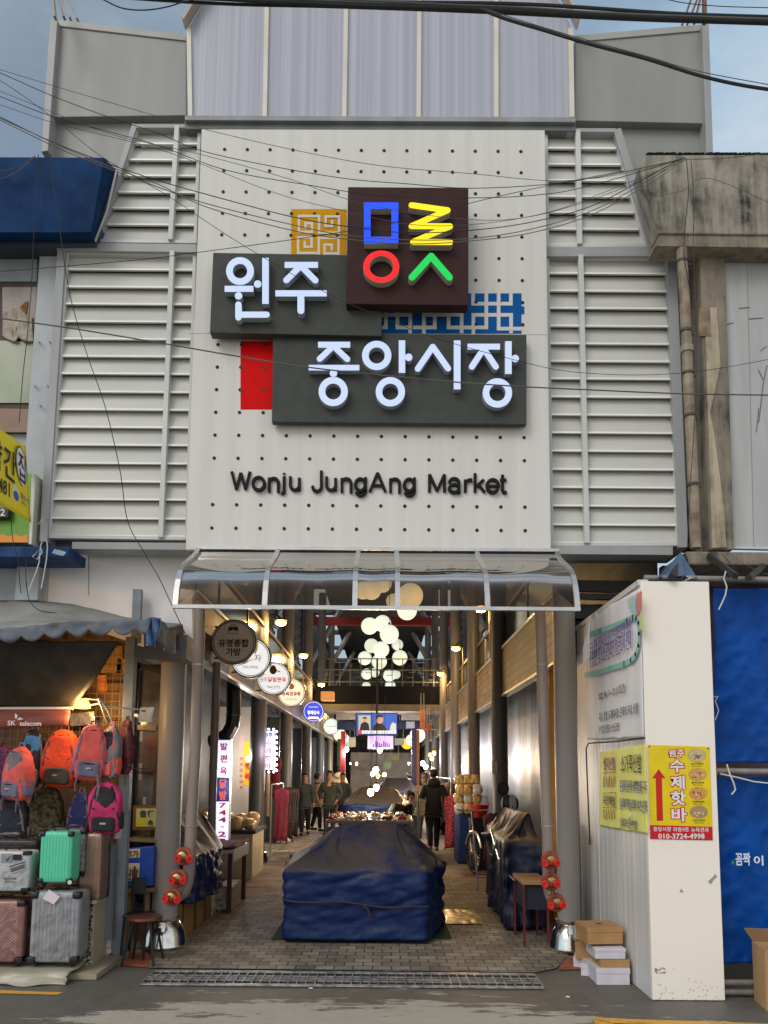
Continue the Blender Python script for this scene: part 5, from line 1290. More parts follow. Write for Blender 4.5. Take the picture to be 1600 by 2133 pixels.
# black duct
o = thing('duct', 'black metal duct with an elbow hanging in front of the lit shop on the left', 'duct', P(470,1540,12.3))
b = MB(); b.tube([P(487,1395,12.3),P(487,1490,12.3),P(484,1512,12.3),P(474,1530,12.3),P(458,1541,12.3),P(440,1546,12.2)], .115, 10); b.build('tube', mat('duct_black', (.022,.021,.02), .3, metal=.2, var=.2), o)
b = MB()
for x, y in ((487,1425),(487,1490)): b.lathe([(.117,-.012),(.128,-.012),(.128,.012),(.117,.012)], P(x,y,12.3), 12)
b.build('duct_collar', mat('duct_collar', lin(96,92,88), .3, metal=.6), o)
o = thing('support_pipe', 'slim grey pipe standing left of the tall lightbox sign', 'pipe', P(444,1760,9.6)); b = MB(); b.tube([P(452,1380,9.6),P(446,1560,9.6),P(440,1760,9.6)], .05, 12); b.build('pipe', M_spipe, o, smooth=True)
# light grey glass vestibule frame behind the left column
vf = thing('glass_door', 'aluminium framed glass door behind the left shop post', 'door', P(300,1990,7.75))
b = MB()
for x in (272, 322): b.bar(P(x+18,1385,7.75), P(x-14,1940,7.75), .045, .05)
b.bar(P(285,1515,7.75), P(330,1518,7.75), .05, .05); b.bar(P(262,1601,7.72), P(330,1602,7.72), .012, .02); b.bar(P(284,1385,7.75), P(342,1400,7.75), .06, .05)
b.build('frame', mat('door_bronze', lin(74,66,60), .35, metal=.4), vf)
b = MB(); b.slab([(268,1900),(320,1900),(334,1400),(292,1395)], 7.78, .008); b.build('pane', mat('pane_dim', lin(96,94,90), .12, var=.2, vs=3), vf)
b = MB()
for x, y0, y1 in ((290,1520,1545),(288,1590,1625),(297,1660,1676)): b.slab([(x,y1),(x+7,y1),(x+8,y0),(x+1,y0)], 7.772, .004)
b.build('reflection_panel', mat('dim_white', lin(170,172,172), .5), vf)
# ================================================================= LUGGAGE STALL AT THE LEFT
M_post = mat('post_grey', lin(132,138,144), .5, var=.10, vs=5)
st = thing('luggage_stall', 'open luggage stall with a grey scalloped awning at the left of the entrance', 'stall', (-3.2, 6.9, 0))
# corner post
b = MB(); p = PZ(243,2000); b.box((p.x-.045, p.y, .005), (p.x+.045, p.y+.09, P(265,1326,p.y).z)); b.build('corner_post', M_post, st, bevel=.004)
b = MB()
for y0, y1, x0, x1 in ((1672,1700,238,256),(1702,1722,236,252),(1725,1748,237,254)): b.slab([(x0-1,y1),(x1-1,y1-2),(x1,y0),(x0,y0+2)], p.y-.003, .003)
b.build('paper_sticker', mat('sticker_grey', lin(176,172,176), .6, var=.15, vs=30), st)
b = MB(); q = P(287,1228,7.3); b.box((q.x-.04,7.28,2.9),(q.x+.04,7.34,q.z)); b.build('rear_post', M_post, st)
# awning
M_awn = mat('awning_top', lin(156,154,146), .7, var=.10, vs=2.5, bump=.2, bs=6, col2=lin(132,130,124))
M_val = mat('awning_valance', lin(98,102,110), .7, var=.16, vs=6)
BL, BR, FR, FL = P(-190,1238,7.32), P(378,1300,7.32), P(330,1288,6.35), P(-190,1318,6.35)
def fa(u, t):
    p = BL.lerp(BR, u).lerp(FL.lerp(FR, u), t); r = .10*math.sin(u*math.pi)*0
    p.z += .035*nz3((u*5,t*2.4,2)) + .014*nz3((u*16,t*7,5)) + .09*math.exp(-((u-.52)/.18)**2)*(1-t) - .05*math.sin(t*math.pi)
    return p
b = MB(); b.grid(fa, 60, 20); b.build('awning', M_awn, st, smooth=True, solid=.004, ang=180)
def valance(A, B_, n, drop, amp):
    def f(u, t):
        p = A(u).copy(); s = abs(math.sin(u*n*math.pi)); p.z -= t*(drop + amp*s) ; p += V((0, -.008*math.sin(u*n*2*math.pi)*t - .012, 0)) + V((0,.02*nz3((u*20,t*2,3)),0)); return p
    b = MB(); b.grid(f, n*10, 5); b.build('valance', M_val, st, smooth=True, solid=.004, ang=180)
valance(lambda u: fa(u, 1), None, 11, .075, .06)
def side(u, t):
    p = fa(1, 1-u).copy(); p.z -= t*(.19+.05*abs(math.sin(u*9.4))); p.x += .03*math.sin(u*14)*t + .012; return p
b = MB(); b.grid(side, 30, 6); b.build('side_valance', M_val, st, smooth=True, solid=.004, ang=180)
b = MB()                       # crumpled blue tarp end knotted at the front corner
b.grid(lambda u, t: P(308+26*u+4*math.sin(t*5+u*7), 1288+62*t - 14*abs(u-.4)*t, 6.28) + V((0,-.05*abs(math.sin(u*7)),0)), 18, 10)
b.build('tarp_end', mat('tarp_end', lin(84,112,150), .5, var=.3, vs=9, col2=lin(56,72,98)), st, smooth=True, solid=.004)
# sloping inner drop sheet, its white bottom tube and the red banner
TL_, TR_, BL_, BR_ = P(-190,1330,6.5), P(248,1336,6.6), P(-190,1472,7.0), P(148,1474,7.0)
b = MB(); b.grid(lambda u, t: TL_.lerp(TR_, u).lerp(BL_.lerp(BR_, u), t) + V((0,0,.02*nz3((u*9,t*3,1)) - .05*math.sin(t*3.14))), 30, 12); b.build('drop_sheet', mat('drop_brown', lin(62,57,46), .6, var=.2, vs=5, col2=lin(40,37,32)), st, smooth=True, solid=.004)
b = MB(); b.bar(P(-190,1476,6.99), P(152,1475,6.99), .022, .022); b.build('sheet_tube', mat('tube_white', lin(214,204,190), .5), st)
rb = thing('red_banner', 'dull red telecom banner with white lettering hanging above the backpacks', 'banner', P(70,1518,6.97))
b = MB(); b.grid(lambda u, t: P(-190+(336-3*t)*u, 1479+38*t + (3*math.sin(u*5))*t, 6.97) + V((0,.02*nz3((u*6,t*2,2)),0)), 30, 6); b.build('sheet', mat('banner_red', lin(142,70,52), .6, var=.12, vs=3), rb, smooth=True, solid=.003)
b = MB(); b.textpx("SK", 16,1501,33,1511, 6.94, .002, .02); b.textpx("telecom", 41,1502,86,1512, 6.94, .002, .02)
b.prism([P(x,y,6.94) for x,y in ((31,1496),(31,1486),(37,1490),(35,1497))], (0,.002,0)); b.prism([P(x,y,6.94) for x,y in ((36,1500),(40,1494),(49,1498),(41,1499.5))], (0,.002,0))
b.build('lettering', mat('ink_white', ()), rb)
# back grid, boards
b = MB()
zb, zt = .7, 3.1
for i in range(33): x = -4.9+i*.075; b.box((x-.003,7.46,zb),(x+.003,7.466,zt))
for i in range(33): z = zb+i*.075; b.box((-4.9,7.468,z-.003),(-2.48,7.474,z+.003))
b.build('wire_grid', mat('wire_cream', lin(120,110,90), .5, metal=.3), st)
b = MB(); b.box((-5.2,7.6,0.03),(-2.52,7.66,3.2)); b.build('back_board', mat('board_ochre', lin(112,80,46), .6, var=.25, vs=3), st)
for (x0,y0,x1,y1,c,nm) in ((205,1345,255,1402,(168,120,64),'w'),(205,1406,222,1442,(214,124,44),'o'),(222,1422,262,1500,(120,86,50),'b'),(243,1372,262,1404,(184,132,70),'w')):
    b = MB(); b.rect(x0,y0,x1,y1,7.57,.02); b.build('wall_board', mat('wb_'+nm, lin(*c), .6, var=.1), st)
b = MB(); b.slab([(146,1512),(198,1510),(196,1482),(146,1486)], 7.42, .02); b.build('foil_sheet', mat('foil', (.75,.76,.8), .25, metal=.8, var=.2, vs=18, bump=.8, bs=12), st)
o = thing('clip_lamp', 'glowing amber lamp in the corner of the luggage stall', 'lamp', P(171,1478,7.2))
b = MB(); b.lathe([(.03,.05),(.05,.045),(.075,.0),(.078,-.03),(.06,-.035)], P(171,1468,7.2), 18); b.build('bulb', mat('bulb_amber', (1,.6,.1), .4, var=0, emit=6, ecol=(1,.50,.06)), o, smooth=True)
b = MB(); b.bar(P(160,1473,7.16), P(206,1466,7.2), .012, .012); b.build('lamp_arm', M_steel, o)
plamp('lamp_light', P(173,1472,6.95), 15, (1,.58,.2), .06, o)
b = MB(); b.bar(P(158,1454,7.1), P(206,1458,6.9), .010, .010); b.tube([P(205,1455,6.9),P(214,1480,6.88),P(222,1505,6.86)], .006, 6); b.tube([P(207,1455,6.9),P(225,1482,6.88),P(236,1512,6.86)], .006, 6); b.tube([P(206,1470,6.9),P(290,1478,6.9)], .008, 6); b.build('hanging_rail', M_steel, st)
o = thing('mirror', 'small square mirror on an arm beside the left post', 'mirror', P(303,1505,7.0))
b = MB(); b.slab([(288,1505),(314,1503),(321,1473),(292,1474)], 7.0, .012); b.build('frame', mat('mirror_frame', lin(190,184,176), .4), o)
b = MB(); b.slab([(291,1502),(311.5,1500.5),(318,1475.5),(294.5,1476.5)], 6.997, .003); b.build('glass', mat('mirror_glass', (.35,.28,.22), .08, metal=.9, var=.2, vs=5), o)
b = MB(); b.tube([P(289,1492,7.0),P(281,1489,7.1)], .016, 8); b.build('bracket', mat('ink_white', ()), o)

# ---- backpacks
def cloth(n, c, v=.12): return mat('cloth_'+n, lin(*c), .75, var=v, vs=7, bump=.4, bs=22)
def backpack(x0, y0, x1, y1, Y, label, body, panel, trim, yaw=0, pocket=True, pat=None, flat=.5):
    w_, h_ = (x1-x0)*k(Y), (y1-y0)*k(Y); c = P((x0+x1)/2, (y0+y1)/2, Y); d = w_*flat; sd = x0*.37
    o = thing('backpack', label, 'backpack', c - V((0,0,h_/2)), 'backpacks on the luggage stall')
    Rz = Matrix.Rotation(yaw, 3, 'Z') @ Matrix.Rotation(R(4*math.sin(sd)), 3, 'Y')
    def tw(p):
        z = p.z/(h_/2); q = V((p.x*(1-.34*max(0, z)**2 + .06*math.sin(z*4+sd)), p.y*(1.12-.45*max(0,z) + .10*min(0,z)), p.z - .02*abs(p.x)/w_))
        q += V((.014*nz3(p*16+V((sd,0,0))), -.022*abs(nz3(p*12+V((0,sd,0)))) - .012*abs(nz3(V((p.x*40, 1, p.z*18+sd)))), .008*nz3(p*20))); return Rz @ q
    f = lambda x, y, z: c + Rz @ V((x, y, z))
    hw = lambda t: w_*.5*(1-.34*max(0,t*2)**2)         # half width at height t (in h)
    b = MB(); b.ell(c, w_/2, d/2, h_/2, .5, .5, 36, 28, fn=tw); b.build('body', body, o, smooth=True, ang=180)
    b = MB(); b.ell(f(0,-d*.46,h_*.06), w_*.27, d*.10, h_*.33, .45, .5, 22, 16, fn=lambda p: Rz @ (V((p.x*(1+.5*p.z/h_), p.y, p.z)) + V((0,.01*nz3(p*24+V((sd,0,0))),0)))); b.build('front_panel', panel, o, smooth=True, ang=180)
    if pocket:
        b = MB(); b.ell(f(0,-d*.52,-h_*.30), w_*.34, d*.17, h_*.14, .4, .4, 22, 12, fn=lambda p: Rz @ (p + V((0,.012*nz3(p*26),.01*nz3(p*18))))); b.build('pocket', trim, o, smooth=True, ang=180)
        b = MB()
        for s in (-1, 1): b.ell(f(s*w_*.47,-d*.02,-h_*.24), w_*.07, d*.34, h_*.17, .6, .6, 12, 10, fn=lambda p: Rz @ p)
        b.build('side_pocket', trim, o, smooth=True, ang=180)
        b = MB(); b.box(f(-w_*.09,-d*.70,-h_*.30), f(w_*.09,-d*.688,-h_*.27)); b.build('emblem', mat('patch_pale', lin(176,170,166), .6), o)
    b = MB()
    arc_ = [f(w_*.40*math.cos(R(a)), -d*(.36+.10*math.sin(R(a))), h_*(.06+.34*math.sin(R(a)))) for a in range(-20,201,20)]
    b.tube(arc_, .006, 5); b.tube([f(-w_*.30,-d*.62,-h_*.21), f(0,-d*.70,-h_*.20), f(w_*.30,-d*.62,-h_*.21)], .005, 5); b.build('zip_line', M_guardz, o, smooth=True)
    b = MB()
    for s in (-1, 1):
        b.tube([f(s*w_*.46,-d*.28,-h_*.36), f(s*w_*.40,-d*.50,-h_*.12), f(s*w_*.36,-d*.48,h_*.12), f(s*w_*.20,-d*.34,h_*.42)], .011, 6)
        b.tube([f(s*w_*.38,-d*.50,h_*.02), f(s*w_*.24,-d*.56,-h_*.02)], .009, 5); b.tube([f(s*w_*.30,-d*.5,-h_*.44), f(s*w_*.34,-d*.54,-h_*.60), f(s*w_*.31,-d*.5,-h_*.70)], .006, 5)
    b.build('strap', trim, o, smooth=True)
    b = MB(); b.tube([f(-w_*.12,0,h_*.46), f(-w_*.08,0,h_*.57), f(w_*.08,0,h_*.57), f(w_*.12,0,h_*.46)], .010, 6); b.build('handle', trim, o, smooth=True)
    return o
M_guardz = mat('zip_black', (.015,.015,.016), .4)
C_blk = cloth('black', (34,33,36)); C_gry = cloth('grey', (122,114,116)); C_cor = cloth('coral', (226,92,82)); C_ora = cloth('orange', (226,72,22)); C_brn = cloth('olive', (74,66,56)); C_mag = cloth('magenta', (196,38,100)); C_nav = cloth('navy', (30,36,92)); C_blu = cloth('skyblue', (60,124,176)); C_pur = cloth('purple', (104,34,76), .4); C_red = mat('cloth_deepred', lin(122,34,38), .8, var=0, vs=26, col2=lin(60,18,22), lo=.4, hi=.62); C_cam = mat('cloth_camo', lin(96,84,46), .8, var=.3, vs=26, col2=lin(38,36,22), lo=.42, hi=.58); C_dnv = cloth('darknavy', (26,32,44)); C_lil = cloth('lilac', (112,106,130))
backpack(-30,1556,34,1662,6.95,'purple patterned backpack cut by the left edge of the photo', C_pur, C_pur, C_red)
backpack(6,1556,76,1666,6.78,'coral and beige backpack hanging in front at the far left', C_cor, C_gry, C_lil, R(-28))
backpack(38,1519,92,1642,7.08,'black backpack with light blue sides behind the coral one', C_blk, C_blu, C_gry, R(20))
backpack(92,1520,168,1640,7.1,'bright orange backpack hung flat against the wire grid', C_ora, C_ora, C_brn, 0)
backpack(157,1510,222,1625,6.86,'coral and lilac backpack with grey edge hanging by the post', C_cor, C_cor, C_lil, R(18))
backpack(206,1512,256,1622,6.92,'grey backpack with coral side panel hanging by the post', C_gry, C_blk, C_cor, R(-24))
backpack(246,1500,281,1612,7.0,'dark red floral drawstring bag behind the grey backpack', C_red, C_red, C_brn, R(-30), False)
backpack(186,1630,254,1736,6.82,'magenta backpack with black lacing hanging low on the post', C_mag, C_blk, C_blk, R(8))
backpack(143,1650,192,1750,7.1,'navy blue backpack in the dark lower row', C_nav, C_nav, C_lil)
backpack(62,1640,134,1764,7.12,'camouflage rucksack in the dark lower row', C_cam, C_cam, C_cam)
backpack(-4,1662,62,1768,7.05,'black rucksack with white piping in the dark lower row', C_dnv, C_dnv, C_gry)
strn([(203,1612,0),(206,1640,0),(201,1668,0)], 6.74, 'loose grey strap hanging from the coral backpack', .012, C_gry, 'strap', 'loose_strap')

# ---- platform under the cases
pf = thing('display_platform', 'low display platform covered with creased beige sheeting under the suitcases', 'platform', (-3.0,6.5,0))
b = MB(); b.box((-5.5,6.32,.004),(-2.52,7.3,.075)); b.build('base', mat('wood_base', lin(120,108,90), .8, var=.2, vs=6), pf)
b = MB(); ex = lambda t: -2.46+.02*t
def fp(u, t):
    x = -5.4 + (2.92)*u
    if t < .55: y, z = 7.25 - (.98)*(t/.55), .086
    else: q = (t-.55)/.45; y, z = 6.27 - .05*q - .03*math.sin(u*37)*q, .086 - .082*q
    z += .008*nz3((u*22,t*5,2)) + .012*abs(nz3((u*9,t*9,5)))*(1 if t > .4 else .3)
    return V((x + (.03*nz3((t*8,u,1)) if u > .95 else 0), y + .03*nz3((u*12, t*3, 9))*(t > .55), max(.006, z)))
b.grid(fp, 70, 24); b.build('sheeting', mat('sheeting_beige', lin(172,164,142), .35, var=.08, vs=6, bump=.15, bs=9), pf, smooth=True, solid=.003, ang=60)
b = MB(); b.box((-2.53,6.4,.005),(-2.30,7.2,.05)); b.build('side_board', mat('wood_pale', lin(150,140,116), .8, var=.15), pf)

# ---- suitcases
M_guard = mat('guard_black', (.018,.018,.02), .35)
def wrapmat():
    m = bpy.data.materials.new('plastic_wrap'); m.use_nodes = True
    n = m.node_tree.nodes; l = m.node_tree.links.new; n.clear()
    o = n.new('ShaderNodeOutputMaterial'); mx = n.new('ShaderNodeMixShader'); tr = n.new('ShaderNodeBsdfTransparent'); gl = n.new('ShaderNodeBsdfGlossy'); fr = n.new('ShaderNodeFresnel')
    bp = n.new('ShaderNodeBump'); nn = n.new('ShaderNodeTexNoise'); t = n.new('ShaderNodeTexCoord'); nn.inputs['Scale'].default_value = 6; nn.inputs['Detail'].default_value = 3
    l(t.outputs['Object'], nn.inputs[0]); l(nn.outputs[0], bp.inputs['Height']); bp.inputs['Strength'].default_value = 1; bp.inputs['Distance'].default_value = .06
    tr.inputs[0].default_value = (.95,.95,.95,1); gl.inputs['Roughness'].default_value = .12; fr.inputs[0].default_value = 1.22
    l(bp.outputs[0], gl.inputs['Normal']); l(bp.outputs[0], fr.inputs['Normal']); l(fr.outputs[0], mx.inputs[0]); l(tr.outputs[0], mx.inputs[1]); l(gl.outputs[0], mx.inputs[2]); l(mx.outputs[0], o.inputs[0])
    return m
M_wrap = wrapmat()
def suitcase(x0, y0, x1, y1, Y, depth, label, m, ribs=9, wheels=True, wrap=True, pattern=None, guards=True, z=None):
    a, c = P(x0, y1, Y), P(x1, y0, Y); 
    z0 = z if z is not None else a.z
    W, H = c.x-a.x, c.z-a.z; r = min(W,H)*.10; cx = (a.x+c.x)/2; wl = .035 if wheels else 0
    o = thing('suitcase', label, 'suitcase', (cx, Y+depth/2, z0), 'suitcases on the luggage stall')
    cc = V((cx, Y+depth/2, z0+wl+(H-wl)/2)); hx, hz = W/2, (H-wl)/2
    b = MB(); b.ell(cc, hx, depth/2, hz, .16, .22, 40, 24); b.build('shell', m, o, smooth=True, ang=60)
    if ribs:
        b = MB()
        for i in range(ribs):
            x = cx - hx*.78 + hx*1.56*i/(ribs-1); b.bar((x,Y+.012,cc.z-hz*.86),(x,Y+.012,cc.z+hz*.86), hx*.10, .03)
        b.build('rib_pattern', m, o, bevel=.006)
    if pattern:
        b = MB()
        for zc in (-.42, .42):
            for s in (-1, 1):
                for i in range(7):
                    z_ = cc.z + hz*zc + (i-3)*.022
                    b.bar((cx+s*hx*.78,Y+.004,z_),(cx+s*hx*.42,Y+.004,z_+.06),.006,.012); b.bar((cx+s*hx*.42,Y+.004,z_+.06),(cx+s*hx*.06,Y+.004,z_),.006,.012)
        b.build('chevron_pattern', pattern, o)
    if guards:
        for sx in (-1, 1):
            for sz in (-1, 1):
                b = MB(); b.ell(cc + V((sx*hx*.86, -depth*.40, sz*hz*.91)), hx*.165, depth*.14, hz*.10, .3, .3, 14, 8); b.build('corner_guard', M_guard, o, smooth=True)
    if wheels:
        for sx in (-1, 1):
            b = MB(); b.lathe([(.0,-.012),(.026,-.012),(.03,-.006),(.03,.006),(.026,.012),(0,.012)], (cx+sx*hx*.75, Y+.05, z0+.030), 14, ax=(1,0,0)); b.build('wheel', M_black, o, smooth=True)
    b = MB(); b.tube([cc+V((-.06,0,hz-.005)), cc+V((-.05,0,hz+.018)), cc+V((.05,0,hz+.018)), cc+V((.06,0,hz-.005))], .010, 8); b.build('handle', M_guard, o, smooth=True)
    if wrap:
        b = MB(); b.ell(cc + V((0,0,.006)), hx+.014, depth/2+.016, hz+.022, .2, .25, 34, 22, fn=lambda p: p + V((.006*nz3(p*11), .007*nz3(p*9+V((5,0,0))), .010*nz3(p*10+V((0,7,0)))))); b.build('plastic_wrap', M_wrap, o, smooth=True, ang=180)
    return o, cc, hx, hz
S_grey = mat('case_grey', lin(172,172,174), .42, metal=0, var=.05, vs=20, stretch=(6,1,.4)); S_teal = mat('case_teal', lin(92,206,164), .38, var=.05, vs=20, stretch=(6,1,.4)); S_rose = mat('case_rose', lin(176,128,120), .36, metal=.25, var=.05); S_rgold = mat('case_rosegold', lin(186,150,130), .3, metal=.35, var=.06); S_wht = mat('case_white', lin(214,216,216), .35, var=.03); S_drk = mat('case_dark', lin(52,46,46), .35, var=.2); S_news = mat('case_print', lin(178,178,170), .45, var=.3, vs=24)
zp = .092
suitcase(57,1850,167,2006,6.42,.26,'large plastic-wrapped grey suitcase with a paper tag at the front of the stall', S_grey, 11, z=zp)
o, cc, hx, hz = suitcase(-62,1868,52,2006,6.42,.26,'rose coloured suitcase with chevron grooves cut by the left edge', S_rose, 0, pattern=mat('chevron_pink', lin(222,184,176), .4), z=zp)
o, cc, hx, hz = suitcase(78,1733,152,1848,6.46,.20,'small mint green cabin case standing on top of the grey suitcase', S_teal, 9, wrap=False)
o2 = suitcase(100,1729,178,1832,6.70,.16,'cabin case with printed newspaper lettering behind the mint green case', S_news, 0)[0]
o3, cc3, hx3, hz3 = suitcase(-40,1774,62,1866,6.44,.22,'white cabin case with a first class ticket print on top of the rose suitcase', S_wht, 0)
suitcase(-60,1750,78,1845,6.75,.2,'dark plastic-wrapped suitcase behind the white cabin case', S_drk, 0, guards=False)
suitcase(160,1736,212,1884,6.72,.22,'tall rose gold suitcase in plastic standing on the cream cabinet', S_rgold, 5, guards=False)
yq = 6.405
b = MB(); b.slab([(89,1872),(112,1884),(125,1868),(102,1853)], yq-.01, .003); b.build('paper_tag', mat('tag_white', lin(232,214,218), .6, var=.05), label='tilted white paper tag on the grey suitcase', cat='tag')
b = MB(); b.slab([(22,1821),(54,1811),(51,1797),(19,1807)], 6.432, .002); b.build('ticket_label', mat('ticket_white', lin(220,214,206), .5), o3)
b = MB()
for i in range(14): x = 23+i*2.1; b.slab([(x,1817-i*.65),(x+1.2,1816.6-i*.65),(x,1808.5-i*.65),(x-1.2,1809-i*.65)], 6.430, .001)
b.stroke([(19.5,1805.5),(51.5,1795.6)], 2, 6.43, .001, cap='s'); b.build('barcode', mat('ink_maroon', lin(70,30,34), .5, var=0), o3)
b = MB(); b.textpx("FIRST CLASS", 7,1828,33,1832, 6.43, .001, .02); b.textpx("BY AIR MAIL", 10,1835,30,1838, 6.43, .001, 0); b.rect(27,1780,45,1792,6.43,.001); b.build('lettering', INK, o3)
b = MB(); b.rect(3,1778,25,1796,6.431,.001); b.stroke([(12,1790),(15,1793),(21,1784)], 1.6, 6.428, .001, 1); b.build('luggage_label', [mat('label_silver', lin(176,180,190), .4), INK], o3)
b = MB(); b.disc(145,1838,4.4, 6.40, .006); b.build('round_tag', mat('tag_cream', lin(206,208,190), .5), o)
# cabinet with pierced edge, folded shutter, blocks
cab = thing('cabinet', 'cream cabinet with a speckled black edge under the rose gold suitcase', 'cabinet', P(200,2005,6.7))
b = MB(); a, c = P(166,2002,6.72), P(196,1887,6.72); b.box((a.x,6.72,.05),(c.x,7.2,c.z)); b.build('carcass', mat('cab_dark', (.014,.013,.012), .8, var=0), cab)
b = MB(); b.box((c.x,6.705,.04),(c.x+.016,7.25,c.z+.02)); b.build('side_panel', mat('cab_tan', lin(172,156,130), .6, var=.06, vs=3), cab)
b = MB(); b.box((c.x-.085,6.695,.04),(c.x,6.715,c.z)); b.box((a.x,6.695,c.z-.08),(c.x-.086,6.715,c.z)); b.build('edge_frame', mat('edge_speckle', lin(206,200,180), .6, var=0, vs=60, col2=(.01,.01,.01), lo=.50, hi=.54, detail=2), cab)
b = MB(); b.box((a.x-.01,6.68,c.z+.022),(c.x+.03,7.26,c.z+.05)); b.build('top', mat('cab_top', lin(196,190,170), .5), cab)
b = MB(); b.slab([(209,1960),(233,1956),(240,1760),(214,1752)], 6.95, .06); b.build('folded_shutter', mat('shutter_grey', lin(112,114,116), .5, var=.1, stretch=(8,1,.3), vs=3), st)
for i, (x0,y0,x1,y1) in enumerate(((207,1957,217.5,1974),(219,1957,230,1974),(207,1975.5,217.5,1987),(219,1975.5,230,1987),(210,1988,226,2005))):
    b = MB(); b.rect(x0,y0,x1,y1,7.02,.07); b.build('white_block', mat('block_white', lin(206,200,184), .7, var=.06, vs=9), label=['upper left white block in the small pile beside the grey post','upper right white block in the small pile beside the grey post','middle left white block in the small pile beside the grey post','middle right white block in the small pile beside the grey post','lowest rounded white block beside the foot of the grey post'][i], cat='block', bevel=.006 if i < 4 else .02, group='white blocks beside the post')

# ---- behind the post: framed sign, painted crates, stool
o = thing('framed_sign', 'wooden framed yellow sign with black characters behind the left post', 'sign', P(302,1728,7.5))
b = MB(); b.slab([(276,1728),(330,1728),(330,1678),(278,1678)], 7.5, .03); b.build('frame', mat('frame_wood', lin(110,76,42), .6, var=.15), o)
b = MB(); b.slab([(283,1722),(326,1722),(326,1684),(284,1684)], 7.495, .006); b.build('sheet', mat('sheet_yellow', lin(186,176,110), .5, var=.05), o)
b = MB(); b.textpx("信", 291,1687,305,1703, 7.492, .002, .03); b.textpx("行", 307,1687,320,1703, 7.492, .002, .03); b.textpx("金", 307,1707,320,1721, 7.492, .002, .03); b.build('lettering', INK, o)
b = MB(); b.slab([(284.5,1721.5),(305,1721.5),(305,1704),(285,1704)], 7.493, .003); b.build('colour_block', mat('block_yellow', lin(196,180,20), .5), o)
b = MB(); b.slab([(262,1752),(332,1756),(332,1748),(262,1746)], 7.45, .3); b.build('shelf_board', mat('shelf_wood', lin(120,104,78), .7, var=.15), st)
o = thing('painted_crate', 'blue and cream crate with brush-painted red brown letters behind the left post', 'crate', P(292,1850,7.4))
b = MB(); b.slab([(258,1849),(318,1846),(322,1762),(262,1768)], 7.4, .3); b.build('body', mat('crate_blue', lin(24,72,160), .5, var=.1), o, bevel=.01)
b = MB(); b.slab([(258,1836),(289,1833),(291,1798),(260,1798)], 7.396, .006); b.slab([(260,1788),(291,1786),(292,1768),(262,1770)], 7.396, .006); b.build('cream_panel', mat('crate_cream', lin(206,194,160), .6, var=.08), o)
b = MB(); b.textpx("고가", 262,1771,289,1786, 7.392, .002, .03); b.textpx("신발", 260,1809,288,1833, 7.392, .002, .04); b.build('lettering', mat('ink_rust', lin(120,50,28), .6, var=0), o)
b = MB(); b.slab([(258,1862),(322,1858),(322,1850),(258,1852)], 7.38, .3); b.slab([(262,1985),(270,1985),(272,1862),(264,1862)], 7.4, .05); b.slab([(300,1960),(308,1960),(310,1860),(302,1860)], 7.4, .05); b.build('crate_stand', mat('stand_wood', lin(140,106,66), .7, var=.15), label='wooden stand under the painted crate', cat='stand')
o = thing('stool', 'round brown stool with black splayed legs left of the column', 'stool', PZ(292,1985))
ct = P(302,1911,6.95)
b = MB(); b.lathe([(.0,-.02),(.14,-.02),(.155,-.008),(.15,.012),(.10,.018),(0,.014)], ct, 28); b.build('seat', mat('seat_brown', lin(96,52,40), .4, var=.1), o, smooth=True)
for dx, dy in ((-.15,-.12),(.13,-.14),(.14,.12),(-.13,.12)):
    b = MB(); b.tube([ct+V((dx*.55,dy*.55,-.02)), V((ct.x+dx,ct.y+dy,.012))], .012, 8); b.build('leg', M_black, o, smooth=True)
o = thing('chair', 'dark folding chair in the shadow between the post and the stool', 'chair', PZ(262,1990))
b = MB(); a = P(262,1905,7.05); b.box((a.x-.02,7.0,a.z-.02),(a.x+.22,7.25,a.z)); b.build('seat', M_guard, o, bevel=.01)
for dx, dy in ((0,0),(.2,0),(0,.22),(.2,.22)):
    b = MB(); b.tube([V((a.x+dx,7.02+dy,a.z-.02)), V((a.x+dx-.02,7.02+dy,.01))], .012, 8); b.build('leg', M_black, o)
b = MB(); b.box((a.x-.02,7.24,a.z+.15),(a.x+.10,7.26,a.z+.30)); b.tube([V((a.x,7.25,a.z)),V((a.x,7.25,a.z+.4))],.01,6); b.tube([V((a.x+.1,7.25,a.z)),V((a.x+.1,7.25,a.z+.3))],.01,6); b.build('backrest', M_guard, o)
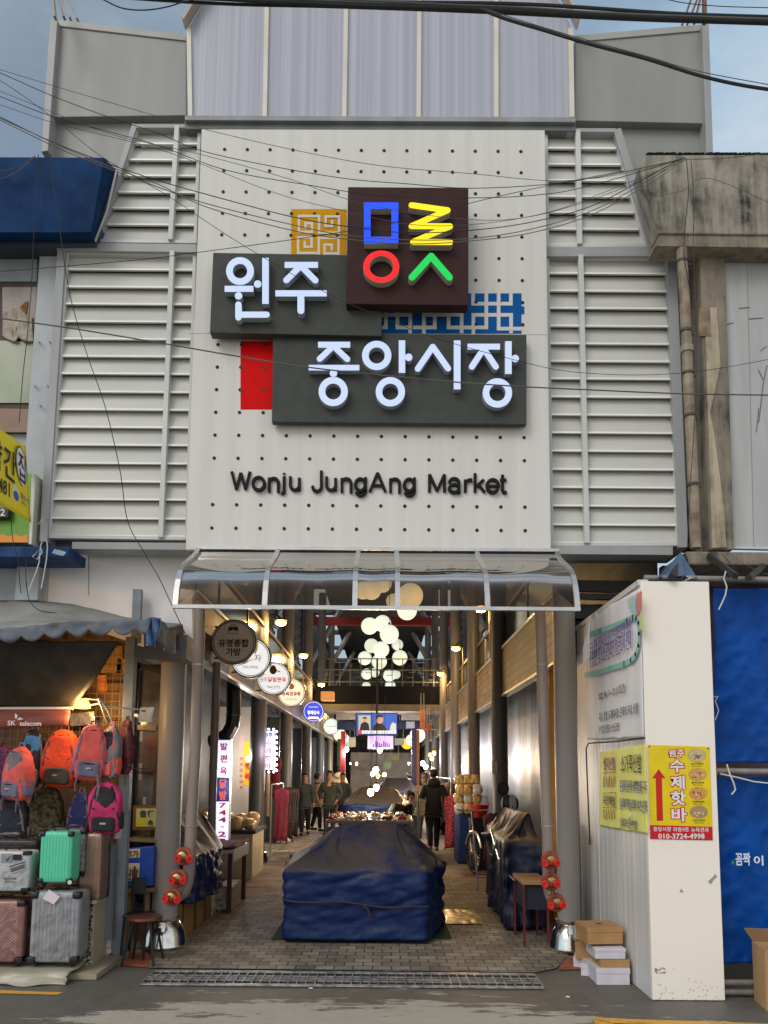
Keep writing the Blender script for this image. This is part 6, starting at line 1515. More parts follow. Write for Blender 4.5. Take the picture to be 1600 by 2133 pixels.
# ================================================================= STALLS AND GOODS INSIDE THE ARCADE
M_navy = mat('navy_tarp', lin(28,52,112), .42, var=.10, vs=3, bump=.3, bs=10)
def dusty(name, base, dust, amt):
    m = mat(name, base, .52, var=0, spec=.3)
    n, l, b = nodes_of(m); t = n.new('ShaderNodeTexCoord')
    z = n.new('ShaderNodeTexNoise'); z.inputs['Scale'].default_value = 2.3; z.inputs['Detail'].default_value = 7; z.inputs['Roughness'].default_value = .65
    sp = n.new('ShaderNodeSeparateXYZ'); l(t.outputs['Object'], sp.inputs[0]); l(t.outputs['Object'], z.inputs[0])
    # road dust settles on what faces up
    g = n.new('ShaderNodeNewGeometry'); sn = n.new('ShaderNodeSeparateXYZ'); l(g.outputs['Normal'], sn.inputs[0])
    a = n.new('ShaderNodeMath'); a.operation = 'MULTIPLY_ADD'; a.inputs[1].default_value = .55; l(sn.outputs['Z'], a.inputs[0]); l(z.outputs[0], a.inputs[2])
    r = n.new('ShaderNodeValToRGB'); r.color_ramp.elements[0].position = .70; r.color_ramp.elements[1].position = .98
    r.color_ramp.elements[0].color = (0,0,0,1); r.color_ramp.elements[1].color = (amt,amt,amt,1); l(a.outputs[0], r.inputs[0])
    mx = n.new('ShaderNodeMix'); mx.data_type = 'RGBA'; mx.inputs['A'].default_value = (*base,1); mx.inputs['B'].default_value = (*dust,1)
    l(r.outputs[0], mx.inputs['Factor']); l(mx.outputs['Result'], b.inputs['Base Color'])
    bn = n.new('ShaderNodeTexNoise'); bn.inputs['Scale'].default_value = 9; bn.inputs['Detail'].default_value = 6; l(t.outputs['Object'], bn.inputs[0])
    bb = n.new('ShaderNodeBump'); bb.inputs['Strength'].default_value = .5; bb.inputs['Distance'].default_value = .03; l(bn.outputs[0], bb.inputs['Height']); l(bb.outputs[0], b.inputs['Normal'])
    return m
M_cart = dusty('cart_tarp', lin(14,36,82), lin(84,74,68), .9)
def cover(name, label, plan, ridge, zs, mtl, cat='covered stall', wr=1.0, pleat=0, nu=150, grp=None, topn=16):
    # plan: ground outline (CCW from the front left); ridge: (x,y,z) points the cover rises to; zs: (bottom, shoulder)
    n = len(plan); per = [V((p[0],p[1],0)) for p in plan]
    L_ = [ (per[(i+1)%n]-per[i]).length for i in range(n)]; T = sum(L_)
    def at(u):
        d = (u % 1)*T
        for i in range(n):
            if d <= L_[i] or i == n-1: return per[i].lerp(per[(i+1)%n], min(1, d/L_[i]))
            d -= L_[i]
    cen = sum(per, V())/n
    def rp(q):
        a, c = V(ridge[0]), V(ridge[-1]); d = c-a; t = max(0, min(1, (V((q.x,q.y,a.z))-a).dot(d)/max(d.length_squared,1e-6))); return a + d*t
    def f(u, t):
        q = (at(u-.006)+at(u)+at(u+.006))/3
        out = (q-cen); out.normalize()
        if t < .5:
            s = t/.5; z = zs[0] + (zs[1]-zs[0])*s
            p = V((q.x,q.y,z)) + out*(.022*nz3((u*14, s*2.4, 1)) + .075*abs(nz3((u*14+s*2, s*3-u*6, 3)))*(.5+s) + .035*abs(nz3((u*22-s*6, s*5, 5))) + .010*nz3((u*50, s*16, 7)) - .02*math.sin(s*math.pi) )*wr + out*pleat*(abs(nz3((u*34, s*.5, 11)))-.2)*(1.1-.5*s)
            p.z += .025*nz3((u*8, 4, 2))*(1-s)
        else:
            s = (t-.5)/.5; r_ = rp(q); e = s**.92
            p = V((q.x,q.y,zs[1])).lerp(r_, e); fold = nz3((u*16, s*.6, 6)) + .55*(.5-abs(nz3((u*30+s*2, s*1.4, 9))))
            p.z += .075*math.sin(s*math.pi)*fold*wr - .035*math.sin(s*math.pi)*wr
        return p
    o = thing(name, label, cat, (cen.x,cen.y,0), grp)
    b = MB(); b.grid(f, nu, 60, cu=True); b.build('cover', mtl, o, smooth=True, solid=.004, ang=180)
    return o, f
a0, a1 = PZ(598,1952), PZ(884,1958)
zsh = P(740,1812,7.72).z; zr = P(760,1716,8.3).z
cart, fc = cover('covered_cart', 'big market cart wrapped in a dusty blue tarpaulin in the middle of the entrance', [(a0.x,7.72),(a1.x,7.70),(.66,8.55),(.62,9.2),(-1.05,9.25),(a0.x-.02,8.4)], [(-.42,8.25,zr),(.14,8.2,zr+.005)], (.05,zsh), M_cart)
b = MB(); pts = [V((a0.x-.012+(a1.x-a0.x+.02)*i/16, 7.675-.012*abs(math.sin(i)), P(600+17.5*i, 1873+ (18*i/16) + 3*math.sin(i*.7), 7.7).z)) for i in range(17)]
b.tube(pts, .009, 6); b.tube([pts[9], pts[9]+V((.05,-.02,-.05)), pts[9]+V((.07,-.01,-.13))], .012, 6); b.tube([pts[16], V((.58,8.3,pts[16].z+.03)), V((.66,8.6,pts[16].z+.02))], .009, 6); b.build('rope', mat('rope_brown', lin(60,50,46), .8), cart, smooth=True)
b = MB(); b.tube([V((a1.x-.28,8.0,zr+.03)), V((a1.x-.02,8.05,zr-.18)), V((a1.x+.12,8.1,zsh+.08)), V((.62,8.35,zsh-.25))], .008, 6); b.build('rope', M_black, cart, smooth=True)
for x in (a0.x+.02, a1.x-.04):
    b = MB(); b.lathe([(.0,-.02),(.045,-.02),(.05,-.01),(.05,.01),(.045,.02),(0,.02)], (x,7.85,.062), 16, ax=(1,0,0)); b.build('wheel', M_black, cart, smooth=True)
b = MB()
for i in range(40): b.add([(a0.x-.14+.01*nz3((i,1,1)), 7.85+.035*i, .02),(a0.x-.14+.15, 7.85+.035*i, .022),(a0.x-.14+.15,7.88+.035*i,.022),(a0.x-.14,7.88+.035*i,.02)], [(0,1,2,3)])
b.box((.42,7.95,.012),(.70,8.6,.02)); b.build('green_mat', mat('mat_green', lin(24,58,34), .9, var=.3, vs=40), label='green artificial turf mat under the covered cart', cat='mat')
b = MB(); a, c = PZ(916,1928), PZ(988,1899); b.grid(lambda u, t: V((a.x+(c.x-a.x)*u, a.y+(c.y-a.y)*t, .022+.016*abs(nz3((u*4,t*5,1))))), 24, 16)
b.build('plastic_sheet', mat('sheet_taped', lin(176,150,96), .3, var=.2, vs=4), smooth=True, label='crumpled yellowish plastic sheet with tape on the paving beside the cart', cat='plastic sheet')

# side stalls under covers
lc, _ = cover('covered_stall', 'dark blue plastic-covered stall behind the left standpipe', [(-2.22,7.75),(-1.86,7.75),(-1.80,8.4),(-1.84,8.95),(-2.5,9.0),(-2.5,7.8)], [(-2.2,8.0,1.22),(-2.1,8.8,1.25)], (.38,.85), dusty('side_tarp', lin(24,30,64), lin(120,112,104), .6), wr=.9, pleat=.08)
b = MB(); b.box((-2.45,7.8,.01),(-1.98,9.1,.40)); b.build('counter_base', mat('base_ochre', lin(150,112,56), .6, var=.12, vs=3), lc)
b = MB()
for y in (7.795,8.3,8.75): b.box((-1.978,y,.012),(-1.972,y+.035,.40))
b.build('base_batten', mat('batten_dark', lin(60,42,26), .6), lc)
rc, _ = cover('covered_stall', 'stall on the right under a brown and navy plastic cover with silvery folds', [(1.30,8.35),(1.72,8.35),(1.75,10.9),(1.45,10.9),(1.36,9.7)], [(1.66,8.9,1.22),(1.62,10.3,1.22)], (.05,.95), dusty('right_tarp', lin(30,34,56), lin(98,80,64), .9), wr=1.6, pleat=.22, nu=200)
o = thing('small_table', 'small wooden table with thin dark red legs beside the right standpipe', 'table', (1.5,7.75,0))
b = MB(); b.box((1.36,7.62,.60),(1.62,8.2,.64)); b.build('tabletop', mat('table_tan', lin(170,128,82), .6, var=.1), o, bevel=.004)
b = MB(); b.box((1.38,7.66,.36),(1.60,8.18,.595)); b.build('apron', mat('apron_navy', (.012,.014,.03), .7), o)
for x, y in ((1.375,7.64),(1.605,7.64),(1.375,8.18),(1.605,8.18)):
    b = MB(); b.bar((x,y,.012),(x,y,.60),.02,.02); b.build('leg', mat('leg_red', lin(96,28,24), .5), o)
b = MB(); b.tube([V((1.33,9.6,.98)),V((1.33,9.0,.72)),V((1.34,8.4,.60)),V((1.36,8.1,.58))], .012, 8); b.build('silver_edge', M_alu, rc, smooth=True)

# left display table and things under it
o = thing('display_table', 'maroon legged display table with scarves left of the aisle', 'table', (-2.0,9.7,0))
b = MB(); b.box((-2.35,9.3,.70),(-1.78,10.3,.74)); b.build('tabletop', mat('table_white', lin(190,176,170), .5), o)
b = MB(); b.grid(lambda u, t: V((-2.36+.60*u, 9.28+1.0*t, .765+.04*abs(nz3((u*6,t*8,2)))) ), 24, 24); b.build('scarf_heap', mat('scarf', lin(110,34,40), .8, var=.5, vs=16), o, smooth=True, solid=.01)
b = MB(); b.box((-1.785,9.28,.60),(-1.772,10.32,.73)); b.build('table_skirt', mat('skirt', lin(170,160,156), .5, var=.1), o)
for x, y in ((-2.32,9.33),(-1.82,9.33),(-2.32,10.27),(-1.82,10.27)):
    b = MB(); b.bar((x,y,.012),(x,y,.70),.05,.05); b.build('leg', mat('leg_maroon', lin(70,22,24), .5), o)
b = MB(); b.box((-2.0,9.4,.02),(-1.80,10.0,.30)); b.build('carton', mat('floral_box', lin(170,164,140), .6, var=.35, vs=20), label='patterned carton under the scarf table', cat='box', bevel=.01)
# snack counter on the left with bread bags
o = thing('snack_counter', 'cream snack counter under bags of puffed bread on the left', 'counter', (-2.35,12.6,0))
b = MB(); b.box((-2.9,12.1,.012),(-2.02,13.2,.70)); b.build('counter', mat('counter_cream', lin(206,186,150), .5, var=.06), o, bevel=.01)
b = MB(); b.box((-2.95,12.05,.705),(-1.97,13.25,.75)); b.build('worktop', mat('top_dark', (.03,.028,.026), .4), o)
M_bread = mat('bread_bag', lin(226,190,130), .3, var=.25, vs=12)
for i in range(11):
    x, y = -2.85+(i%5)*.19+random.uniform(-.03,.03), 12.2+.3*(i//5)+random.uniform(-.04,.04)
    b = MB(); b.ell((x,y,.84+.05*(i//5)+random.uniform(0,.05)), .11,.13,.085+.03*(i%2), .8,.8, 14,9, fn=lambda p: p*(1+.12*nz3(p*22+V((i,0,0))))); b.build('bread_bag', M_bread, smooth=True, label='clear bag of puffed bread heaped on the left snack counter', cat='bread bag', group='bread bags on the left snack counter')
# clothes rack on the left
def garment(X, Y, z, w_, h_, m, name='hanging_garment', label=None, yaw=0, grp='clothes on the left rack'):
    b = MB()
    def f(u, t):
        a = (u-.5)*2; ww = w_*(.42+.08*t) * (1.18 if t < .22 else 1)
        x = a*ww; y = .045*math.cos(a*1.5) + .02*math.sin(u*16+t*3)*t
        return V((X,Y,z)) + Matrix.Rotation(yaw,3,'Z') @ V((x, -y, -h_*t - (.06*abs(a) if t < .1 else .05*abs(a))))
    b.grid(f, 16, 10); return b.build(name, m, label=label, cat='garment', smooth=True, solid=.04, group=grp, ang=180)
o = thing('clothes_rack', 'chrome clothes rack standing in the aisle on the left', 'rack', (-1.95,14.9,0))
b = MB(); b.tube([V((-2.05,14.2,.05)),V((-2.05,14.2,1.42)),V((-2.05,15.8,1.42)),V((-2.05,15.8,.05))], .014, 8); b.tube([V((-2.3,14.2,.05)),V((-1.8,14.2,.05))], .014, 8); b.tube([V((-2.3,15.8,.05)),V((-1.8,15.8,.05))], .014, 8); b.build('frame', M_alu, o, smooth=True)
for i, (c, l) in enumerate((((150,52,74),'pink red jacket at the front of the left clothes rack'),((84,32,40),'dark red garment second on the left clothes rack'),((50,44,50),'black coat third on the left clothes rack'),((70,40,56),'plum garment fourth on the left clothes rack'),((34,34,40),'charcoal coat at the back of the left clothes rack'))):
    garment(-1.90+.02*i, 14.45+.25*i, 1.36, .26, .95-.06*(i%2), cloth('rack%d' % i, c), label=l, yaw=R(20))
garment(-2.5,17.0,2.0,.5,.9,cloth('wine',(120,24,30)),label='wine red garment hanging high on the left wall', grp='clothes on the left wall'); garment(-2.5,18.6,1.9,.5,.7,cloth('denim',(90,110,150)),label='pale blue garment hanging high on the left wall', grp='clothes on the left wall')

# right side: covered crate, snack bags, basket, bicycle, clothes, fan, hat
b = MB(); b.box((1.35,14.2,.02),(1.62,14.9,.95)); b.build('covered_crate', M_navy, label='navy covered crate under the snack bags on the right', cat='crate', bevel=.04)
M_snack = mat('snack_bag', lin(206,170,110), .22, var=.3, vs=12)
for i in range(12):
    x, y, z = 1.40+(i%3)*.15+random.uniform(-.02,.02), 14.1+.16*((i//3)%2), 1.02+.17*(i//3)
    b = MB(); b.ell((x,y,z), .10,.10,.10, .75,.75, 14,9, fn=lambda p: p*(1+.12*nz3(p*20+V((i*3,0,0))))); b.build('snack_bag', M_snack if i % 4 else mat('snack_white', lin(206,200,190), .25, var=.2, vs=16), smooth=True, label='cellophane snack bag in the tall heap by the right columns', cat='snack bag', group='snack bags in the heap on the right')
o = thing('basket', 'red plastic basket in front of the snack bags on the right', 'basket', (1.66,13.4,.86))
b = MB(); b.lathe([(.12,0),(.16,.20),(.17,.20),(.17,.215),(.155,.215),(.115,.02)], (1.66,13.4,.9), 20); b.build('tub', mat('basket_red', lin(190,30,26), .45, var=.08), o, smooth=True, ang=40)
b = MB(); b.tube([V((1.5,13.4,1.11)),V((1.52,13.4,1.24)),V((1.66,13.4,1.28)),V((1.8,13.4,1.24)),V((1.82,13.4,1.11))], .008, 6); b.build('handle', mat('basket_red', ()), o)
b = MB(); b.box((1.5,13.3,.02),(1.8,13.6,.89)); b.build('stand_box', mat('box_dark', (.02,.02,.024), .6), label='dark box carrying the red basket on the right', cat='box')
o = thing('bicycle', 'parked bicycle with a chrome mudguard among the goods on the right', 'bicycle', (1.6,13,0))
def wheel(c, r):
    b = MB(); b.tube([c + V((.35*r*math.cos(2*math.pi*i/28)*0 + .25*r*math.cos(2*math.pi*i/28), -r*math.cos(2*math.pi*i/28), r*math.sin(2*math.pi*i/28))) for i in range(28)], .018, 8, closed=True); w_ = b.build('wheel', M_black, o, smooth=True)
    b = MB()
    for i in range(14): a = math.pi*i/14; b.tube([c+V((.25*r*math.cos(a),-r*math.cos(a),r*math.sin(a)))*1, c-V((.25*r*math.cos(a),-r*math.cos(a),r*math.sin(a)))], .0022, 4)
    b.tube([c+V((-.04,0,0)),c+V((.04,0,0))], .025, 8); b.build('spoke_pattern', M_alu, w_)
    return w_
c1_, c2_ = V((1.50,12.9,.345)), V((1.62,13.95,.345)); wheel(c1_, .32); wheel(c2_, .32)
b = MB(); b.tube([c1_, c1_+V((.02,.25,.5)), c1_+V((.02,.27,.66))], .016, 8); b.tube([c1_+V((.02,.25,.5)), V((1.58,13.5,.30)), c2_], .016, 8); b.tube([V((1.58,13.5,.30)), V((1.58,13.65,.80))], .014, 8); b.tube([c1_+V((.02,.25,.52)), V((1.58,13.6,.62))], .014, 8); b.build('frame', mat('bike_maroon', lin(110,30,56), .3, metal=.3), o, smooth=True)
b = MB(); b.tube([c1_+V((-.26,.2,.70)), c1_+V((-.1,.27,.68)), c1_+V((.12,.27,.68)), c1_+V((.28,.2,.70))], .013, 8); b.build('handlebar', M_alu, o, smooth=True)
b = MB(); b.ell(V((1.58,13.67,.83)), .09,.13,.035, nu=14, nv=8); b.build('saddle', M_black, o, smooth=True)
b = MB(); b.tube([c1_ + V((.09*math.cos(a), -.36*math.cos(a), .36*math.sin(a))) for a in [R(20+14*i) for i in range(11)]], .02, 6); b.build('mudguard', M_alu, o, smooth=True)
for i, (c, l) in enumerate((((196,70,84),'red and white floral cloth hanging at the edge of the right aisle'),((54,70,130),'blue patterned cloth second in the right hanging row'),((60,64,72),'dark patterned trousers third in the right hanging row'),((34,40,44),'black patterned cloth last in the right hanging row'))):
    garment(1.36+.07*i, 15.0+.12*i, 1.25, .34, 1.0, mat('floral%d' % i, lin(*c), .8, var=.45, vs=34), label=l, grp='clothes hanging on the right')
o = thing('fan', 'round white and black striped fan behind the covered right stall', 'fan', (1.75,10.95,1.1))
cf = P(1062,1674,11.0); b = MB(); b.ell(cf, .13,.06,.13, nu=20, nv=10); b.build('cage', mat('fan_stripe', lin(190,190,186), .4, var=0, col2=(.02,.02,.02), vs=5, lo=.47, hi=.5, stretch=(6,1,.3), detail=0), o, smooth=True)
b = MB(); b.tube([cf+V((0,.06,-.1)), V((cf.x,cf.y+.06,.02))], .02, 8); b.build('stand', M_black, o)
b = MB(); b.lathe([(.0,.03),(.085,.03),(.10,.015),(.10,-.005),(.0,-.01)], P(1047,1643,12.0), 24, ax=(0,-1,0)); b.build('round_bell', mat('bell_black', (.02,.02,.024), .4), smooth=True, label='round black alarm bell on the first dark column at the right', cat='bell')
o = thing('switch_box', 'small pale switch box on the side of the first dark right column', 'box', P(1028,1598,11.7)); b = MB(); p_ = P(1028,1612,12.1); b.box((p_.x-.03,12.05,p_.z),(p_.x+.06,12.15,p_.z+.2)); b.build('case', mat('plate_cream', ()), o, bevel=.006)
for i, (y, h_) in enumerate(((10.95,1.15),(11.3,1.0),(12.4,1.05))):
    garment(1.66+.04*i, y, h_, .26, h_*.7, cloth('rstk%d' % i, ((62,36,78),(110,36,40),(90,30,56))[i]), label=['purple garment on the right rack behind the striped fan','red garment on the right rack behind the striped fan','wine and purple cloth hanging beside the bicycle'][i], grp='garments on the right rack')
b = MB(); b.tube([V((1.30,11.4,1.1)),V((1.34,11.1,.2)),V((1.34,11.1,.03))], .014, 8); b.tube([V((1.34,11.1,.2)),V((1.6,11.1,.2))], .014, 8)
for x in (1.34,1.6): b.lathe([(0,-.012),(.03,-.012),(.03,.012),(0,.012)], (x,11.1,.03), 10, ax=(1,0,0))
b.build('hand_trolley', M_steel, label='small steel trolley at the foot of the first dark right column', cat='trolley', smooth=True)

for i in range(9):
    garment(1.42+.05*(i%2), 16.9+.62*i, 1.45, .34, 1.1, cloth('dimrow%d' % (i%4), ((44,40,52),(70,36,40),(36,44,58),(84,74,66))[i%4]), label='dim garment hanging in the far row along the right columns', grp='garments in the far right row')
o = thing('clothes_rack', 'long steel clothes rack far along the right columns', 'rack', (1.45,19.4,0))
b = MB(); b.tube([V((1.45,16.6,.02)),V((1.45,16.6,1.52)),V((1.45,22.2,1.52)),V((1.45,22.2,.02))], .016, 8); b.tube([V((1.25,16.6,.03)),V((1.65,16.6,.03))], .014, 8); b.build('frame', M_steel, o, smooth=True)
# centre stall row beyond the cart
o = thing('centre_stall', 'steel framed centre stall with trays of small goods behind the cart', 'stall', (-.2,11.8,0))
b = MB()
for x in (-.80,.42):
    for y in (11.0,12.6): b.tube([V((x,y,.012)),V((x,y,.98))], .016, 8)
for z in (.62,.98):
    for (p,q) in (((-.8,11.0),(.42,11.0)),((.42,11.0),(.42,12.6)),((-.8,11.0),(-.8,12.6)),((-.8,12.6),(.42,12.6))): b.tube([V((*p,z)),V((*q,z))], .014, 8)
b.tube([V((-.22,11.0,.98)),V((-.22,11.0,1.05))],.012,6); b.tube([V((.5,11.1,.02)),V((.5,11.1,1.35))],.016,8); b.build('frame', mat('stall_steel', lin(170,164,156), .35, metal=.5), o, smooth=True)
b = MB(); b.box((-.79,11.01,.945),(.41,12.59,.965)); b.build('tabletop', mat('stall_top', lin(150,120,96), .6), o)
b = MB()
for i in range(22): b.box((-.78+i*.054,10.99,.84),(-.78+i*.054+.022,10.985,.87))
b.box((-.8,10.975,.80),(.42,10.982,.90)); b.build('lace_edge', mat('lace_grey', lin(96,92,90), .7), o)
gc = [(190,60,50),(230,210,190),(214,150,90),(240,236,226),(120,60,50),(206,60,80),(236,200,140)]
for i in range(18):
    x, y = -.72+(i%6)*.20+random.uniform(-.02,.02), 11.15+.5*(i//6)
    o = thing('goods_tray', 'small tray of bright goods laid out on the centre stall', 'tray', (x,y,.966), 'goods trays on the centre stall')
    b = MB(); b.box((x-.085,y-.16,.967),(x+.085,y+.16,.985)); b.build('tray', mat('tray_white', lin(220,210,200), .5), o)
    b = MB()
    for q in range(9): b.ell((x+random.uniform(-.06,.06),y+random.uniform(-.13,.13),1.0+random.uniform(0,.03)), .03,.03,.025, nu=8, nv=6)
    b.build('goods', mat('goods%d' % (i % 7), lin(*gc[i % 7]), .45, var=.2, vs=30), o, smooth=True)
def bulb(X, Y, z, r, label, m=None, e=40, col=(1,.92,.78), top=None):
    o = thing('bare_bulb', label, 'bulb', (X,Y,z), 'bare bulbs over the aisle')
    b = MB(); b.ell((X,Y,z), r, r, r*1.15, nu=14, nv=10); b.build('glass', m or mat('bulb_white', ()), o, smooth=True)
    b = MB(); b.lathe([(r*.35,r*.9),(r*.4,r*1.7),(.004,r*1.9),(.004,(top or 3.4)-z)], (X,Y,z), 8); b.build('cord', M_black, o)
    plamp('bulb_light', (X,Y-.02,z-r-.05), e, col, .08, o)
M_bw2 = mat('bulb_warmwhite', (1,.95,.85), .4, var=0, emit=3, ecol=(1,.78,.42)); M_bor = mat('bulb_orange', (1,.7,.4), .4, var=0, emit=2.2, ecol=(1,.56,.12)); M_bpk = mat('bulb_pinkwhite', (1,.9,.95), .4, var=0, emit=10, ecol=(1,.86,.94))
for x, y, Y, r, lab, m, e, col in ((772,1650,12.5,.075,'big glaring bulb low over the centre stall',M_bw2,46,(1,.85,.6)),(784,1640,13.2,.07,'second glaring bulb over the centre stall',M_bw2,40,(1,.85,.6)),(783,1604,17.0,.085,'top bulb of the bright cluster over the aisle',None,60,(1,.9,.75)),(776,1612,17.2,.065,'lower left bulb of the bright cluster over the aisle',None,20,(1,.9,.75)),(801,1613,17.6,.06,'small right bulb of the bright cluster over the aisle',M_bw2,20,(1,.85,.6)),(787,1616,16.8,.06,'warm lowest bulb of the bright cluster over the aisle',M_bor,15,(1,.7,.4)),
   (722,1561,24,.09,'white bulb under the end of the left sign row',None,60,(1,.95,.9)),(791,1563,26,.10,'white bulb in front of the lilac screen',None,70,(1,.95,.9)),(862,1564,24,.10,'lilac white bulb under the right sign row',M_bpk,60,(1,.92,.98)),(881,1590,19,.075,'pinkish bulb on the right above the shoppers',M_bpk,40,(1,.92,.96)),(887,1597,18.6,.07,'lower pinkish bulb on the right above the shoppers',M_bpk,30,(1,.9,.95)),
   (896,1572,16.6,.055,'left orange bulb of the warm trio on the right',M_bor,22,(1,.62,.25)),(904,1568,16.7,.06,'upper orange bulb of the warm trio on the right',M_bor,26,(1,.62,.25)),(900,1580,16.5,.055,'lower orange bulb of the warm trio on the right',M_bor,22,(1,.62,.25)),(743,1590,30,.07,'tiny far bulb on the left of the aisle',M_bw2,60,(1,.8,.55)),(730,1590,32,.05,'tiny second far bulb on the left of the aisle',M_bw2,40,(1,.8,.55)),(852,1590,30,.05,'tiny far bulb on the right of the aisle',None,60,(1,.9,.8))):
    p = P(x,y,Y); bulb(p.x,p.y,p.z,r*.75,lab,m,e*(2.6 if Y > 23 else 1.0),col)
c2c, _ = cover('covered_cart', 'second blue covered cart in the row beyond the centre stall', [(-.72,14.0),(.42,14.0),(.48,16.4),(-.78,16.4)], [(-.4,15.0,1.38),(.15,15.0,1.38)], (.06,1.1), M_cart, nu=64)
c3c, _ = cover('covered_cart', 'dark covered cart farthest along the aisle', [(-.2,19.0),(.9,19.0),(.9,21),(-.2,21)], [(.1,20,1.5),(.6,20,1.5)], (.06,1.2), mat('cart_dark', (.02,.02,.026), .6, var=.2), nu=48)
b = MB(); b.bar(P(868,1700,12.0), P(882,1665,12.0), .10, .03); b.build('price_card', mat('card_cream', lin(216,196,150), .6), label='cream price card leaning at the right end of the centre stall', cat='card')
# tall coloured posts deep in the aisle
for x, Y, c, lab in ((714,24,(150,30,34),'dark red post on the left deep in the arcade'),(863,22,(60,48,110),'violet post on the right deep in the arcade'),(869,23,(206,140,30),'yellow post on the right deep in the arcade'),(706,30,(30,84,40),'green panel post on the left deep in the arcade')):
    p = P(x,1604,Y); b = MB(); b.box((p.x-.07,Y,.012),(p.x+.07,Y+.14,2.9)); b.build('post', mat('post_%d' % x, lin(*c), .5), label=lab, cat='post')
b = MB(); p = P(790,1604,40); b.box((-1.7,40,0),(1.6,40.1,2.6)); b.build('wall', mat('far_wall', lin(196,190,180), .7, var=.1), hall)
o = thing('far_shop_sign', 'pale green sign on the far wall at the end of the aisle', 'sign', P(805,1600,39.9)); b = MB(); b.rect(800,1588,815,1602,39.9,.05); b.build('panel', mat('far_green', lin(150,176,130), .5, var=0, emit=.25), o)

# ---- shoe boxes
M_bw = mat('box_white', lin(214,208,214), .65, var=.05, vs=5); M_bk = mat('box_kraft', lin(176,134,86), .75, var=.08, vs=5); M_bwi = mat('box_inner', lin(140,112,80), .8, var=.08)
def shoebox(x0, y0, x1, y1, Y, dep, label, m, lid=True, yaw=0, open_=None):
    a, c = P(x0, y1, Y), P(x1, y0, Y); W, H = c.x-a.x, c.z-a.z; o = thing('shoe_box', label, 'shoe box', ((a.x+c.x)/2, Y+dep/2, a.z), 'shoe boxes beside the right column')
    Rm = Matrix.Rotation(yaw,3,'Z'); ce = V(((a.x+c.x)/2, Y+dep/2, a.z)); ux, uy = Rm@V((W/2,0,0)), Rm@V((0,dep/2,0)); lh = H*.32
    if open_:
        th = .004
        b = MB(); b.obox(ce+V((0,0,H/2))-uy, ux, uy.normalized()*th, V((0,0,H/2))); b.obox(ce+V((0,0,H/2))+uy, ux, uy.normalized()*th, V((0,0,H/2))); b.obox(ce+V((0,0,H/2))-ux, ux.normalized()*th, uy*.98, V((0,0,H/2))); b.obox(ce+V((0,0,H/2))+ux, ux.normalized()*th, uy*.98, V((0,0,H/2))); b.obox(ce+V((0,0,th)), ux*.97, uy*.97, V((0,0,th))); b.build('body', m, o)
        b = MB(); b.obox(ce+V((0,0,H/2)), ux*.955, uy*.955, V((0,0,H*.4))); b.build('inside', open_, o)
        return o
    b = MB(); b.obox(ce+V((0,0,(H-lh*.3)/2)), ux*.97, uy*.97, V((0,0,(H-lh*.3)/2))); b.build('body', m, o, bevel=.003)
    if lid: b = MB(); b.obox(ce+V((0,0,H-lh/2)), ux, uy, V((0,0,lh/2))); b.build('lid', m, o, bevel=.003)
    return o
shoebox(1243,2018,1313,2052,6.36,.30,'white shoe box at the front bottom of the stack beside the metal partition', M_bw)
o = shoebox(1252,1999,1311,2022,6.39,.26,'open brown box lying second from the bottom in the front stack', M_bk, False, 0, M_bwi)
shoebox(1240,1976,1304,1998,6.42,.30,'white shoe box with a blue corner under the brown one', M_bw)
o = shoebox(1219,1932,1296,1967,6.48,.30,'brown shoe box lying skewed on top of the stack', M_bk, True, R(6))
b = MB(); b.obox(V((P(1258,1948,6.48).x,6.63,P(1258,1932,6.48).z+.004)), V((.02,0,0)), V((0,.014,0)), V((0,0,.001))); b.build('print', INK, o)
shoebox(1222,2008,1247,2044,6.63,.26,'white shoe box standing behind the front stack', M_bw, True, R(-20))
shoebox(1205,1995,1228,2032,6.89,.26,'white shoe box at the back of the pile by the bowl base', M_bw, True, R(-18))
shoebox(1208,1962,1240,1998,6.84,.26,'open brown box in the rear pile by the bowl base', M_bk, False, R(-14), M_bwi)
shoebox(1202,1938,1226,1962,7.01,.22,'white box with a purple lid edge highest at the back of the pile', M_bw, True, R(-8))
# ================================================================= PEOPLE
import bmesh
M_skin = mat('skin', lin(190,142,116), .55, var=.05); M_hairb = mat('hair_black', (.012,.010,.009), .5, var=.2, vs=30); M_hairg = mat('hair_brown', lin(62,44,36), .55, var=.2, vs=30)
def skinmesh(name, verts, edges, m, par, base, sub=2, root=0):
    me = bpy.data.meshes.new(name); bm = bmesh.new(); lay = bm.verts.layers.skin.verify()
    for i, (p, r) in enumerate(verts):
        q = bm.verts.new(vv(p)); d = q[lay]; d.radius = (r, r) if not isinstance(r, tuple) else r; d.use_root = (i == root)
    bm.verts.ensure_lookup_table()
    for a, c in edges: bm.edges.new((bm.verts[a], bm.verts[c]))
    bm.to_mesh(me); bm.free(); me.materials.append(m)
    o = bpy.data.objects.new(name, me); COL.objects.link(o); o.parent = par
    md = o.modifiers.new('skin', 'SKIN'); md.use_smooth_shade = True; md.branch_smoothing = .5
    sb = o.modifiers.new('sub', 'SUBSURF'); sb.levels = sb.render_levels = sub
    return o
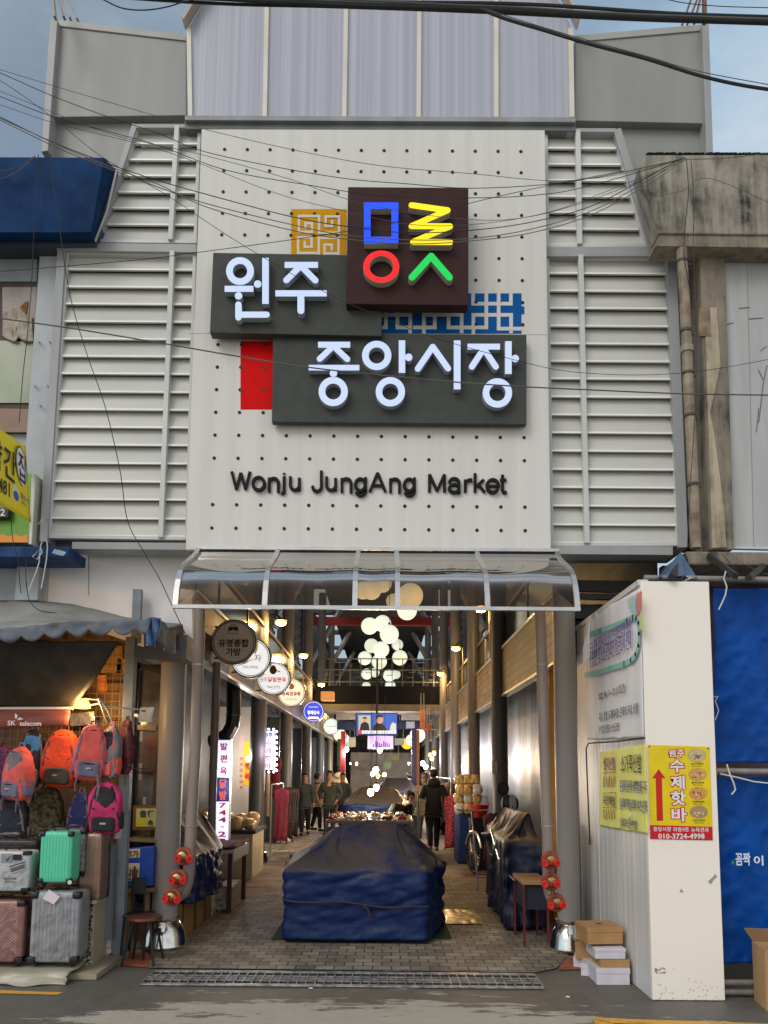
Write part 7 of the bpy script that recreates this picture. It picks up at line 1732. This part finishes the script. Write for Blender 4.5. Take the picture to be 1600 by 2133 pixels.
def person(X, Y, h, yaw, label, top, legs, hair, stride=.12, lean=0, arms='down', hairlen=0, mask=False, longcoat=0, shoes=None, bag=None, hood=None, sit=0, wide=1.0, glance=0):
    o = thing('person', label, 'person', (X,Y,-.004)); o.rotation_euler = (0,0,yaw)
    sy = math.sin(lean); cy_ = math.cos(lean)
    def up(x, y, z):                     # bends everything above the hips forward by lean
        dz = z-.52; return V((x*h, (y*cy_ + dz*sy)*h, (.52 - sit + dz*cy_ - y*sy*.3)*h))
    def lo(x, y, z): return V((x*h, y*h, z*h*(1-sit/.52*(z/.52)) if sit else z*h))
    w_ = wide
    B, E_ = [], []
    def v(p, r): B.append((p, tuple(q*h for q in r) if isinstance(r, tuple) else r*h)); return len(B)-1
    pel = v(up(0,0,.52), (.082*w_,.060)); sp = v(up(0,-.004,.62), (.074*w_,.055)); ch = v(up(0,0,.74), (.088*w_,.060)); nb = v(up(0,-.005,.82), (.045,.040)); nk = v(up(0,.004,.855), .030)
    hd0 = v(up(0,.022,.895), (.036,.042)); hd1 = v(up(0,.016,.94), (.045,.054)); hd2 = v(up(0,.010,.982), (.036,.042))
    E_ += [(pel,sp),(sp,ch),(ch,nb),(nb,nk),(nk,hd0),(hd0,hd1),(hd1,hd2)]
    hands = []
    arm_ix = []
    for s in (-1, 1):
        sw = stride*.5*s
        if arms == 'down': el, wr = up(s*.128*w_,-.02-sw*.4,.655), up(s*.135*w_,.03-sw,.515)
        elif arms == 'carry': el, wr = up(s*.135*w_,-.02,.65), up(s*.150*w_,.015,.495)
        elif arms == 'pocket': el, wr = up(s*.150*w_,-.045,.655), up(s*.105*w_,.045,.545)
        else: el, wr = up(s*.13*w_,.05,.66), up(s*.07*w_,.18,.66)
        sh = v(up(s*.095*w_,0,.80), .043); e = v(el, .031); w = v(wr, .021)
        d = (wr-el).normalized(); side = V((0,1,0)); pm = v(wr + d*.032*h, (.024,.013))
        E_ += [(ch,sh),(sh,e),(e,w),(w,pm)]; arm_ix.append((sh,e,w))
        for fi in range(4):
            off = side*((fi-1.5)*.0115*h); ln = (.036,.043,.040,.031)[fi]*h
            k1 = v(wr + d*(.046*h) + off, .0060); k2 = v(wr + d*(.046*h+ln*.55) + off + V((-s*.004*h,0,0)), .0055); k3 = v(wr + d*(.046*h+ln*.9) + off + V((-s*.013*h,0,0)), .0048)
            E_ += [(pm,k1),(k1,k2),(k2,k3)]
        t1 = v(wr + d*.018*h + side*.020*h, .0068); t2 = v(wr + d*.040*h + side*.032*h + V((-s*.006*h,0,0)), .0058); E_ += [(w,t1),(t1,t2)]
        hands.append(wr + d*.06*h)
    leg_ix = []
    for s in (-1, 1):
        st_ = stride*s
        hip = v(lo(s*.048,0,.495), .056); kn = v(lo(s*.052, .018+st_*.45 + sit*.7, .285 + (.02 if st_ < 0 else 0)), .037); an = v(lo(s*.052, st_*1.0 - .012, .048 + (.03 if st_ < -.05 else 0)), .022); toe = v(lo(s*.058, st_*1.0+.085, .020 + (.006 if st_ < -.05 else 0)), (.024,.016))
        E_ += [(pel,hip),(hip,kn),(kn,an),(an,toe)]; leg_ix.append((hip,kn,an,toe))
    body = skinmesh('body', B, E_, M_skin, o, None)
    # clothes follow the same joints, a little wider
    def sub(ix, ed, grow, name, m, cut=None):
        mp_ = {q: i for i, q in enumerate(ix)}; vs = []
        for q in ix:
            r = B[q][1]; g = grow.get(q, grow['*']); vs.append((B[q][0], tuple(x*g for x in r) if isinstance(r, tuple) else r*g))
        return skinmesh(name, vs, [(mp_[a], mp_[c]) for a, c in ed], m, o, None)
    hem = v(up(0,-.002,.462), (.086*w_,.062))
    ix = [pel,sp,ch,nb,nk,hem] + [q for a in arm_ix for q in a]
    ed = [(hem,pel),(pel,sp),(sp,ch),(ch,nb),(nb,nk)] + [e for (sh,e_,w) in arm_ix for e in ((ch,sh),(sh,e_),(e_,w))]
    sub(ix, ed, {'*': 1.32, pel: 1.25, nb: 1.12, nk: 1.3, **{a[2]: 1.55 for a in arm_ix}, **{a[1]: 1.45 for a in arm_ix}}, 'jacket', top)
    ix = [pel,sp] + [q for l_ in leg_ix for q in l_[:3]]
    ed = [(pel,sp)] + [e for (hp,kn,an,toe) in leg_ix for e in ((pel,hp),(hp,kn),(kn,an))]
    sub(ix, ed, {'*': 1.22, pel: 1.06, sp: 1.02, **{l_[2]: 1.5 for l_ in leg_ix}}, 'trousers', legs)
    if longcoat:
        b = MB(); b.lathe([(.105*h*w_,0),(.10*h*w_,.02*h),(.098*h*w_,longcoat*h)], up(0,0,.52-longcoat*.9)/1 , 20); c_ = b.build('coat_skirt', top, smooth=True, base=(0,0,0)); c_.parent = o; c_.scale = (1,.72,1)
    for (hp,kn,an,toe) in leg_ix:
        p, q = B[an][0], B[toe][0]; b = MB(); b.ell((p+q)/2 + V((0,-.008*h,-.006*h)), .030*h, .074*h, .024*h, .7, .8, 14, 8, fn=lambda t: V((t.x, t.y, max(t.z, -.018*h)))); s_ = b.build('shoe', shoes or M_black, base=(0,0,0), smooth=True); s_.parent = o
    hc = up(0,.014,.945); b = MB()
    def hf(p):
        q = V((p.x, p.y, p.z))
        if q.y > .020*h and q.z < .030*h: q.y = min(q.y, .020*h) - .0*h      # face stays open
        return q
    b.ell(hc + V((0,-.008*h,.014*h)), .057*h, .066*h, .060*h, nu=22, nv=14, fn=lambda p: (lambda q: V((q.x*(1+.05*nz3(q*60)), (q.y if not (q.y > .020*h and q.z < .016*h) else .020*h), q.z*(1+.04*nz3(q*50+V((3,1,1)))))))(p))
    if hairlen: b.ell(hc + V((0,-.026*h,-.04*h)), .052*h, .036*h, .05*h+hairlen*h, nu=18, nv=10)
    hr = b.build('hair', hair, base=(0,0,0), smooth=True); hr.parent = o
    b = MB(); b.ell(up(0,.068,.932), .0085*h, .011*h, .014*h, nu=10, nv=7); b.ell(up(-.045,.012,.935), .007*h,.011*h,.016*h, nu=8, nv=6); b.ell(up(.045,.012,.935), .007*h,.011*h,.016*h, nu=8, nv=6); f_ = b.build('face', M_skin, base=(0,0,0), smooth=True); f_.parent = o
    b = MB()
    for s in (-1,1): b.ell(up(s*.0165,.062,.945), .0068*h,.004*h,.0042*h, nu=8, nv=6); b.ell(up(s*.017,.063,.958), .009*h,.003*h,.0022*h, nu=8, nv=5)
    e_ = b.build('eyes', M_hairb, base=(0,0,0), smooth=True); e_.parent = o
    if mask: b = MB(); b.ell(up(0,.050,.905), .037*h, .030*h, .028*h, .8,.8, 16, 10); m_ = b.build('face_mask', mat('mask_white', lin(206,210,216), .7, var=.03), base=(0,0,0), smooth=True); m_.parent = o
    else: b = MB(); b.ell(up(0,.063,.908), .013*h,.003*h,.0035*h, nu=10, nv=5); m_ = b.build('mouth', mat('lip', lin(140,80,70), .5, var=0), base=(0,0,0), smooth=True); m_.parent = o
    if hood: b = MB(); b.ell(up(0,-.04,.84), .085*h,.06*h,.055*h, nu=18, nv=10); m_ = b.build('hood', hood, base=(0,0,0), smooth=True); m_.parent = o
    return o, [Matrix.Rotation(yaw,3,'Z') @ hnd + V((X,Y,.012)) for hnd in hands]
C_green = cloth('greenjacket', (64,70,60)); C_dkg = cloth('darkgreen', (54,62,60)); C_blk2 = cloth('jacketblack', (26,26,28)); C_trs = cloth('trousersblack', (24,24,28)); C_beige = cloth('beige', (186,164,140)); C_cream = cloth('cream', (206,180,136)); C_grey2 = cloth('dimgrey', (70,70,74)); C_brown = cloth('brown', (84,60,44))
px = lambda x, Y: P(x,1604,Y).x
PI = math.pi
person(px(637,20.2),20.2,1.60,PI+R(6),'person in a dark open jacket over a blue shirt walking out along the left', C_dkg, C_trs, M_hairb, .07, arms='down')
sh, _ = person(px(661,21.5),21.5,1.58,R(-70),'person in a beige top with short black hair standing with their back turned', C_beige, C_trs, M_hairb, .06)
person(px(688,20.3),20.3,1.66,PI+R(-10),'person in a dark green padded jacket with hands in pockets facing the street', C_green, C_trs, M_hairg, .03, arms='pocket', wide=1.18)
person(px(715,22.5),22.5,1.60,PI+R(12),'person in a grey jacket following close behind the green jacket', C_grey2, C_trs, M_hairb, .08)
person(px(706,25.5),25.5,1.80,R(-8),'tall person in a cream hooded coat walking away on the left', C_cream, C_brown, M_hairb, .08, hood=C_cream, wide=1.1)
p6, h6 = person(px(903,16.3),16.3,1.72,R(4),'person in a black jacket walking away on the right with a black bag', C_blk2, C_trs, M_hairb, .13, arms='carry', wide=1.12, hood=C_blk2, shoes=mat('shoe_grey', lin(90,88,86), .5))
person(px(884,18.0),18.0,1.64,R(-14),'person with long brown hair walking away just left of the black jacket', C_brown, C_trs, M_hairg, .10, hairlen=.05, longcoat=.12)
person(px(812,12.9),12.9,1.58,PI+R(40),'person in black with a white face mask bending over the centre stall', C_blk2, C_trs, M_hairb, .0, lean=R(48), arms='reach', mask=True)
person(px(966,16.2),16.2,1.56,R(120),'person with dark curly hair in a patterned coat among the clothes on the right', mat('coat_pattern', lin(70,64,66), .8, var=.5, vs=24), C_trs, M_hairg, .02, hairlen=.03)
person(px(853,25),25,1.60,R(30),'person in dark clothes deep in the aisle on the right', C_grey2, C_trs, M_hairb, .08)
bg_ = thing('carrier_bag', 'black carrier bag hanging from the hand of the person in the black jacket', 'bag', h6[1] - V((0,0,.42)))
hb_ = h6[1]
b = MB(); b.ell(hb_ + V((.02,0,-.25)), .17,.11,.19, .75,.8, 18, 12, fn=lambda p: V((p.x*(1-.5*max(0,p.z/.19)), p.y*(1-.4*max(0,p.z/.19)), p.z)) + V((.02*nz3(p*12),.02*nz3(p*11),0))); b.build('bag', mat('bag_black', (.012,.012,.013), .3, var=.2), bg_, smooth=True, ang=180)
b = MB(); b.tube([hb_+V((-.03,0,-.10)), hb_+V((-.01,0,.005)), hb_+V((.01,0,.005)), hb_+V((.05,0,-.10))], .012, 6); b.build('handle', mat('bag_black', ()), bg_, smooth=True)
# ================================================================= OVERHEAD WIRES
M_wb = mat('wire_black', (.018,.018,.019), .55, var=.15, vs=20); M_wg = mat('wire_grey', lin(96,92,86), .6, var=.1); M_wc = mat('wire_cream', lin(196,186,166), .6, var=.08)
def spl(pts, n=8):
    out = []
    for i in range(len(pts)-1):
        p0, p1, p2, p3 = pts[max(i-1,0)], pts[i], pts[i+1], pts[min(i+2,len(pts)-1)]
        for j in range(n):
            t = j/n; out.append(.5*((2*p1)+(p2-p0)*t+(2*p0-5*p1+4*p2-p3)*t*t+(3*p1-p0-3*p2+p3)*t**3))
    return out + [pts[-1]]
D_ = 'loose wires hanging on the fronts'
def wire(pts, Y0, Y1, r, m, label, name='wire', grp='overhead wires', cat='wire'):
    xs = [p[0] for p in pts]; d = (max(xs)-min(xs)) or 1
    if d < 200: ys = [p[1] for p in pts]; q = [P(x, y, Y0+(Y1-Y0)*(i/(len(pts)-1))) for i, (x, y) in enumerate(pts)]
    else: q = [P(x, y, Y0+(Y1-Y0)*(x-min(xs))/d) for x, y in pts]
    q = spl(q)
    if grp != D_ and pts[0][0] < 0: q = [q[0] + (q[0]-q[1]).normalized()*2.2] + q
    if grp != D_ and pts[-1][0] > 1640: q = q + [q[-1] + (q[-1]-q[-2]).normalized()*2.2]
    b = MB(); b.tube(q, r, 6); return b.build(name, m, label=label, cat=cat, group=grp, smooth=True)
T = 'overhead cables along the top'
wire([(-200,-60),(300,-16),(700,8),(1000,17),(1300,33),(1600,44),(1800,52)], 5.0,5.4,.021,M_wb,'thickest black cable of the bundle across the top of the photo','cable',T,'cable')
wire([(-200,-40),(390,4),(700,14),(1000,25),(1300,40),(1600,50),(1800,58)], 5.04,5.44,.011,M_wb,'lower black cable of the bundle across the top of the photo','cable',T,'cable')
wire([(-200,-70),(500,-6),(800,4),(1100,9),(1400,28),(1600,35),(1800,40)], 5.02,5.42,.013,M_wb,'upper black cable of the bundle across the top of the photo','cable',T,'cable')
wire([(600,-8),(900,8),(1100,16),(1300,29),(1600,40),(1800,47)], 4.96,5.36,0.0060,M_wg,'slim grey cable lashed to the front of the top bundle','cable',T,'cable')
wire([(180,-20),(217,0),(255,17),(300,21),(345,15),(386,3),(430,-6)], 5.0,5.1,0.0045,M_wb,'slack black loop hanging from the top edge at the left')
wire([(1000,18),(1050,38),(1130,62),(1230,92),(1345,122),(1460,158),(1560,180),(1680,196)], 5.1,5.2,.012,M_wb,'black service cable sagging from the bundle to the upper right','cable',T,'cable')
wire([(1002,16),(1125,55),(1232,86),(1347,117),(1462,150),(1680,190)], 5.1,5.2,0.0030,M_wg,'thin messenger wire tied along the sagging service cable')
wire([(1380,-4),(1425,6),(1500,13),(1600,16),(1700,18)], 5.3,5.35,0.0030,M_wb,'short thin wire in the top right corner')
wire([(-60,128),(0,145),(200,205),(430,270),(640,318),(800,346),(985,362),(1135,376),(1230,372),(1330,355),(1428,328)], 6.0,6.5,0.0024,M_wg,'highest thin grey wire sweeping over the white sign panel')
wire([(-60,134),(0,152),(105,198),(210,238),(330,278),(420,314),(560,345),(720,372),(850,383),(980,392),(1140,384),(1260,366),(1428,330)], 5.95,6.45,0.0030,M_wb,'dark wire crossing just above the brown signboard')
wire([(-60,150),(0,168),(110,245),(210,325),(350,408),(470,488),(590,560),(700,620),(800,662),(900,702),(1050,744),(1180,773),(1340,781),(1480,770),(1620,745)], 5.9,6.3,0.0024,M_wb,'long dark wire drooping diagonally across both grey signboards')
wire([(-60,182),(0,201),(105,241),(230,275),(330,303),(470,354),(640,385),(800,408),(1000,412),(1140,404),(1240,384),(1428,330)], 6.05,6.5,0.0030,M_wb,'black wire passing over the top rows of holes')
wire([(-60,172),(0,190),(105,232),(240,282),(420,322),(600,372),(760,425),(960,456),(1100,452),(1260,406),(1428,334)], 6.0,6.5,0.0023,M_wg,'grey wire crossing the upper half of the brown signboard')
wire([(-60,200),(0,218),(120,258),(300,302),(420,342),(580,404),(720,440),(860,468),(1000,466),(1150,440),(1300,384),(1428,332)], 6.02,6.48,0.0023,M_wg,'grey wire crossing the middle of the brown signboard')
wire([(-60,222),(0,246),(120,300),(245,348),(330,376),(420,402),(610,452),(740,474),(860,485),(1000,478),(1120,460),(1240,426),(1360,362),(1424,328)], 5.9,6.45,0.0036,M_wb,'black wire running low over the yellow pattern square')
wire([(-60,226),(0,250),(120,308),(245,358),(330,390),(430,424),(600,466),(720,490),(870,500),(1000,495),(1120,474),(1240,436),(1360,370),(1425,330)], 5.88,6.43,0.0036,M_wc,'upper cream wire running under the blue letter')
wire([(-60,218),(0,243),(120,302),(245,353),(330,384),(430,431),(600,478),(720,498),(860,508),(1000,500),(1120,482),(1240,444),(1360,378),(1427,331)], 5.86,6.41,0.0036,M_wc,'lower cream wire running under the blue letter')
wire([(-60,567),(0,565),(130,555),(300,540),(410,526),(560,506),(720,482),(860,455),(1000,418),(1150,385),(1300,356)], 6.5,6.75,0.0030,M_wb,'dark wire rising from the left wall across the yellow square')
wire([(-60,655),(0,663),(150,684),(320,712),(500,743),(650,766),(800,782),(950,796),(1100,806),(1250,813),(1420,820),(1600,823),(1700,824)], 5.9,5.95,0.0054,M_wg,'thick grey wire crossing low over the white Korean letters')
wire([(1424,332),(1500,330),(1560,324),(1620,318)], 6.45,6.5,0.0030,M_wc,'short cream wire lying on top of the concrete beam')
D = 'loose wires hanging on the fronts'
wire([(106,322),(112,390),(124,470),(136,560),(152,640),(182,740),(220,850),(250,980),(266,1085),(300,1150),(332,1205),(360,1265),(386,1320)], 6.75,6.7,0.0041,M_wb,'long black wire dropping in front of the left louvres to the awning', grp=D)
wire([(80,322),(78,400),(70,500),(66,590),(58,690),(48,780),(40,880)], 6.8,7.0,0.0037,M_wb,'black wire hanging from the blue fascia past the torn window', grp=D)
wire([(30,1060),(24,1090),(28,1130),(38,1165),(40,1200),(44,1236)], 6.8,6.8,0.0037,M_wb,'black wire hanging past the orange waves of the shop sign', grp=D)
wire([(55,1160),(54,1200),(58,1238),(66,1258),(84,1272),(118,1277)], 6.7,6.2,0.0037,M_wb,'black wire end curling onto the grey awning', grp=D)
wire([(-40,352),(10,356),(40,346),(72,325)], 6.8,6.85,0.0030,M_wg,'slack grey wire over the left end of the blue fascia', grp=D)
wire([(-40,380),(6,372),(40,354),(74,325)], 6.8,6.85,0.0030,M_wc,'slack cream wire over the left end of the blue fascia', grp=D)
wire([(1430,330),(1434,400),(1427,470),(1425,530),(1432,575),(1440,620)], 6.45,6.75,0.0037,M_wb,'black wire hanging from the concrete beam beside the drainpipe', grp=D)
wire([(1440,335),(1446,420),(1444,510),(1448,600),(1452,720),(1448,860),(1440,980),(1434,1090),(1432,1140)], 6.5,6.7,0.0034,M_wb,'long black wire hanging down the front of the drainpipe', grp=D)
wire([(1640,440),(1480,372),(1420,398),(1360,410)], 6.4,6.5,0.0023,M_wg,'thin grey wire slanting across the face of the concrete beam')
wire([(1650,1230),(1580,1215),(1540,1195),(1520,1172),(1505,1155)], 6.4,6.6,0.0030,M_wb,'dark wire slanting below the concrete ledge at the right', grp=D)
wire([(1700,1240),(1620,1205),(1560,1180),(1520,1152)], 6.4,6.6,0.0023,M_wc,'pale wire slanting below the concrete ledge at the right', grp=D)
